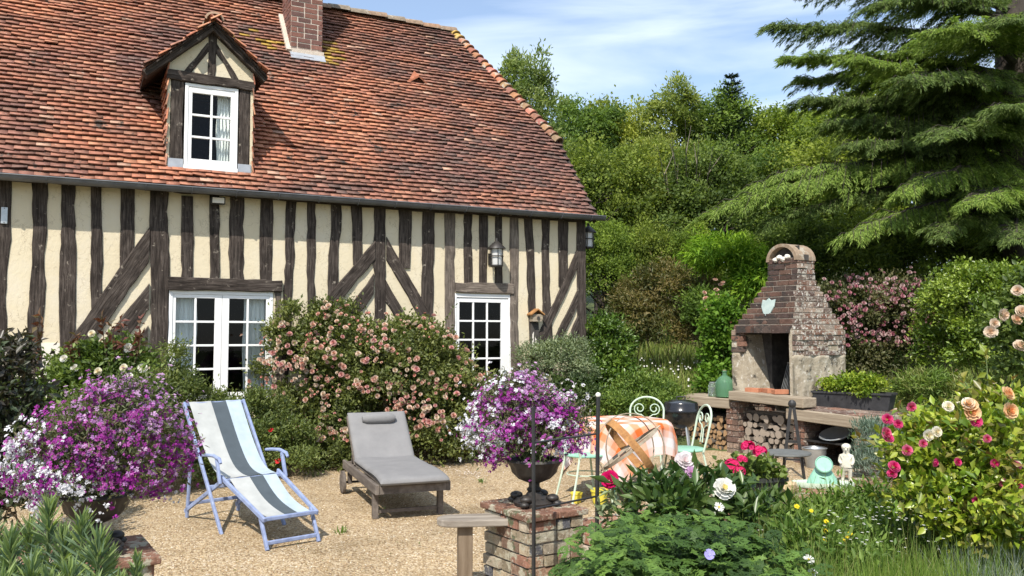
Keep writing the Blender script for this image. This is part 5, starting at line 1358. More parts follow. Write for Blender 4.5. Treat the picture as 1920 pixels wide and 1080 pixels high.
# sandstone block
p = on_lw(1466); b = MB(); b.blob((0, 0, 0.045), (0.12, 0.085, 0.06), 9, 6, 0.16)
tag(b.build('sandstone_block', vary('sandstone', (0.42, 0.30, 0.17), (0.58, 0.45, 0.29), 9, 0.95, 0.6, 0.01), None, loc=p, rot=(0, 0, 0.5)), 'rough tan sandstone block on the low wall beside the planter box', 'stone')
# mint kitchen scale
p = on_lw(1536)
t = thing('kitchen_scale', 'old mint green kitchen scale with a round dial on the low wall', 'scale', p, R(-8))
b = MB(); b.lathe([(0.001, 0), (0.24, 0), (0.25, 0.012), (0.245, 0.04), (0.22, 0.032), (0.15, 0.03), (0.001, 0.03)], 36, Matrix.Diagonal((1.0, 0.42, 1, 1))); b.build('base_tray', M_['mint_pale'], t, smooth_=True)
b = MB(); b.lathe([(0.125, 0.032), (0.115, 0.06), (0.085, 0.11), (0.06, 0.15), (0.045, 0.18), (0.001, 0.185)], 28, Matrix.Diagonal((1, 0.7, 1, 1))); b.build('body', M_['mint'], t, smooth_=True)
Md = Matrix.Translation((0, -0.055, 0.185)) @ Matrix.Rotation(R(64), 4, 'X')
b = MB(); b.lathe([(0.001, -0.03), (0.058, -0.03), (0.068, -0.012), (0.070, 0.012), (0.064, 0.018), (0.06, 0.010)], 28, Md); b.build('dial_case', M_['mint'], t, smooth_=True)
b = MB(); b.lathe([(0.06, 0.010), (0.001, 0.0102)], 28, Md); b.build('dial_face', M_['mint'], t)
# stone boy statue: one continuous skinned figure
p = on_lw(1581)
t = thing('stone_statue', 'small cream stone statue of a standing child on the low wall', 'statue', p, R(-25))
def skinned(name, verts, edges, radii, mat, parent, root=0, sub=2):
    me = bpy.data.meshes.new(name); me.from_pydata(verts, edges, []); o = link_mesh(name, me, M_[mat], parent)
    sk = o.modifiers.new('skin', 'SKIN'); sk.use_smooth_shade = True
    for v, r in zip(me.skin_vertices[0].data, radii): v.radius = (r, r) if not hasattr(r, '__len__') else r
    me.skin_vertices[0].data[root].use_root = True
    s = o.modifiers.new('subdivision', 'SUBSURF'); s.levels = sub; s.render_levels = sub
    return o
vs = [(0, 0, 0.150), (0, 0, 0.185), (0, -0.002, 0.222), (0, -0.002, 0.240), (0, -0.004, 0.275), (0, -0.006, 0.300),
      (0.026, -0.004, 0.100), (0.026, 0.004, 0.040), (0.028, -0.002, 0.020), (0.028, -0.026, 0.014), (-0.026, -0.012, 0.100), (-0.030, -0.002, 0.042), (-0.032, -0.006, 0.020), (-0.034, -0.030, 0.014),
      (0.044, 0, 0.218), (0.056, -0.008, 0.175), (0.040, -0.034, 0.145), (-0.044, 0, 0.218), (-0.056, -0.004, 0.175), (-0.036, -0.036, 0.155)]
es = [(0, 1), (1, 2), (2, 3), (3, 4), (4, 5), (0, 6), (6, 7), (7, 8), (8, 9), (0, 10), (10, 11), (11, 12), (12, 13), (2, 14), (14, 15), (15, 16), (2, 17), (17, 18), (18, 19)]
rr_ = [0.040, 0.038, 0.034, 0.018, 0.036, 0.026, 0.022, 0.016, 0.014, 0.011, 0.022, 0.016, 0.014, 0.011, 0.016, 0.014, 0.011, 0.016, 0.014, 0.011]
bd_ = skinned('body', vs, es, rr_, 'statue', t)
b = MB(); b.lathe([(0.052, 0.125), (0.050, 0.15), (0.044, 0.19), (0.040, 0.225), (0.020, 0.238)], 18, Matrix.Diagonal((1, 0.8, 1, 1)), 6, 0.05); b.build('coat', M_['statue'], t, smooth_=True)
b = MB(); b.blob((0, 0.004, 0.292), (0.040, 0.040, 0.030), 14, 9, 0.06); b.build('hair', M_['statue'], t, smooth_=True)
b = MB(); b.blob((0, -0.042, 0.272), (0.006, 0.008, 0.008), 8, 6); b.build('nose', M_['statue'], t, smooth_=True)
for s in (-1, 1): b = MB(); b.blob((0.014 * s, -0.038, 0.283), (0.005, 0.004, 0.004), 8, 6); b.build('eye', M_['soil'], t, smooth_=True)
b = MB(); b.box(-0.06, 0.06, -0.05, 0.05, 0, 0.012); b.build('plinth', M_['statue'], t, bevel=0.004)
# ------------------------------------------------------------------ plants
def rdir(n, q):
    return unit(q.normal(size=(n, 3)))
def cloud(blobs, n, q, clumps=80, cs=0.12, shell=0.55, rough=0.18, zmin=None, low=-0.35):
    """positions and outward directions gathered in clumps through ellipsoids (cx,cy,cz,rx,ry,rz)"""
    B = np.array(blobs, float); vol = (B[:, 3] * B[:, 4] * B[:, 5]) ** 0.75; vol /= vol.sum()
    bi = q.choice(len(B), clumps, p=vol)
    u = rdir(clumps, q); u[:, 2] = np.where(u[:, 2] < low, -u[:, 2], u[:, 2])
    r = (shell + (1 - shell) * q.rand(clumps) ** 0.6) * q.uniform(1 - rough, 1 + rough, clumps)
    C = B[bi, :3] + u * r[:, None] * B[bi, 3:6]
    w = q.gamma(2.0, 1.0, clumps); w /= w.sum()
    k = q.choice(clumps, n, p=w)
    sz = B[bi][k][:, 3:6].mean(1) if False else 1.0
    P = C[k] + q.normal(0, 1, (n, 3)) * cs * np.array([1, 1, 0.75])
    out = unit((P - B[bi[k], :3]) / B[bi[k], 3:6] ** 2)
    hue = q.rand(clumps)[k]
    if zmin is not None:
        zz = zmin if np.isscalar(zmin) else zmin(P)
        m = P[:, 2] > zz; P, out, hue = P[m], out[m], hue[m]
    return P, out, hue
def leaves(P, out, L, W, q, up=0.5, rand=0.8, droop=0.0, fold=0.22, axis=None):
    n = len(P)
    A = axis if axis is not None else unit(out * 0.6 + q.normal(0, rand, (n, 3)) * 0.6 + np.array([0, 0, 0.15 - droop]))
    Nn = out * 0.8 + np.array([0, 0, up]) + q.normal(0, 0.45, (n, 3))
    Nn = unit(Nn - A * (Nn * A).sum(1, keepdims=True))
    S = np.cross(A, Nn); L = np.broadcast_to(L, n)[:, None]; W = np.broadcast_to(W, n)[:, None]
    mid = P + A * L * 0.45
    V = np.stack([P, mid + S * W / 2 + Nn * fold * W, P + A * L - Nn * 0.12 * L, mid - S * W / 2 + Nn * fold * W], 1)
    F = (np.arange(n)[:, None, None] * 4 + np.array([(0, 1, 2), (0, 2, 3)])[None]).reshape(-1, 3)
    return V.reshape(-1, 3), F
def tint(hue, pal, q, jit=0.18):
    pal = np.array(pal, float); n = len(hue)
    x = np.clip(hue + q.normal(0, 0.22, n), 0, 0.999) * (len(pal) - 1); i = x.astype(int); f = (x - i)[:, None]
    return (pal[i] * (1 - f) + pal[np.minimum(i + 1, len(pal) - 1)] * f) * q.uniform(1 - jit, 1 + jit, (n, 1))
def foliage(name, parent, P, out, hue, L, W, pal, q, mat='leaf', origin=(0, 0, 0), kind=None, **k):
    n = len(P); Ls = L * q.uniform(0.65, 1.25, n); Ws = W * Ls / L
    V, F = leaves(P - np.array(origin), out, Ls, Ws, q, **k)
    o = link_mesh(name, np_mesh(name, V, F, np.repeat(tint(hue, pal, q), 4, 0)), M_[mat], parent)
    return tag(o, kind=kind) if kind else o
GRN = [(0.055, 0.090, 0.020), (0.098, 0.150, 0.030), (0.17, 0.23, 0.050)]
DARKG = [(0.028, 0.050, 0.016), (0.050, 0.085, 0.024), (0.085, 0.125, 0.034)]
LIME = [(0.10, 0.17, 0.015), (0.20, 0.29, 0.025), (0.32, 0.38, 0.04)]
GREY = [(0.115, 0.155, 0.080), (0.19, 0.24, 0.125), (0.28, 0.33, 0.185)]
OLIVE = [(0.068, 0.098, 0.028), (0.125, 0.165, 0.042), (0.205, 0.24, 0.068)]
# ---- blooms
def bloom_arr(q, rings, cup=0.5):
    """petal rings (count, inner r, outer r, lift, colour): little bent quads"""
    VV, FF, CC = [], [], []; b = 0
    for (cnt, r0, r1, z0, z1, c) in rings:
        a0 = q.uniform(0, 6.28)
        for k in range(cnt):
            a = a0 + 6.283 * k / cnt + q.normal(0, 0.08); w = (7.4 if cnt < 9 else 5.6) / cnt * q.uniform(0.85, 1.05)
            rr = r1 * q.uniform(0.9, 1.1); zz = z1 + q.normal(0, 0.04)
            for (r, z, ww) in ((r0, z0, w * 0.5), ((r0 + rr) / 2, (z0 + zz) / 2 - cup * 0.10, w), (rr, zz, w * 0.75)):
                for s in (-1, 0, 1):
                    VV.append((r * math.cos(a + s * ww / 2), r * math.sin(a + s * ww / 2), z + (0.06 if s else 0)))
                    CC.append(tuple(np.array(c) * q.uniform(0.85, 1.1)))
            for i in range(2):
                for j in range(2): FF.append((b + i * 3 + j, b + i * 3 + j + 1, b + i * 3 + j + 4, b + i * 3 + j + 3))
            b += 9
    return np.array(VV), np.array(FF), np.array(CC)
def rose(seed, cin, cout):
    q = np.random.RandomState(seed); ci, co = np.array(cin), np.array(cout); m = (ci + co) / 2
    return bloom_arr(q, [(5, 0.3, 1.0, -0.25, 0.12, co), (5, 0.25, 0.85, -0.15, 0.38, co * 0.5 + m * 0.5), (5, 0.18, 0.6, -0.05, 0.55, m), (4, 0.08, 0.36, 0.0, 0.62, ci), (3, 0.02, 0.18, 0.1, 0.6, ci)])
def open_flower(seed, c, eye, n=5):
    q = np.random.RandomState(seed)
    return bloom_arr(q, [(n, 0.12, 1.0, 0.0, 0.18, np.array(c)), (6, 0.0, 0.24, 0.06, 0.16, np.array(eye))])
def peony(seed, c, eye):
    q = np.random.RandomState(seed); c = np.array(c)
    return bloom_arr(q, [(7, 0.2, 1.05, -0.3, 0.0, c), (7, 0.2, 0.95, -0.2, 0.35, c * 0.97), (7, 0.15, 0.75, -0.1, 0.55, c), (6, 0.1, 0.5, 0.0, 0.6, c * 1.0), (6, 0.02, 0.25, 0.1, 0.5, np.array(eye))])
def bloom_mesh(name, arr): 
    me = np_mesh(name, arr[0], arr[1], arr[2], True); me.materials.append(M_['petal']); return me
def quat_to(n): return Vector([float(v) for v in n]).to_track_quat('Z', 'Y')
def add_blooms(parent, P, D, size, arrs, q, name='bloom', cap=90, base=(0, 0, 0), jit=0.25, labels=None):
    P = np.asarray(P, float); o = np.argsort(np.linalg.norm(P - CAM, axis=1)); ms = [bloom_mesh(name, a) for a in arrs]
    out = []
    for i in o[:cap]:
        ob = link_mesh(name, ms[q.randint(len(ms))], None, parent, P[i] - np.array(base)); ob.rotation_mode = 'QUATERNION'; ob.rotation_quaternion = quat_to(D[i])
        s = size * q.uniform(1 - jit, 1 + jit); ob.scale = (s, s, s); out.append(ob)
    rest = o[cap:]
    if len(rest):
        VV, FF, CC = [], [], []; b = 0
        for i in rest:
            a = arrs[q.randint(len(arrs))]; Rm = np.array(quat_to(D[i]).to_matrix()); s = size * q.uniform(1 - jit, 1 + jit)
            VV.append((a[0] * s) @ Rm.T + P[i] - np.array(base)); FF.append(a[1] + b); CC.append(a[2]); b += len(a[0])
        ob = link_mesh(name, np_mesh(name, np.concatenate(VV), np.concatenate(FF), np.concatenate(CC), True), M_['petal'], parent); tag(ob, kind='stuff')
    return out
def front_pts(blobs, n, q, clusters=None, cs=0.12, proud=1.03):
    """points on the sunny, camera-facing outside of ellipsoids"""
    B = np.array(blobs, float); w = B[:, 3] * B[:, 5]; w /= w.sum()
    m = clusters or n; bi = q.choice(len(B), m, p=w); u = rdir(m * 1, q)
    f = unit(np.array([0, -1, 0.25]) + q.normal(0, 0.62, (m, 3))); C = B[bi, :3] + f * B[bi, 3:6] * proud
    if clusters:
        k = q.choice(m, n); P = C[k] + q.normal(0, cs, (n, 3)); f = unit(f[k] + q.normal(0, 0.3, (n, 3)))
    else: P = C
    ok = np.ones(len(P), bool)
    for b in B:
        ok &= (((P - b[:3]) / (b[3:6] * 0.97)) ** 2).sum(1) > 1
    ok &= P[:, 2] > 0.12
    return P[ok], unit(f[ok] + np.array([0, -0.2, 0.3]))
def stems_mesh(name, parent, segs, mat, base=(0, 0, 0), r=0.006):
    b = MB(); base = Vector([float(v) for v in base])
    for s in segs: b.tube([Vector([float(v) for v in p]) - base for p in s], [r * (1 - 0.5 * i / (len(s) - 1)) for i in range(len(s))], 5)
    return b.build(name, M_[mat], parent, smooth_=True)
def px_blob(px, py, D, rpx, rpz, ry=None):
    p = at(px, py, D); rx, rz = rpx * D / FPX, rpz * D / FPX
    return (p[0], p[1], p[2], rx, ry if ry is not None else rx, rz)
def shoots(t, blobs, n, q, base, L, W, pal, length=0.28, mat='leaf', stem='stem', up=0.6, per=15, name='stems'):
    B = np.array(blobs, float); w = B[:, 3] * B[:, 5]; w /= w.sum(); segs, PP, AA = [], [], []
    for i in range(n):
        b = B[q.choice(len(B), p=w)]; d = unit(q.normal(0, 1, 3) + np.array([0, -0.35, up])); a = b[:3] + d * b[3:6] * 0.75; l = length * q.uniform(0.5, 1.3)
        d2 = unit(d + np.array([0, 0, up * 0.5]) + q.normal(0, 0.2, 3)); e = a + d2 * l + d * b[3:6] * 0.25 + np.array([0, 0, -0.12 * l]); m = (a + e) / 2 + np.array([0, 0, 0.10 * l])
        segs.append([a, m, e]); s = q.uniform(0.1, 1.0, per)
        PP.append(a * ((1 - s) ** 2)[:, None] + 2 * m * (s * (1 - s))[:, None] + e * (s * s)[:, None]); AA.append(unit(d2 * 0.5 + q.normal(0, 0.75, (per, 3))))
    PP, AA = np.concatenate(PP), np.concatenate(AA)
    if n <= 20:
        for s_ in segs: stems_mesh('cane', t, [s_], stem, base, 0.004)
    else: stems_mesh(name, t, segs, stem, base, 0.004)
    foliage('shoot_leaves', t, PP, AA, q.rand(len(PP)), L, W, pal, q, mat, base, axis=AA)
def bush(name, label, cat, blobs, n, L, W, pal, seed, clumps=120, cs=0.08, mat='leaf', group=None, shell=0.6, rough=0.2, zmin=None, stem='brown_stem', nst=9, **k):
    q = np.random.RandomState(seed); B = np.array(blobs)
    x, y = B[:, 0].mean(), B[:, 1].mean(); gz = float(ground_h(x, y)); base = (x, y, gz)
    t = thing(name, label, cat, base, 0, group)
    zm = zmin if zmin is not None else (lambda P: ground_h(P[:, 0], P[:, 1]) + 0.015)
    P, out, hue = cloud(blobs, n, q, clumps, cs, shell, rough, zm)
    foliage('foliage', t, P, out, hue, L, W, pal, q, mat, base, **k)
    segs = []
    for i in range(nst):
        b = B[q.randint(len(B))]; g = np.array([b[0] + q.normal(0, 0.1), b[1] + q.normal(0, 0.06), zmin if np.isscalar(zmin) and zmin is not None else float(ground_h(b[0], b[1]))]); e = b[:3] + rdir(1, q)[0] * b[3:6] * 0.7
        e[2] = max(e[2], g[2] + 0.2); segs.append([g, (g + e) / 2 + q.normal(0, 0.04, 3), e])
    if nst: stems_mesh('stems', t, segs, stem, base, 0.008)
    return t, base, q
# ------------------------------------------------------------------ climbing roses and shrubs along the house
SALMON = [rose(1, (0.60, 0.30, 0.23), (0.68, 0.46, 0.37)), rose(2, (0.62, 0.34, 0.24), (0.70, 0.52, 0.42)), rose(3, (0.60, 0.26, 0.24), (0.68, 0.42, 0.38)), rose(4, (0.66, 0.50, 0.36), (0.72, 0.62, 0.50)), rose(5, (0.66, 0.44, 0.32), (0.72, 0.58, 0.48)), bloom_arr(np.random.RandomState(6), [(5, 0.1, 0.5, 0.0, 0.5, np.array((0.60, 0.25, 0.2))), (5, 0.3, 0.6, -0.3, 0.1, np.array((0.10, 0.14, 0.04)))])]
bl = [px_blob(560, 690, 10.9, 75, 100, 0.45), px_blob(640, 670, 11.0, 80, 92, 0.55), px_blob(720, 690, 11.0, 85, 85, 0.65), px_blob(800, 690, 11.1, 70, 85, 0.65),
      px_blob(580, 790, 10.8, 90, 75, 0.5), px_blob(690, 780, 10.9, 110, 90, 0.6), px_blob(800, 780, 11.0, 95, 85, 0.65), px_blob(870, 780, 11.3, 60, 80, 0.6), px_blob(850, 720, 11.5, 45, 60, 0.5), px_blob(915, 790, 11.6, 50, 75, 0.5), px_blob(560, 845, 10.6, 85, 42, 0.45), px_blob(670, 845, 10.6, 90, 45, 0.5), px_blob(780, 845, 10.7, 90, 45, 0.5), px_blob(880, 845, 11.0, 70, 42, 0.5)]
t, base, q = bush('rose_bush', 'big rambling rose covered in salmon pink blooms against the house front', 'rose bush', bl, 82000, 0.055, 0.027, [(0.075, 0.095, 0.028), (0.14, 0.17, 0.045), (0.225, 0.245, 0.075)], 21, 560, 0.075, rough=0.22, nst=14)
P, Dd = front_pts(bl, 2000, q, 230, 0.09, 1.02); P, Dd = P[P[:, 2] > 0.35], Dd[P[:, 2] > 0.35]; add_blooms(t, P[:640], Dd[:640], 0.029, SALMON, q, cap=95, base=base, jit=0.42); shoots(t, bl, 70, q, base, 0.05, 0.024, OLIVE, 0.30)
bl = [px_blob(325, 760, 9.6, 45, 66, 0.4), px_blob(410, 792, 9.8, 60, 52, 0.4), px_blob(478, 795, 10.0, 55, 58, 0.4), px_blob(350, 830, 9.3, 55, 50, 0.35), px_blob(520, 840, 9.9, 70, 52, 0.35), px_blob(440, 840, 9.6, 70, 50, 0.35), px_blob(320, 690, 9.7, 22, 45, 0.2), px_blob(330, 880, 9.0, 60, 32, 0.35), px_blob(430, 872, 9.3, 70, 30, 0.35), px_blob(540, 872, 9.7, 60, 28, 0.3), px_blob(250, 870, 8.6, 70, 45, 0.4), px_blob(160, 880, 8.2, 80, 60, 0.4)]
t, base, q = bush('shrub', 'low small-leaved green shrub under the ground floor window', 'shrub', bl, 52000, 0.045, 0.018, OLIVE, 22, 380, 0.07, nst=8)
P, Dd = front_pts(bl, 16, q); shoots(t, bl, 50, q, base, 0.042, 0.016, OLIVE, 0.17); add_blooms(t, P, Dd, 0.030, [open_flower(5, (0.62, 0.03, 0.035), (0.5, 0.02, 0.02)), open_flower(6, (0.66, 0.05, 0.06), (0.4, 0.02, 0.02))], q, cap=16, base=base)
# cream roses with reddish young shoots at the left
bl = [px_blob(220, 690, 8.6, 62, 50, 0.35), px_blob(150, 720, 8.5, 60, 45, 0.35), px_blob(255, 740, 8.4, 50, 50, 0.3), px_blob(90, 760, 8.3, 60, 50, 0.35), px_blob(180, 800, 8.3, 120, 70, 0.4)]
t, base, q = bush('rose_bush', 'rose bush with cream blooms and reddish young shoots below the oak braces', 'rose bush', bl, 15000, 0.062, 0.032, GRN, 23, 150, 0.075, nst=10)
P = np.array([at(172, 626, 8.3), at(120, 672, 8.3), at(140, 690, 8.2), at(243, 706, 8.0), at(232, 690, 8.2), at(268, 690, 8.3), at(184, 697, 8.2), at(240, 652, 8.4)])
add_blooms(t, P, np.array([[0, -1, 0.4]] * 8), 0.052, [rose(31, (0.78, 0.68, 0.46), (0.80, 0.76, 0.62)), rose(32, (0.80, 0.76, 0.66), (0.80, 0.79, 0.74))], q, base=base)
segs = []; PP, AA = [], []
for (px, y0, y1) in ((65, 720, 590), (75, 700, 612), (150, 690, 628), (200, 670, 588), (214, 680, 602), (262, 668, 596), (252, 680, 622), (232, 670, 600), (130, 700, 632)):
    a, e = at(px, y0, 8.4), at(px + q.uniform(-12, 14), y1, 8.3); stems_mesh('young_shoot', t, [[a, (a + e) / 2 + q.normal(0, 0.02, 3), e]], 'brown_stem', base, 0.006)
    for k in range(16): PP.append(a + (e - a) * q.uniform(0.2, 1.0)); AA.append(unit(q.normal(0, 1, 3) + np.array([0, -0.2, 0.1])))
PP, AA = np.array(PP), np.array(AA)
foliage('young_leaves', t, PP, AA, q.rand(len(PP)), 0.085, 0.038, [(0.09, 0.028, 0.022), (0.17, 0.06, 0.04), (0.13, 0.10, 0.05)], q, 'leaf_gloss', base)
bl = [px_blob(10, 740, 6.6, 45, 90, 0.3), px_blob(-30, 830, 6.4, 70, 120, 0.35), px_blob(20, 850, 6.4, 50, 90, 0.3), px_blob(-10, 690, 6.8, 30, 60, 0.2), px_blob(10, 930, 6.2, 70, 80, 0.35), px_blob(70, 920, 6.6, 60, 70, 0.35)]
bush('dark_shrub', 'dark purplish leafed shrub at the left edge', 'shrub', bl, 11000, 0.075, 0.036, [(0.026, 0.028, 0.018), (0.06, 0.048, 0.034), (0.06, 0.085, 0.04)], 24, 120, 0.07, 'leaf_gloss', nst=8)
# potted shrub right of the door, white flowers below
bl = [px_blob(1010, 680, 12.4, 38, 34, 0.3), px_blob(1060, 675, 12.4, 40, 40, 0.3), px_blob(1090, 700, 12.3, 25, 40, 0.25)]
t, base, q = bush('shrub', 'pale grey-green shrub against the wall right of the door', 'shrub', bl, 9000, 0.05, 0.016, GREY, 25, 110, 0.06, nst=12)
bl = [px_blob(1010, 745, 12.0, 55, 38, 0.3), px_blob(1070, 750, 12.0, 45, 40, 0.3)]
t, base, q = bush('flower_bed_plant', 'white flowered trailing plant below the grey-green shrub', 'plant', bl, 7000, 0.05, 0.024, DARKG, 26, 80, 0.06, nst=6)
P, Dd = front_pts(bl, 70, q); add_blooms(t, P, Dd, 0.032, [open_flower(7, (0.76, 0.74, 0.78), (0.6, 0.55, 0.3))], q, base=base, cap=60)
# green planting past the corner of the house
bl = [px_blob(1140, 660, 13.4, 42, 62, 0.4), px_blob(1150, 720, 13.2, 50, 45, 0.4), px_blob(1108, 730, 13.0, 30, 55, 0.3)]
bush('shrub', 'leafy mid-green shrub at the house corner', 'shrub', bl, 14000, 0.065, 0.036, [(0.05, 0.10, 0.015), (0.085, 0.15, 0.022), (0.15, 0.23, 0.035)], 27, 150, 0.08, 'leaf_gloss', nst=8)
bl = [px_blob(1215, 740, 12.6, 60, 32, 0.4), px_blob(1150, 770, 12.2, 60, 30, 0.4), px_blob(1245, 765, 12.2, 30, 26, 0.3)]
bush('ground_shrub', 'low green border plant behind the checked table', 'shrub', bl, 14000, 0.05, 0.022, [(0.07, 0.125, 0.022), (0.12, 0.19, 0.034), (0.20, 0.275, 0.055)], 28, 150, 0.07, nst=6)

# ------------------------------------------------------------------ trailing lobelia in the urns
def lobelia(label, blobs, c, seed, white, s=1.0, nf=5200):
    q = np.random.RandomState(seed); B = np.array(blobs); base = (c[0], c[1], c[2])
    t = thing('trailing_lobelia', label, 'flowers', base, 0, 'lobelias in the urns')
    P, out, hue = cloud(blobs, 9000, q, 330, 0.04, 0.30, 0.15, c[2] - 0.16, low=-0.8)
    foliage('foliage', t, P, out, hue, 0.032, 0.009, [(0.07, 0.09, 0.035), (0.13, 0.16, 0.06), (0.17, 0.15, 0.09)], q, 'leaf', base)
    segs = []
    for k in range(110):
        b = B[q.randint(len(B))]; d = rdir(1, q)[0]; e = b[:3] + d * b[3:6] * q.uniform(0.8, 1.05); g = np.array([c[0], c[1], c[2]]) + q.normal(0, 0.04, 3) * np.array([1, 1, 0])
        segs.append([g, (g + e) / 2 + np.array([0, 0, 0.07]), e])
    stems_mesh('stems', t, segs, 'stem', base, 0.0025)
    P, out, hue = cloud(blobs, nf, q, 520, 0.024, 0.85, 0.14, c[2] - 0.2, low=-0.85)
    n = len(P); P = P + out * (q.gamma(1.2, 0.022, n) * (hue > 0.35))[:, None] - np.array([0, 0, 0.02]); f = unit(out + np.array([0, -0.5, 0.3]) + q.normal(0, 0.35, (n, 3)))
    u = unit(np.cross(f, q.normal(0, 1, (n, 3)))); VV, FF, CC = [], [], []
    cm = B[:, :3].mean(0); rm = np.ptp(np.concatenate([B[:, :3] - B[:, 3:6], B[:, :3] + B[:, 3:6]]), 0) / 2
    rel = (P - cm) / rm
    wm = white(rel) + 0.54 * vnoise(rel[:, 0] + rel[:, 1], rel[:, 2], seed, 4.0) + q.normal(0, 0.10, n)
    isw = wm > 0.5
    pur = np.array([(0.20, 0.016, 0.19), (0.30, 0.032, 0.265), (0.37, 0.08, 0.32), (0.40, 0.19, 0.42), (0.50, 0.31, 0.49)])
    tone = np.clip(hue * 0.75 + 0.25 * (rel[:, 2] + rel[:, 0] * 0.5) + q.normal(0, 0.12, n), 0, 0.999)
    col = np.where(isw[:, None], np.array([(0.66, 0.66, 0.69)]) * q.uniform(0.85, 1.1, (n, 1)), pur[(tone * 5).astype(int)] * q.uniform(0.7, 1.25, (n, 1)))
    siz = np.where(isw, 0.0145, 0.0120) * s * q.uniform(0.8, 1.3, n)
    v = np.cross(f, u)
    for a, k in ((-0.75, 1.0), (0.0, 1.15), (0.75, 1.0), (2.6, 0.6), (-2.6, 0.6)):
        d = u * math.cos(a) + v * math.sin(a)
        V, F = leaves(P + d * siz[:, None] * 0.1, f, siz * k, siz * 0.8 * k, q, axis=unit(d + f * 0.25), fold=0.1); VV.append(V); FF.append(F + len(V) * len(FF)); CC.append(np.repeat(col, 4, 0))
    o = link_mesh('blossoms', np_mesh('blossoms', np.concatenate(VV) - np.array(base), np.concatenate(FF), np.concatenate(CC)), M_['petal'], t); tag(o, kind='stuff')
D_ = 4.32
lobelia('purple lobelia with white at the left, spilling from the urn at far left', [px_blob(200, 810, D_, 125, 85, 0.33), px_blob(255, 850, D_, 95, 70, 0.28), px_blob(120, 850, D_, 90, 75, 0.28), px_blob(150, 885, 4.2, 80, 55, 0.22), px_blob(210, 900, 4.2, 55, 40, 0.2), px_blob(240, 760, D_, 70, 50, 0.25), px_blob(95, 895, 4.2, 60, 45, 0.18)],
        (UL[0], UL[1], 0.80), 41, lambda r: 0.34 - 0.28 * r[:, 0] - 0.32 * r[:, 2] - 0.25 * (r[:, 0] > 0.3), 1.1, 4600)
D_ = 5.5
lobelia('purple and white lobelia in the urn on the middle pillar', [px_blob(985, 770, D_, 85, 60, 0.28), px_blob(935, 790, D_, 58, 56, 0.23), px_blob(1035, 795, D_, 58, 52, 0.23), px_blob(985, 815, 5.4, 85, 45, 0.25), px_blob(915, 835, 5.45, 38, 32, 0.15), px_blob(960, 735, D_, 50, 32, 0.2), px_blob(1070, 800, D_, 36, 38, 0.15)],
        (UR[0], UR[1] - 0.12, 0.80), 42, lambda r: 0.17 - 0.34 * r[:, 0] + 0.14 * (r[:, 2] > 0.3) + 0.38 * (r[:, 0] > 0.35) * (r[:, 2] > -0.1), 1.15, 4300)
# ------------------------------------------------------------------ geraniums and trough plant
def flower_ball(t, p, rad, nfl, col, q, base, name='bloom_head'):
    VV, FF, CC = [], [], []; b = 0; a = open_flower(q.randint(999), col, np.array(col) * 0.7)
    for k in range(nfl):
        d = rdir(1, q)[0]; d[2] = abs(d[2]) * 0.9 - 0.15 * q.rand(); Rm = np.array(quat_to(d).to_matrix())
        VV.append((a[0] * rad * 0.42) @ Rm.T + np.array(p) + d * rad * q.uniform(0.75, 1.0) - np.array(base)); FF.append(a[1] + b); CC.append(a[2] * q.uniform(0.8, 1.15)); b += len(a[0])
    return link_mesh(name, np_mesh(name, np.concatenate(VV), np.concatenate(FF), np.concatenate(CC), True), M_['petal'], t)
base = np.array([PLANTER.x, PLANTER.y, PLANTER.z + 0.14]); q = np.random.RandomState(51)
t = thing('pink_geranium', 'bright pink geraniums growing in the grey planter box', 'flowers', base)
P, out, hue = cloud([(base[0], base[1], base[2] + 0.04, 0.24, 0.12, 0.10)], 900, q, 60, 0.03, 0.5)
foliage('foliage', t, P, out, hue, 0.05, 0.046, GRN, q, 'leaf', base)
segs = []
for (px, py, D, r, nf) in ((1403, 838, 6.2, 0.048, 34), (1425, 848, 6.25, 0.050, 36), (1372, 873, 6.15, 0.050, 34), (1386, 884, 6.1, 0.042, 28), (1392, 862, 6.2, 0.035, 20)):
    p = at(px, py, D); flower_ball(t, p, r, nf, (0.72, 0.03, 0.16), q, base); segs.append([base + np.array([(p[0] - base[0]) * 0.5, 0, 0]), (base + p) / 2 + np.array([0, 0, 0.02]), p])
stems_mesh('stems', t, segs, 'stem', base, 0.004)
bl = [(TROUGH.x + FE[0] * d_ * 1.0, TROUGH.y + FE[1] * d_ * 0.55, TROUGH.z + 0.25, 0.16, 0.12, h) for d_, h in ((-0.32, 0.11), (-0.12, 0.17), (0.08, 0.18), (0.28, 0.14))]
t, base, q = bush('trough_plant', 'lime green leafy plant growing in the black trough', 'plant', bl, 5200, 0.045, 0.024, LIME, 52, 90, 0.045, nst=0, zmin=TROUGH.z + 0.17)
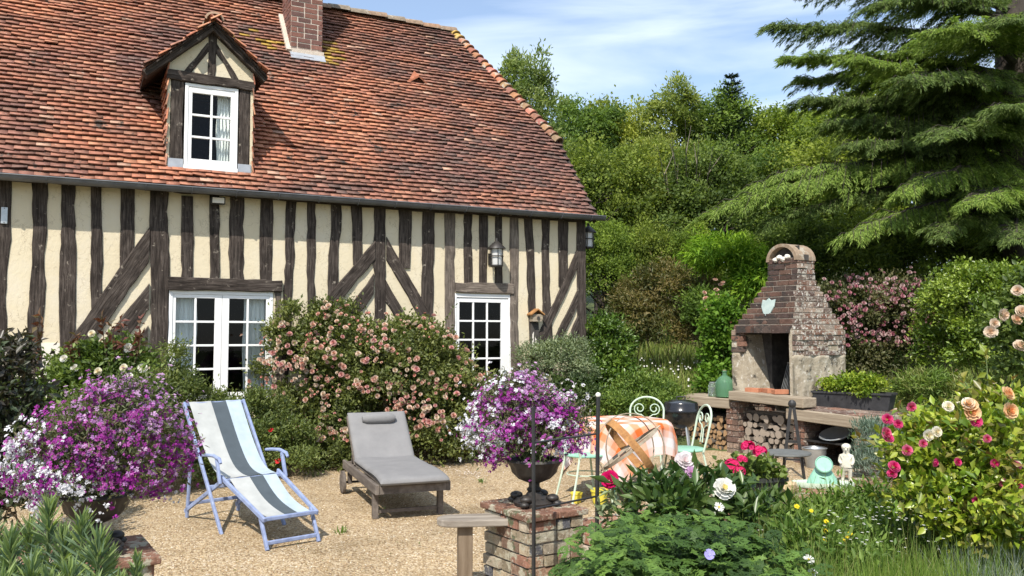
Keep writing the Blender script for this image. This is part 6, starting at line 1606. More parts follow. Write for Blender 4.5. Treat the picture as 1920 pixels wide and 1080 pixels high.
# ------------------------------------------------------------------ foreground bed on the right
gz_ = 0.15
bd = [(0.85, 4.7, 0.9, 0.7), (1.6, 4.6, 1.2, 1.3)]
sm = MB(); xs = np.linspace(0.45, 4.2, 40); V = []
for j in range(14):
    for i, x in enumerate(xs):
        s_ = (x - 0.45) / 3.75; y1 = LW0[1] + (LW1 - LW0)[1] * (x - LW0[0]) / (LW1 - LW0)[0] - 0.33; y0 = 2.6
        y = y0 + (y1 - y0) * j / 13; V.append((x, y, 0.02 + 0.12 * math.sin(math.pi * j / 13) + 0.02 * math.sin(x * 5 + y * 3)))
I = np.arange(13)[:, None] * 40 + np.arange(39)[None]
tag(link_mesh('flower_bed', np_mesh('flower_bed', V, np.stack([I, I + 1, I + 41, I + 40], -1).reshape(-1, 4), None, True), M_['soil']), kind='structure')
def palmate(P, out, size, q, lobes=5):
    n = len(P); Nn = unit(out * 0.35 + np.array([0, -0.25, 1.0]) + q.normal(0, 0.32, (n, 3))); A0 = unit(np.cross(Nn, q.normal(0, 1, (n, 3)))); B0 = np.cross(Nn, A0); VV, FF = [], []
    sz = size * q.uniform(0.6, 1.25, n)
    for k in range(lobes):
        a = (k - (lobes - 1) / 2) * (4.9 / lobes); d = A0 * math.cos(a) + B0 * math.sin(a); l = sz * (1 - 0.10 * abs(k - (lobes - 1) / 2))
        S = np.cross(d, Nn); w = (l * 0.36)[:, None]; L = l[:, None]; m = P + d * L * 0.58 - Nn * L * 0.02
        V = np.stack([P, m + S * w / 2 + Nn * 0.03 * L, P + d * L - Nn * 0.14 * L, m - S * w / 2 + Nn * 0.03 * L], 1)
        for sgn in (-1, 1):
            d2 = unit(d + S * sgn * 0.55); m2 = P + d * L * 0.35; V2 = np.stack([m2, m2 + d2 * L * 0.22 + S * sgn * 0.02, m2 + d2 * L * 0.44 - Nn * 0.05 * L, m2 + d * L * 0.28], 1)
            F2 = (np.arange(n)[:, None, None] * 4 + np.array([(0, 1, 2), (0, 2, 3)])[None]).reshape(-1, 3)
            FF.append(F2 + sum(len(v) for v in VV)); VV.append(V2.reshape(-1, 3))
        F = (np.arange(n)[:, None, None] * 4 + np.array([(0, 1, 2), (0, 2, 3)])[None]).reshape(-1, 3)
        FF.append(F + sum(len(v) for v in VV)); VV.append(V.reshape(-1, 3))
    return np.concatenate(VV), np.concatenate(FF), lobes * 3
q = np.random.RandomState(61)
bl = [px_blob(1165, 1075, 4.0, 90, 62, 0.35), px_blob(1260, 1060, 4.1, 110, 70, 0.4), px_blob(1350, 1075, 4.1, 100, 65, 0.4), px_blob(1180, 1035, 4.6, 70, 55, 0.35), px_blob(1250, 1010, 4.6, 60, 45, 0.3), px_blob(1330, 1025, 4.7, 90, 45, 0.35), px_blob(1430, 1085, 3.9, 80, 45, 0.3)]
base = (0.8, 4.2, 0.1); t = thing('cranesbill', 'lush cranesbill with deeply cut green leaves filling the bed right of the pillar', 'plant', base)
P, out, hue = cloud(bl, 2500, q, 260, 0.06, 0.5, 0.34, 0.1)
V, F, lb = palmate(P - np.array(base), out, 0.052, q)
C = np.tile(np.repeat(tint(hue, [(0.040, 0.082, 0.018), (0.078, 0.15, 0.030), (0.15, 0.25, 0.05)], q), 4, 0), (lb, 1))
link_mesh('leaves', np_mesh('leaves', V, F, C), M_['leaf'], t)
stems_mesh('stems', t, [[(p[0] * 0.6 + 0.32, p[1] * 0.7 + 1.2, 0.1), p * 0.8 + np.array([0.16, 0.85, 0.0]), p] for p in P[::18]], 'stem', base, 0.003)
add_blooms(t, [at(1330, 1040, 3.55)], np.array([[0, -1, 0.5]]), 0.018, [open_flower(8, (0.36, 0.33, 0.72), (0.5, 0.5, 0.7))], q, base=base)
# peonies
q = np.random.RandomState(62); base = (1.0, 4.9, 0.1); t = thing('peony', 'peony clump with one white bloom and pale pink blooms above dark leaves', 'flowers', base)
bl = [px_blob(1215, 950, 4.75, 60, 50, 0.2), px_blob(1310, 940, 4.85, 75, 48, 0.25), px_blob(1400, 985, 4.7, 65, 35, 0.25), px_blob(1270, 960, 4.6, 50, 40, 0.2)]
P, out, hue = cloud(bl, 900, q, 90, 0.05, 0.5, 0.2, 0.1)
foliage('leaves', t, P, out, hue, 0.105, 0.036, [(0.03, 0.065, 0.018), (0.055, 0.105, 0.025), (0.10, 0.15, 0.04)], q, 'leaf_gloss', base, up=0.3)
W_ = (0.80, 0.79, 0.74); heads = [(1357, 917, 4.6, 0.058, peony(1, W_, (0.74, 0.60, 0.22))), (1284, 866, 4.9, 0.058, peony(2, (0.78, 0.72, 0.72), (0.70, 0.55, 0.55))), (1296, 886, 4.85, 0.034, peony(3, (0.62, 0.40, 0.60), (0.6, 0.3, 0.5))), (1348, 951, 4.5, 0.026, open_flower(4, W_, (0.74, 0.58, 0.10), 11)), (1140, 1000, 4.6, 0.001, None)]
segs = []
for (px, py, D, r, a) in heads:
    if a is None: continue
    p = at(px, py, D); add_blooms(t, [p], np.array([[0.1, -1, 0.75]]), r, [a], q, base=base, jit=0.02); segs.append([np.array([p[0] * 0.9 + 0.1, 4.9, 0.12]), (p + np.array([p[0], 4.9, 0.12])) / 2, p + np.array([0, 0.01, -0.02])])
stems_mesh('stems', t, segs, 'stem', base, 0.005)
base = (0.55, 4.95, 0.1); t = thing('red_peony', 'single crimson peony bloom on a leafy stem beside the black rods', 'flowers', base)
p = at(1143, 900, 4.95); add_blooms(t, [p], np.array([[-0.1, -0.9, 0.6]]), 0.054, [peony(9, (0.60, 0.01, 0.13), (0.42, 0.01, 0.09))], q, base=base, jit=0.01)
stems_mesh('stems', t, [[np.array([0.55, 4.95, 0.1]), (p + np.array([0.6, 4.95, 0.1])) / 2, p + np.array([0.0, 0.01, -0.02])]], 'stem', base, 0.005)
P, out, hue = cloud([px_blob(1165, 965, 4.95, 28, 60, 0.12)], 130, q, 26, 0.035, 0.3); foliage('leaves', t, P, out, hue, 0.085, 0.024, GREY, q, 'leaf', base)
# strap leaved iris clumps
def strap(label, px, py, D, n, L, pal, seed, name='iris_clump', cat='plant', W=0.022, spread=0.5, zb=0.1, group=None, bend=0.55):
    q = np.random.RandomState(seed); c = at(px, py, D); base = (c[0], c[1], zb); t = thing(name, label, cat, base, 0, group); H = c[2] - zb
    VV, FF, CC = [], [], []; seg = 5
    a = q.uniform(0, 6.28, n); l = L * q.uniform(0.6, 1.15, n); tl = q.uniform(0.05, 1.0, n) * spread
    hd = np.stack([np.cos(a), np.sin(a), a * 0], -1); side = np.stack([-np.sin(a), np.cos(a), a * 0], -1)
    B = hd * q.uniform(0, 0.05, (n, 1)); V = []
    for k in range(seg + 1):
        s = k / seg; ang = tl * (0.35 + bend * 1.6 * s); P = B + hd * (np.sin(ang) * l * s)[:, None] + np.array([0, 0, 1]) * (np.cos(ang) * l * s)[:, None]
        w = W * (1 - s ** 2.2) * 0.5 + 0.001
        V += [P - side * w, P + side * w]
    V = np.stack(V, 1); m = 2 * (seg + 1)
    f = np.array([(2 * k, 2 * k + 1, 2 * k + 3, 2 * k + 2) for k in range(seg)])
    F = (np.arange(n)[:, None, None] * m + f[None]).reshape(-1, 4)
    link_mesh('leaves', np_mesh('leaves', V.reshape(-1, 3), F, np.repeat(tint(q.rand(n), pal, q), m, 0), True), M_['leaf'], t); return t
strap('blue-green strap leaves of an iris at the foot of the pillar', 1130, 985, 4.5, 16, 0.34, [(0.07, 0.13, 0.09), (0.12, 0.19, 0.13)], 71, spread=0.9)
# grasses
def grass_patch(name, label, pts, hgt, W, pal, seed, kind='stuff', mat='leaf', lean=0.3, cat='grass', bend=0.7):
    q = np.random.RandomState(seed); n = len(pts); a = q.uniform(0, 6.28, n); l = hgt * q.uniform(0.5, 1.2, n); tl = np.abs(q.normal(0, lean, n)); seg = 3
    hd = np.stack([np.cos(a), np.sin(a), a * 0], -1); sa = q.uniform(0, 6.28, n); side = np.stack([np.cos(sa), np.sin(sa), a * 0], -1); V = []
    for k in range(seg + 1):
        s = k / seg; ang = tl * (0.4 + bend * 2 * s); P = pts + hd * (np.sin(ang) * l * s)[:, None] + np.array([0, 0, 1]) * (np.cos(ang) * l * s)[:, None]; w = W * (1 - s ** 1.8) * 0.5 + 0.0004
        V += [P - side * w, P + side * w]
    V = np.stack(V, 1); m = 2 * (seg + 1); f = np.array([(2 * k, 2 * k + 1, 2 * k + 3, 2 * k + 2) for k in range(seg)])
    F = (np.arange(n)[:, None, None] * m + f[None]).reshape(-1, 4)
    o = link_mesh(name, np_mesh(name, V.reshape(-1, 3), F, np.repeat(tint(q.rand(n), pal, q), m, 0), True), M_[mat]); return tag(o, label, cat, kind=kind)
q = np.random.RandomState(81)
def scatter(n, px0, px1, D0, D1, z, q, clump=0.05):
    m = max(8, n // 22); D = D0 + (D1 - D0) * q.rand(m); px = q.uniform(px0, px1, m); k = q.choice(m, n)
    return np.stack([((px - 960) / FPX * D)[k] + q.normal(0, clump, n), D[k] + q.normal(0, clump, n), np.full(n, z)], -1)
MEAD = [(0.075, 0.14, 0.024), (0.125, 0.205, 0.036), (0.19, 0.27, 0.055), (0.27, 0.28, 0.10)]
grass_patch('tall_grass', 'tall unmown green grass in the right foreground', np.concatenate([scatter(13000, 1440, 1830, 3.6, 5.9, 0.1, q, 0.09), scatter(3500, 1370, 1560, 4.3, 5.4, 0.1, q, 0.09), scatter(2500, 1780, 2000, 3.6, 5.5, 0.1, q, 0.1)]), 0.50, 0.0062, MEAD, 82, lean=0.25)
grass_patch('bright_grass', 'bright fine grass tuft at the lower right', scatter(4200, 1600, 1800, 3.2, 3.9, 0.08, q, 0.05), 0.50, 0.005, [(0.09, 0.16, 0.02), (0.15, 0.23, 0.035), (0.22, 0.29, 0.06)], 83, lean=0.13)
grass_patch('silver_grass', 'silvery blue grass in the lower right corner', scatter(3600, 1790, 1990, 3.1, 4.1, 0.08, q, 0.05), 0.50, 0.006, [(0.13, 0.17, 0.13), (0.22, 0.26, 0.22), (0.32, 0.36, 0.31)], 84, lean=0.3)
def meadow_flowers(name, label, cat, spec, q, H0=0.1):
    for (lab, pts, a, r, grp) in spec:
        for p in pts:
            base = (p[0], p[1], H0); t = thing(name, lab, cat, base, 0, grp); add_blooms(t, [p], np.array([[0, -0.7, 0.8]]), r, [a], q, base=base, jit=0.15)
            stems_mesh('stem', t, [[np.array(base), (p + np.array(base)) / 2 + np.array([0.01, 0, 0]), p]], 'stem', base, 0.002)
YB = open_flower(11, (0.72, 0.55, 0.02), (0.6, 0.4, 0.02)); DS = open_flower(12, (0.78, 0.78, 0.76), (0.66, 0.5, 0.06), 12)
meadow_flowers('buttercup', '', 'flower', [('yellow buttercup standing in the tall foreground grass', [at(px, py, 4.3) for px, py in ((1521, 958), (1549, 978), (1548, 1012), (1588, 1006), (1594, 1001), (1582, 1014), (1596, 1050), (1604, 1046), (1494, 950), (1547, 996))], YB, 0.013, 'buttercups in the tall grass')], q)
meadow_flowers('ox_eye_daisy', '', 'flower', [('white daisy near the bottom edge in the foreground grass', [at(1516, 1050, 4.0), at(1524, 1074, 3.9), at(1780, 935, 4.2)], DS, 0.024, 'daisies in the foreground')], q)
P = np.concatenate([np.array([at(px, py, D) for px, py, D in zip(q.uniform(1540, 1780, 130), q.uniform(950, 1040, 130), q.uniform(3.9, 4.6, 130))]), np.array([at(px, py, D) for px, py, D in zip(q.uniform(1400, 1500, 60), q.uniform(985, 1030, 60), q.uniform(4.4, 4.9, 60))])])
VV, FF, CC = [], [], []; a = open_flower(13, (0.74, 0.74, 0.70), (0.6, 0.6, 0.4), 4)
for i, p in enumerate(P): VV.append(a[0] * 0.007 + p); FF.append(a[1] + i * len(a[0])); CC.append(a[2])
tag(link_mesh('grass_flowers', np_mesh('grass_flowers', np.concatenate(VV), np.concatenate(FF), np.concatenate(CC), True), M_['petal']), 'tiny white flowers sprinkled through the foreground grass', 'flowers', kind='stuff')
bl = [px_blob(1500, 1040, 4.4, 60, 50, 0.3), px_blob(1580, 1050, 4.3, 60, 45, 0.3), px_blob(1670, 1020, 4.6, 60, 50, 0.3), px_blob(1560, 985, 5.0, 55, 32, 0.25), px_blob(1640, 960, 5.2, 50, 32, 0.25), px_blob(1480, 990, 4.9, 45, 35, 0.2)]
t, base, q2 = bush('leafy_ground_plant', 'lush low leafy plants mixed into the tall foreground grass', 'plant', bl, 5200, 0.05, 0.019, [(0.065, 0.125, 0.022), (0.115, 0.19, 0.034), (0.19, 0.275, 0.055)], 86, 150, 0.06, nst=8, stem='stem', zmin=0.12, rough=0.35)
# blue-grey rosemary like mound by the counter, small flowers on the wall
bl = [px_blob(1648, 842, 7.5, 42, 48, 0.2), px_blob(1640, 880, 7.4, 38, 30, 0.18), px_blob(1690, 855, 7.4, 40, 45, 0.2)]
t, base, q2 = bush('lavender', 'blue-grey needle leaved mound in front of the whitewashed pier', 'plant', bl, 5200, 0.055, 0.007, [(0.10, 0.16, 0.12), (0.17, 0.24, 0.19), (0.25, 0.31, 0.25)], 85, 90, 0.04, nst=6, zmin=0.3, droop=-0.9)
# rose bush at the right with yellow-green leaves
bl = [px_blob(1760, 880, 4.5, 85, 70, 0.3), px_blob(1850, 850, 4.5, 90, 75, 0.35), px_blob(1760, 820, 4.7, 60, 40, 0.25), px_blob(1900, 920, 4.3, 60, 80, 0.3), px_blob(1730, 940, 4.4, 55, 45, 0.25), px_blob(1830, 920, 4.3, 70, 50, 0.3), px_blob(1870, 780, 4.7, 50, 45, 0.25), px_blob(1860, 985, 4.3, 80, 50, 0.25), px_blob(1780, 970, 4.5, 60, 45, 0.25), px_blob(1940, 990, 4.3, 60, 60, 0.25)]
t, base, q = bush('rose_bush', 'rose bush with yellow-green leaves and pink and apricot blooms at the right edge', 'rose bush', bl, 8200, 0.056, 0.030, [(0.11, 0.19, 0.018), (0.22, 0.31, 0.028), (0.34, 0.39, 0.04), (0.20, 0.19, 0.05)], 91, 190, 0.045, 'leaf_gloss', nst=16, stem='stem', zmin=0.12)
PINK = [rose(41, (0.60, 0.02, 0.14), (0.66, 0.10, 0.25)), rose(42, (0.62, 0.06, 0.16), (0.70, 0.20, 0.32))]
for arrs, r, pts in ((PINK, 0.027, [(1708, 763), (1664, 786), (1684, 795), (1660, 812), (1666, 822), (1700, 845), (1673, 888), (1830, 790), (1905, 874), (1880, 906), (1907, 908), (1832, 940), (1795, 866), (1865, 868), (1730, 832), (1752, 867), (1850, 823), (1676, 875)]),
                     ([rose(43, (0.80, 0.40, 0.18), (0.80, 0.58, 0.34))], 0.037, [(1893, 770), (1888, 738), (1818, 760), (1822, 773)]), ([rose(44, (0.80, 0.70, 0.48), (0.80, 0.76, 0.66))], 0.030, [(1778, 763), (1756, 810), (1740, 816), (1816, 757)])):
    P = np.array([at(px, py, 4.12) for px, py in pts]); shoots(t, bl, 12, q, base, 0.05, 0.028, [(0.12, 0.19, 0.02), (0.26, 0.30, 0.035), (0.20, 0.10, 0.04)], 0.22, 'leaf_gloss', name='stems'); add_blooms(t, P, unit(np.array([[0, -1, 0.4]]) + q.normal(0, 0.25, (len(P), 3))), r, arrs, q, base=base, jit=0.18)
bl = [px_blob(1905, 620, 6.6, 32, 50, 0.25), px_blob(1930, 560, 6.6, 30, 40, 0.25), px_blob(1925, 680, 6.5, 35, 60, 0.25)]
t, base, q = bush('climbing_rose', 'tall apricot climbing rose at the right edge before the clipped hedge', 'rose bush', bl, 4200, 0.055, 0.03, GRN, 92, 110, 0.06, nst=6, stem='stem')
P = np.array([at(px, py, 6.3) for px, py in ((1864, 606), (1857, 622), (1905, 600), (1912, 650), (1908, 545), (1880, 590), (1915, 585))]); add_blooms(t, P, np.array([[0, -1, 0.3], [-0.4, -1, 0.1], [0.3, -1, 0.5], [0, -0.8, 0.8], [-0.5, -0.8, 0.3], [0.4, -1, 0], [0, -1, 0.6]]), 0.048, [rose(45, (0.74, 0.46, 0.28), (0.76, 0.60, 0.44)), rose(46, (0.72, 0.52, 0.36), (0.76, 0.66, 0.54))], q, base=base)
# spurge at the lower left: long whorled leaves on upright stems
q = np.random.RandomState(95); base = (-1.9, 3.2, 0.0); t = thing('spurge', 'blue-green spurge with whorls of narrow leaves in the lower left corner', 'plant', base)
for (px, py, D, rr, lm) in ((92, 925, 3.35, 0.135, 0.3), (155, 945, 3.15, 0.125, 0.5), (20, 985, 3.1, 0.13, 0.2), (185, 985, 3.0, 0.14, 0.4), (258, 1020, 3.15, 0.085, 0.9), (60, 1035, 2.9, 0.13, 0.4), (130, 1045, 2.85, 0.13, 0.5), (-20, 940, 3.3, 0.13, 0.3), (225, 1060, 2.95, 0.10, 0.7), (120, 985, 3.3, 0.14, 0.2), (55, 965, 3.5, 0.13, 0.4), (205, 1020, 3.25, 0.12, 0.3), (5, 1060, 2.8, 0.13, 0.3), (90, 1060, 2.75, 0.13, 0.6), (175, 1075, 2.8, 0.12, 0.3)):
    top = at(px, py, D); foot = np.array([top[0] * 0.9 - 0.15, top[1], 0.0]); H = top[2]
    st_ = stems_mesh('stem', t, [[foot, foot * 0.4 + top * 0.6 + q.normal(0, 0.01, 3), top - np.array([0, 0, 0.06])]], 'stem', base, 0.011)
    n = 260; s = q.rand(n) ** 0.8; P = foot * (1 - (0.45 + 0.55 * s))[:, None] + top * (0.45 + 0.55 * s)[:, None] - np.array([0, 0, 0.06])
    a = np.arange(n) * 2.4; el = -0.45 + 1.75 * s ** 1.6 + q.normal(0, 0.12, n); A = np.stack([np.cos(a) * np.cos(el), np.sin(a) * np.cos(el), np.sin(el)], -1)
    hue = np.clip(s * 1.15 - 0.25 + lm * 0.15, 0, 0.99); L = rr * q.uniform(0.75, 1.1, n) * (1 - 0.35 * s)
    V, F = leaves(P - np.array(base), A, L, 0.0115, q, axis=A, fold=0.15)
    link_mesh('leaf_whorl', np_mesh('leaf_whorl', V, F, np.repeat(tint(hue, [(0.065, 0.115, 0.085), (0.105, 0.165, 0.115), (0.16, 0.235, 0.13), (0.26, 0.34, 0.12)], q, 0.15), 4, 0)), M_['leaf'], st_)

# fallen petals and stray leaves on the gravel
q = np.random.RandomState(99); n = 420; px = np.concatenate([q.normal(880, 22, 130), q.uniform(560, 900, 120), q.uniform(230, 900, 170)]); py = np.concatenate([q.normal(886, 5, 130), q.uniform(872, 900, 120), q.uniform(890, 1070, 170)])
P = np.array([gp(a, b, 0.03) for a, b in zip(px, py)]); up_ = np.tile(np.array([[0, 0, 1.0]]), (n, 1)); A = unit(q.normal(0, 1, (n, 3)) * np.array([1, 1, 0.15]))
V, F = leaves(P, up_, 0.018 * q.uniform(0.6, 1.5, n), 0.012, q, axis=A, fold=0.2)
C = np.where((np.arange(n) < 250)[:, None], np.array([(0.74, 0.66, 0.60)]), np.array([(0.22, 0.16, 0.07), (0.12, 0.15, 0.04), (0.30, 0.24, 0.12)])[q.randint(0, 3, n)]) * q.uniform(0.75, 1.1, (n, 1))
tag(link_mesh('fallen_petals', np_mesh('fallen_petals', V, F, np.repeat(C, 4, 0)), M_['petal']), 'pale fallen petals and stray leaves scattered on the gravel', 'petals', kind='stuff')

for k, (px, py, lab) in enumerate(((716, 962, 'tiny weed beside the front leg of the sun lounger'), (640, 1000, 'tiny weed in the open gravel right of the deck chair'), (290, 905, 'tiny weed in the gravel left of the deck chair'), (905, 905, 'tiny weed in the gravel near the rose bush'))):
    strap(lab, px, py, gp(px, py, 0.012)[1], 16, 0.07, MEAD[:3], 120 + k, name='weed', W=0.010, spread=1.1, zb=0.012)
# ------------------------------------------------------------------ meadow, hedges and the wood behind
q = np.random.RandomState(101); n = 30000
X = q.uniform(1.3, 12, n); Y = 12.2 + 12 * q.rand(n) ** 1.4
P = np.stack([X, Y, ground_h(X, Y)], -1)
P = P[(ground_h(X, Y) > 0.35) & (vnoise(X, Y, 9, 1.6) > -0.75)]
grass_patch('meadow_grass', 'long sunlit meadow grass on the bank behind the fireplace', P, 0.36, 0.013, [(0.11, 0.17, 0.03), (0.18, 0.25, 0.05), (0.27, 0.33, 0.08), (0.34, 0.33, 0.13)], 102, lean=0.3)
n = 150; X = q.uniform(1.6, 4.2, n); Y = q.uniform(12.6, 15, n); VV, FF, CC = [], [], []; a = open_flower(14, (0.76, 0.76, 0.74), (0.6, 0.5, 0.1), 6)
for i in range(n): VV.append(a[0] * 0.015 @ np.array([[1, 0, 0], [0, 0.5, 0.8], [0, -0.8, 0.5]]) + np.array([X[i], Y[i], float(ground_h(X[i], Y[i])) + q.uniform(0.22, 0.38)])); FF.append(a[1] + i * len(a[0])); CC.append(a[2])
tag(link_mesh('meadow_daisies', np_mesh('meadow_daisies', np.concatenate(VV), np.concatenate(FF), np.concatenate(CC), True), M_['petal']), 'white daisies dotted over the sunlit bank', 'flowers', kind='stuff')
def pxb(lst, D, ry=0.8): return [px_blob(px, py, D, rx, rz, ry) for px, py, rx, rz in lst]
bush('russet_shrub', 'arching shrub with russet brown young growth left of the fireplace', 'shrub', pxb([(1250, 565, 70, 65), (1190, 600, 45, 60), (1310, 590, 50, 60), (1250, 620, 80, 50), (1340, 610, 40, 50)], 15.0, 0.7), 22000, 0.075, 0.026,
     [(0.075, 0.088, 0.028), (0.13, 0.12, 0.038), (0.20, 0.155, 0.055)], 111, 240, 0.10, 'leaf', nst=10)
t, base, q = bush('flowering_shrub', 'shrub with sparse pale pink flowers beside the russet shrub', 'shrub', pxb([(1330, 590, 40, 45), (1360, 640, 35, 50)], 14.0, 0.5), 8000, 0.07, 0.03, GRN, 112, 110, 0.09, 'leaf_far', nst=6)
P, Dd = front_pts(pxb([(1330, 590, 40, 45), (1360, 640, 35, 50)], 14.0, 0.5), 34, q, 8, 0.12); add_blooms(t, P, Dd, 0.05, SALMON[1:2], q, base=base, cap=40)
bush('bamboo', 'bright green arching bamboo like shrub behind the fireplace hood', 'shrub', pxb([(1380, 490, 60, 45), (1330, 480, 45, 40), (1430, 520, 40, 45), (1400, 550, 45, 50)], 14.6, 0.6), 9000, 0.13, 0.028,
     [(0.06, 0.13, 0.016), (0.11, 0.20, 0.024), (0.19, 0.29, 0.04)], 113, 130, 0.10, 'leaf_far', nst=10, stem='stem', droop=0.5)
bush('ivy_column', 'leafy green climber just left of the fireplace', 'shrub', pxb([(1352, 610, 26, 40), (1355, 670, 26, 45), (1345, 720, 22, 35)], 13.0, 0.3), 6000, 0.075, 0.05, [(0.05, 0.11, 0.015), (0.09, 0.17, 0.022), (0.15, 0.24, 0.035)], 114, 80, 0.08, 'leaf_far', nst=5, stem='stem')
PK = [rose(51, (0.42, 0.18, 0.20), (0.52, 0.31, 0.32)), rose(52, (0.50, 0.30, 0.30), (0.58, 0.44, 0.42)), rose(53, (0.46, 0.15, 0.20), (0.52, 0.25, 0.29))]
hb_ = pxb([(1590, 590, 60, 65), (1660, 585, 60, 62), (1720, 590, 50, 65), (1600, 670, 60, 60), (1680, 670, 70, 60)], 13.2, 0.6)
t, base, q = bush('rose_hedge', 'rambling hedge dotted with dusty pink flowers right of the fireplace', 'hedge', hb_, 34000, 0.06, 0.03, [(0.06, 0.075, 0.028), (0.105, 0.115, 0.044), (0.16, 0.15, 0.07)], 115, 330, 0.08, 'leaf', nst=8)
P, Dd = front_pts(hb_, 2200, q, 330, 0.10, 1.0); P = P[P[:, 2] > 1.45][:430]; add_blooms(t, P, np.tile(np.array([[0, -1, 0.4]]), (len(P), 1)), 0.026, PK, q, base=base, cap=95, jit=0.4)
hb_ = pxb([(1800, 575, 62, 72), (1860, 560, 65, 68), (1930, 575, 60, 75), (1790, 660, 60, 65), (1870, 660, 80, 75), (1950, 670, 60, 75)], 11.3, 0.7)
bush('clipped_hedge', 'dense bright green rounded hedge at the right edge', 'hedge', hb_, 46000, 0.052, 0.03, [(0.085, 0.14, 0.018), (0.16, 0.235, 0.028), (0.27, 0.35, 0.05)], 116, 420, 0.07, 'leaf_gloss', nst=8, rough=0.10)
bush('low_shrub', 'shaggy low green shrub beyond the right counter', 'shrub', pxb([(1725, 735, 34, 38), (1750, 760, 40, 32), (1795, 745, 40, 30)], 11.0, 0.4), 7000, 0.085, 0.014, MEAD[1:], 117, 90, 0.06, 'leaf', nst=5)
# ---- broadleaf trees: three grown prototypes, copied
def tree_proto(seed, H, CR, nl, L, W, pal, trunk_h=0.28, mat='leaf_far', bark='bark', clumps=240, narrow=1.0):
    q = np.random.RandomState(seed); t = thing('broadleaf_tree', '', 'tree', (0, 0, 0)); tb = MB(); blobs = []
    th = H * trunk_h; tb.tube([(0, 0, -0.3), (0.03 * H * 0.2, 0, th * 0.5), (0.0, 0.02 * H, th), (0.02 * H, 0, H * 0.55), (0, 0, H * 0.75)], [0.030 * H, 0.024 * H, 0.020 * H, 0.012 * H, 0.003 * H], 9)
    for k in range(13):
        a = k * 2.4 + q.uniform(-0.3, 0.3); z0 = th * 0.8 + (H * 0.62 - th) * k / 13; up = 0.4 + 0.5 * k / 13; l = CR * q.uniform(0.65, 1.05) * (1 - 0.45 * k / 13)
        e = np.array([math.cos(a) * l, math.sin(a) * l, z0 + l * up * 0.9]); m = e * 0.5 + np.array([0, 0, z0 * 0.5 + 0.08 * l])
        tb.tube([(0, 0, z0), m, e], [0.010 * H, 0.006 * H, 0.002 * H], 6)
        for j in range(2):
            d = q.normal(0, 0.35 * CR * 0.6, 3); tb.tube([m * 0.4 + e * 0.6, e + d * 0.9], [0.004 * H, 0.0015 * H], 5)
        r = CR * q.uniform(0.34, 0.5); blobs.append((e[0], e[1], e[2], r, r, r * 0.85))
    for z in (0.55, 0.70, 0.82): r = CR * (0.70 - 0.28 * (z - 0.55) / 0.27); blobs.append((0, 0, H * z, r, r, r * 1.1))
    for k in range(9):
        a = k * 2.4; l = CR * (0.22 + 0.05 * k); r = CR * q.uniform(0.26, 0.36); blobs.append((math.cos(a) * l, math.sin(a) * l, H * q.uniform(0.80, 0.93) - r * 0.3 - 0.012 * k * H, r * 0.85, r * 0.85, r * 1.25))
    tb.build('trunk', M_[bark], t, smooth_=True)
    P, out, hue = cloud(blobs, nl, q, clumps, CR * 0.085, 0.55, 0.25, th * 0.35)
    foliage('crown', t, P, out, hue, L, W, pal, q, mat)
    return t
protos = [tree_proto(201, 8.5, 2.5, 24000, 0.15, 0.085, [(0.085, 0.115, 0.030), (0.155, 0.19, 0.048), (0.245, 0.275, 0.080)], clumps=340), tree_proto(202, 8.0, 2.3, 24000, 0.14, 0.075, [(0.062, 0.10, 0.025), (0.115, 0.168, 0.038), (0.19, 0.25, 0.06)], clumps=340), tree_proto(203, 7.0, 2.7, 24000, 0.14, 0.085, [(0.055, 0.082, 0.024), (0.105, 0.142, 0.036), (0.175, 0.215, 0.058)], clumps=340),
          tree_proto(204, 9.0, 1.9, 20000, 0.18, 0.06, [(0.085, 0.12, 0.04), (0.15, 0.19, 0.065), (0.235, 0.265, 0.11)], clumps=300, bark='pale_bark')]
PH = [8.5, 8.0, 7.0, 9.0]; used = [False] * 4
def plant_tree(kind, px, ytop, D, wide, label, group, rot=0.0):
    top = at(px, ytop, D); g = float(ground_h(top[0], top[1])); h = top[2] - g
    o = protos[kind] if not used[kind] else copy_tree(protos[kind]); used[kind] = True
    s = h / (PH[kind] * 1.0); o.location = (top[0], top[1], g); o.scale = (s * wide, s * wide, s); o.rotation_euler = (0, 0, rot); tag(o, label, 'tree', group); return o
GB = 'trees of the wood behind the house'
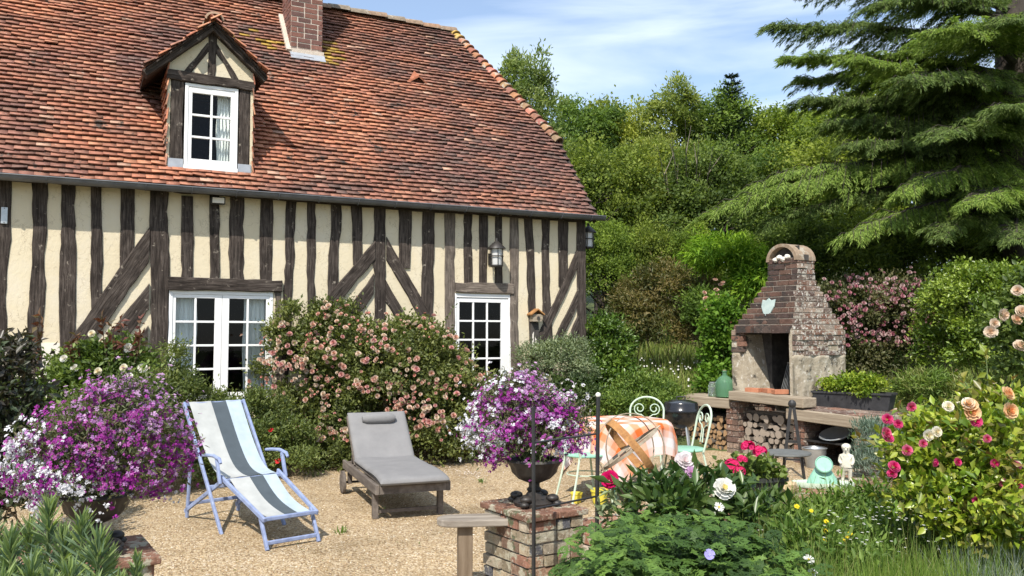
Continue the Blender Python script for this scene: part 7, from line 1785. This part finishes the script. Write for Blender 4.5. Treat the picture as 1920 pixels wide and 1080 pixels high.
spec = [(3, 992, 70, 24.0, 0.72, 'tall pale airy tree rising behind the hipped roof end', 0.4), (1, 1085, 172, 29.0, 1.0, 'dark topped tree just right of the hipped roof', 1.0), (0, 1165, 165, 30.0, 0.9, 'olive tree second from the roof on the skyline', 2.0),
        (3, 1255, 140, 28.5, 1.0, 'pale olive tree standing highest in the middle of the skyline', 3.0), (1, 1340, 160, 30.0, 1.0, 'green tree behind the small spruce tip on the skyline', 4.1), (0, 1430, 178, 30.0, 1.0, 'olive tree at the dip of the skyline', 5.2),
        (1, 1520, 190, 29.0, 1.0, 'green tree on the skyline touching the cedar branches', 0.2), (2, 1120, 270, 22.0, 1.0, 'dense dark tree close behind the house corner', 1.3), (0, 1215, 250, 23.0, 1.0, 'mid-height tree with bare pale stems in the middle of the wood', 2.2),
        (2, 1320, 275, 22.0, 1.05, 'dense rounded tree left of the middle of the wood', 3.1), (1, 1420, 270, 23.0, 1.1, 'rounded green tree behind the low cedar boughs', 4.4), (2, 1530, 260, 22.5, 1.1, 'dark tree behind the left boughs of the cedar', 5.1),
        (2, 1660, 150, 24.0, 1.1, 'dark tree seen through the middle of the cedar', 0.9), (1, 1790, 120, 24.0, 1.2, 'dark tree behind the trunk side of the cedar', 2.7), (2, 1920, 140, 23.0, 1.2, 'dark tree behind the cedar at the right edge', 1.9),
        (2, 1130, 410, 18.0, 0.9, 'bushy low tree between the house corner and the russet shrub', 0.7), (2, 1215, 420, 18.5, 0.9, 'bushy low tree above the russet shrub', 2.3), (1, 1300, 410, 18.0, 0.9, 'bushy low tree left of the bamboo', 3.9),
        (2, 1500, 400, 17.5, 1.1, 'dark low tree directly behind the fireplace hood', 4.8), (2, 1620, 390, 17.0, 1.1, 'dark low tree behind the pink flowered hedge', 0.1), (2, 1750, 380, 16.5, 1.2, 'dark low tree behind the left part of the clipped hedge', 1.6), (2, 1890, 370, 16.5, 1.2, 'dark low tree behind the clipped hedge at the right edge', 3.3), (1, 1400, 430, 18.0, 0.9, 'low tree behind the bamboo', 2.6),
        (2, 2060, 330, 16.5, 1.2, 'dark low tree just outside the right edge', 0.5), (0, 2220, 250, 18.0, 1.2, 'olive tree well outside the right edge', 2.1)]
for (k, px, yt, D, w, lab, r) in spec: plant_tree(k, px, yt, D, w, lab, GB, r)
# bare pale sapling stems in the wood
t = thing('bare_sapling', 'bare pale branching sapling showing through the wood', 'tree', at(1290, 420, 24.6) * np.array([1, 1, 0]) + np.array([0, 0, 2.4])); b = MB(); o0 = np.array(t.location)
for k in range(1, 6):
    e = at(1285 + (k - 3) * 26, 225 + abs(k - 3) * 25, 20.2) - o0; b.tube([(0, 0, 0), e * 0.45 + np.array([0, 0, 0.3]), e], [0.035, 0.024, 0.006], 6)
    for j in range(4): s = 0.45 + 0.12 * j; m = e * s + np.array([0, 0, 0.2]); b.tube([m, m + np.array([random.uniform(-0.5, 0.5), -0.1, random.uniform(0.3, 0.8)])], [0.014, 0.004], 5)
b.build('stems', M_['pale_bark'], t, smooth_=True)
# ---- conifers: spruce tip and the cedar
def needles(P, A, L, W, pal, q, name, parent, base):
    n = len(P); V, F = leaves(P - np.array(base), A, L, W, q, axis=A, fold=0.1, up=0.9); return link_mesh(name, np_mesh(name, V, F, np.repeat(tint(q.rand(n), pal, q), 4, 0)), M_['needle'], parent)
q = np.random.RandomState(301); top = at(1372, 140, 29.0); g = float(ground_h(top[0], top[1])); base = (top[0], top[1], g)
t = thing('young_spruce', 'thin dark spruce leader poking above the skyline', 'tree', base); b = MB(); h = top[2] - g; b.tube([(0, 0, 0), (0, 0, h)], [0.12, 0.01], 7); b.build('trunk', M_['bark'], t)
PP, AA = [], []
for z in np.linspace(h * 0.45, h * 0.985, 17):
    l = (h - z) * 0.34 + 0.15
    for k in range(6):
        a = k * 1.05 + z * 7; d = np.array([math.cos(a), math.sin(a), 0.35])
        for s in np.linspace(0.1, 1, 26):
            for sd in (-1, 1): PP.append(np.array(base) + np.array([0, 0, z]) + d * l * s); AA.append(unit(d * 0.7 + sd * 0.6 * np.array([-d[1], d[0], 0]) + q.normal(0, 0.25, 3)))
needles(np.array(PP), np.array(AA), 0.13, 0.03, [(0.018, 0.035, 0.018), (0.035, 0.06, 0.028)], q, 'crown', t, base)
q = np.random.RandomState(302); CD_ = 15.5; tp = at(1905, 100, CD_); g = float(ground_h(tp[0], tp[1])); base = np.array([tp[0], tp[1], g])
cedar = thing('cedar_tree', 'large dark cedar with layered drooping boughs filling the upper right', 'tree', base)
b = MB(); b.tube([(0, 0, -0.3), (0.05, 0, 2.5), (-0.05, 0.05, 5.5), (0, 0, 9.0), (0.05, 0, 13.0)], [0.42, 0.34, 0.28, 0.2, 0.08], 14); b.build('trunk', M_['bark'], cedar, smooth_=True)
NE_D = [(0.075, 0.118, 0.036), (0.13, 0.19, 0.054), (0.20, 0.265, 0.08)]
NE_L = [(0.12, 0.19, 0.038), (0.20, 0.29, 0.058), (0.30, 0.39, 0.09)]
def bough(z0, tip, wide, pal, seed, nt=70, droop=0.35, rise=0.25):
    q = np.random.RandomState(seed); droop = q.uniform(0.2, 0.48); rise = q.uniform(0.1, 0.4); wide *= q.uniform(0.9, 1.3); s0 = np.array([base[0], base[1], z0]); tip = np.array(tip, float); Lb = np.linalg.norm(tip - s0)
    mid = (s0 + tip) / 2 + np.array([0, 0, rise * Lb * 0.35]); pts = []
    for s in np.linspace(0, 1, 12): pts.append(s0 * (1 - s) ** 2 + 2 * mid * s * (1 - s) + tip * s * s + q.normal(0, 0.02, 3))
    pts = np.array(pts); b = MB(); b.tube(pts - base, list(np.linspace(0.085, 0.008, 12) * min(1.4, Lb / 4)), 7)
    ax = unit(tip - s0); sd = unit(np.cross(ax, np.array([0, 0, 1.0]))); PP, AA = [], []
    for k in range(nt):
        s = 0.15 + 0.85 * (k + q.rand()) / nt; i = min(int(s * 11), 10); f = s * 11 - i; o = pts[i] * (1 - f) + pts[i + 1] * f
        sg = 1 if k % 2 else -1; l = wide * (1.05 - 0.75 * s) * q.uniform(0.40, 1.2); d = unit(ax * (0.55 + 0.4 * s) + sd * sg * (0.95 - 0.4 * s) + np.array([0, 0, q.normal(0.05, 0.12)]))
        e = o + d * l + np.array([0, 0, -droop * l]); m = o + d * l * 0.55 + np.array([0, 0, 0.06 * l]); b.tube([o - base - np.array([0, 0, 0.015]), m - base - np.array([0, 0, 0.015]), e - base], [0.008, 0.005, 0.002], 4)
        nn = int(50 + 240 * l)
        u = q.rand(nn); c = (o * ((1 - u) ** 2)[:, None] + 2 * m * (u * (1 - u))[:, None] + e * (u * u)[:, None]); dd = unit(e - o)
        side = unit(np.cross(dd, np.array([0, 0, 1.0]))); w = q.choice([-1, 1], nn)
        sl2 = l * 0.30 * (1.1 - u) * q.rand(nn); c = c + side * (w * sl2)[:, None] + np.array([0, 0, 1]) * (0.025 - 0.38 * sl2 - 0.06 * q.rand(nn) ** 2)[:, None]
        PP.append(c); AA.append(unit(dd * 1.0 + side * (w * 0.5)[:, None] + q.normal(0, 0.25, (nn, 3)) + np.array([0, 0, -0.30])))
    o = b.build('bough', M_['bark'], cedar, smooth_=True)
    needles(np.concatenate(PP), np.concatenate(AA), 0.085 * q.uniform(0.5, 1.5, sum(len(p) for p in PP)), 0.0125, pal, q, 'needles', o, base)
A_ = at
for i, (z0, px, py, D, w, pal, nt) in enumerate([
    (6.9, 1445, 48, 14.6, 1.05, NE_D, 90), (7.4, 1500, -30, 14.8, 1.1, NE_D, 80), (6.3, 1478, 112, 14.2, 1.1, NE_L, 95), (5.9, 1510, 150, 14.8, 1.2, NE_D, 90), (5.4, 1515, 185, 14.4, 1.2, NE_D, 95), (5.6, 1600, 110, 13.2, 1.2, NE_L, 85),
    (4.9, 1560, 230, 14.0, 1.3, NE_D, 95), (4.6, 1600, 270, 13.6, 1.3, NE_D, 90), (4.6, 1350, 395, 13.4, 1.25, NE_L, 130), (4.2, 1440, 420, 13.6, 1.2, NE_D, 110), (4.7, 1430, 345, 14.0, 1.2, NE_L, 110), (4.0, 1600, 440, 12.6, 1.15, NE_L, 100), (4.4, 1690, 360, 12.4, 1.2, NE_L, 95),
    (6.0, 1700, 150, 12.4, 1.3, NE_D, 80), (6.6, 1760, 60, 12.6, 1.3, NE_L, 80), (5.0, 1760, 260, 12.2, 1.3, NE_D, 85), (4.2, 1830, 380, 11.9, 1.2, NE_L, 80), (3.8, 1760, 450, 12.4, 1.2, NE_D, 80), (5.4, 1900, 200, 12.0, 1.3, NE_D, 70), (6.8, 1900, 40, 12.4, 1.3, NE_D, 70), (3.7, 1900, 450, 12.2, 1.2, NE_D, 70),
    (7.6, 1640, 10, 14.0, 1.2, NE_D, 80), (6.2, 1640, 200, 17.0, 1.3, NE_D, 80), (5.8, 2150, 200, 14.5, 1.4, NE_D, 70), (4.5, 2180, 350, 14.0, 1.4, NE_D, 70), (7.0, 2120, 60, 14.0, 1.4, NE_D, 60)]):
    bough(z0, A_(px, py, D), w, pal, 400 + i, nt)
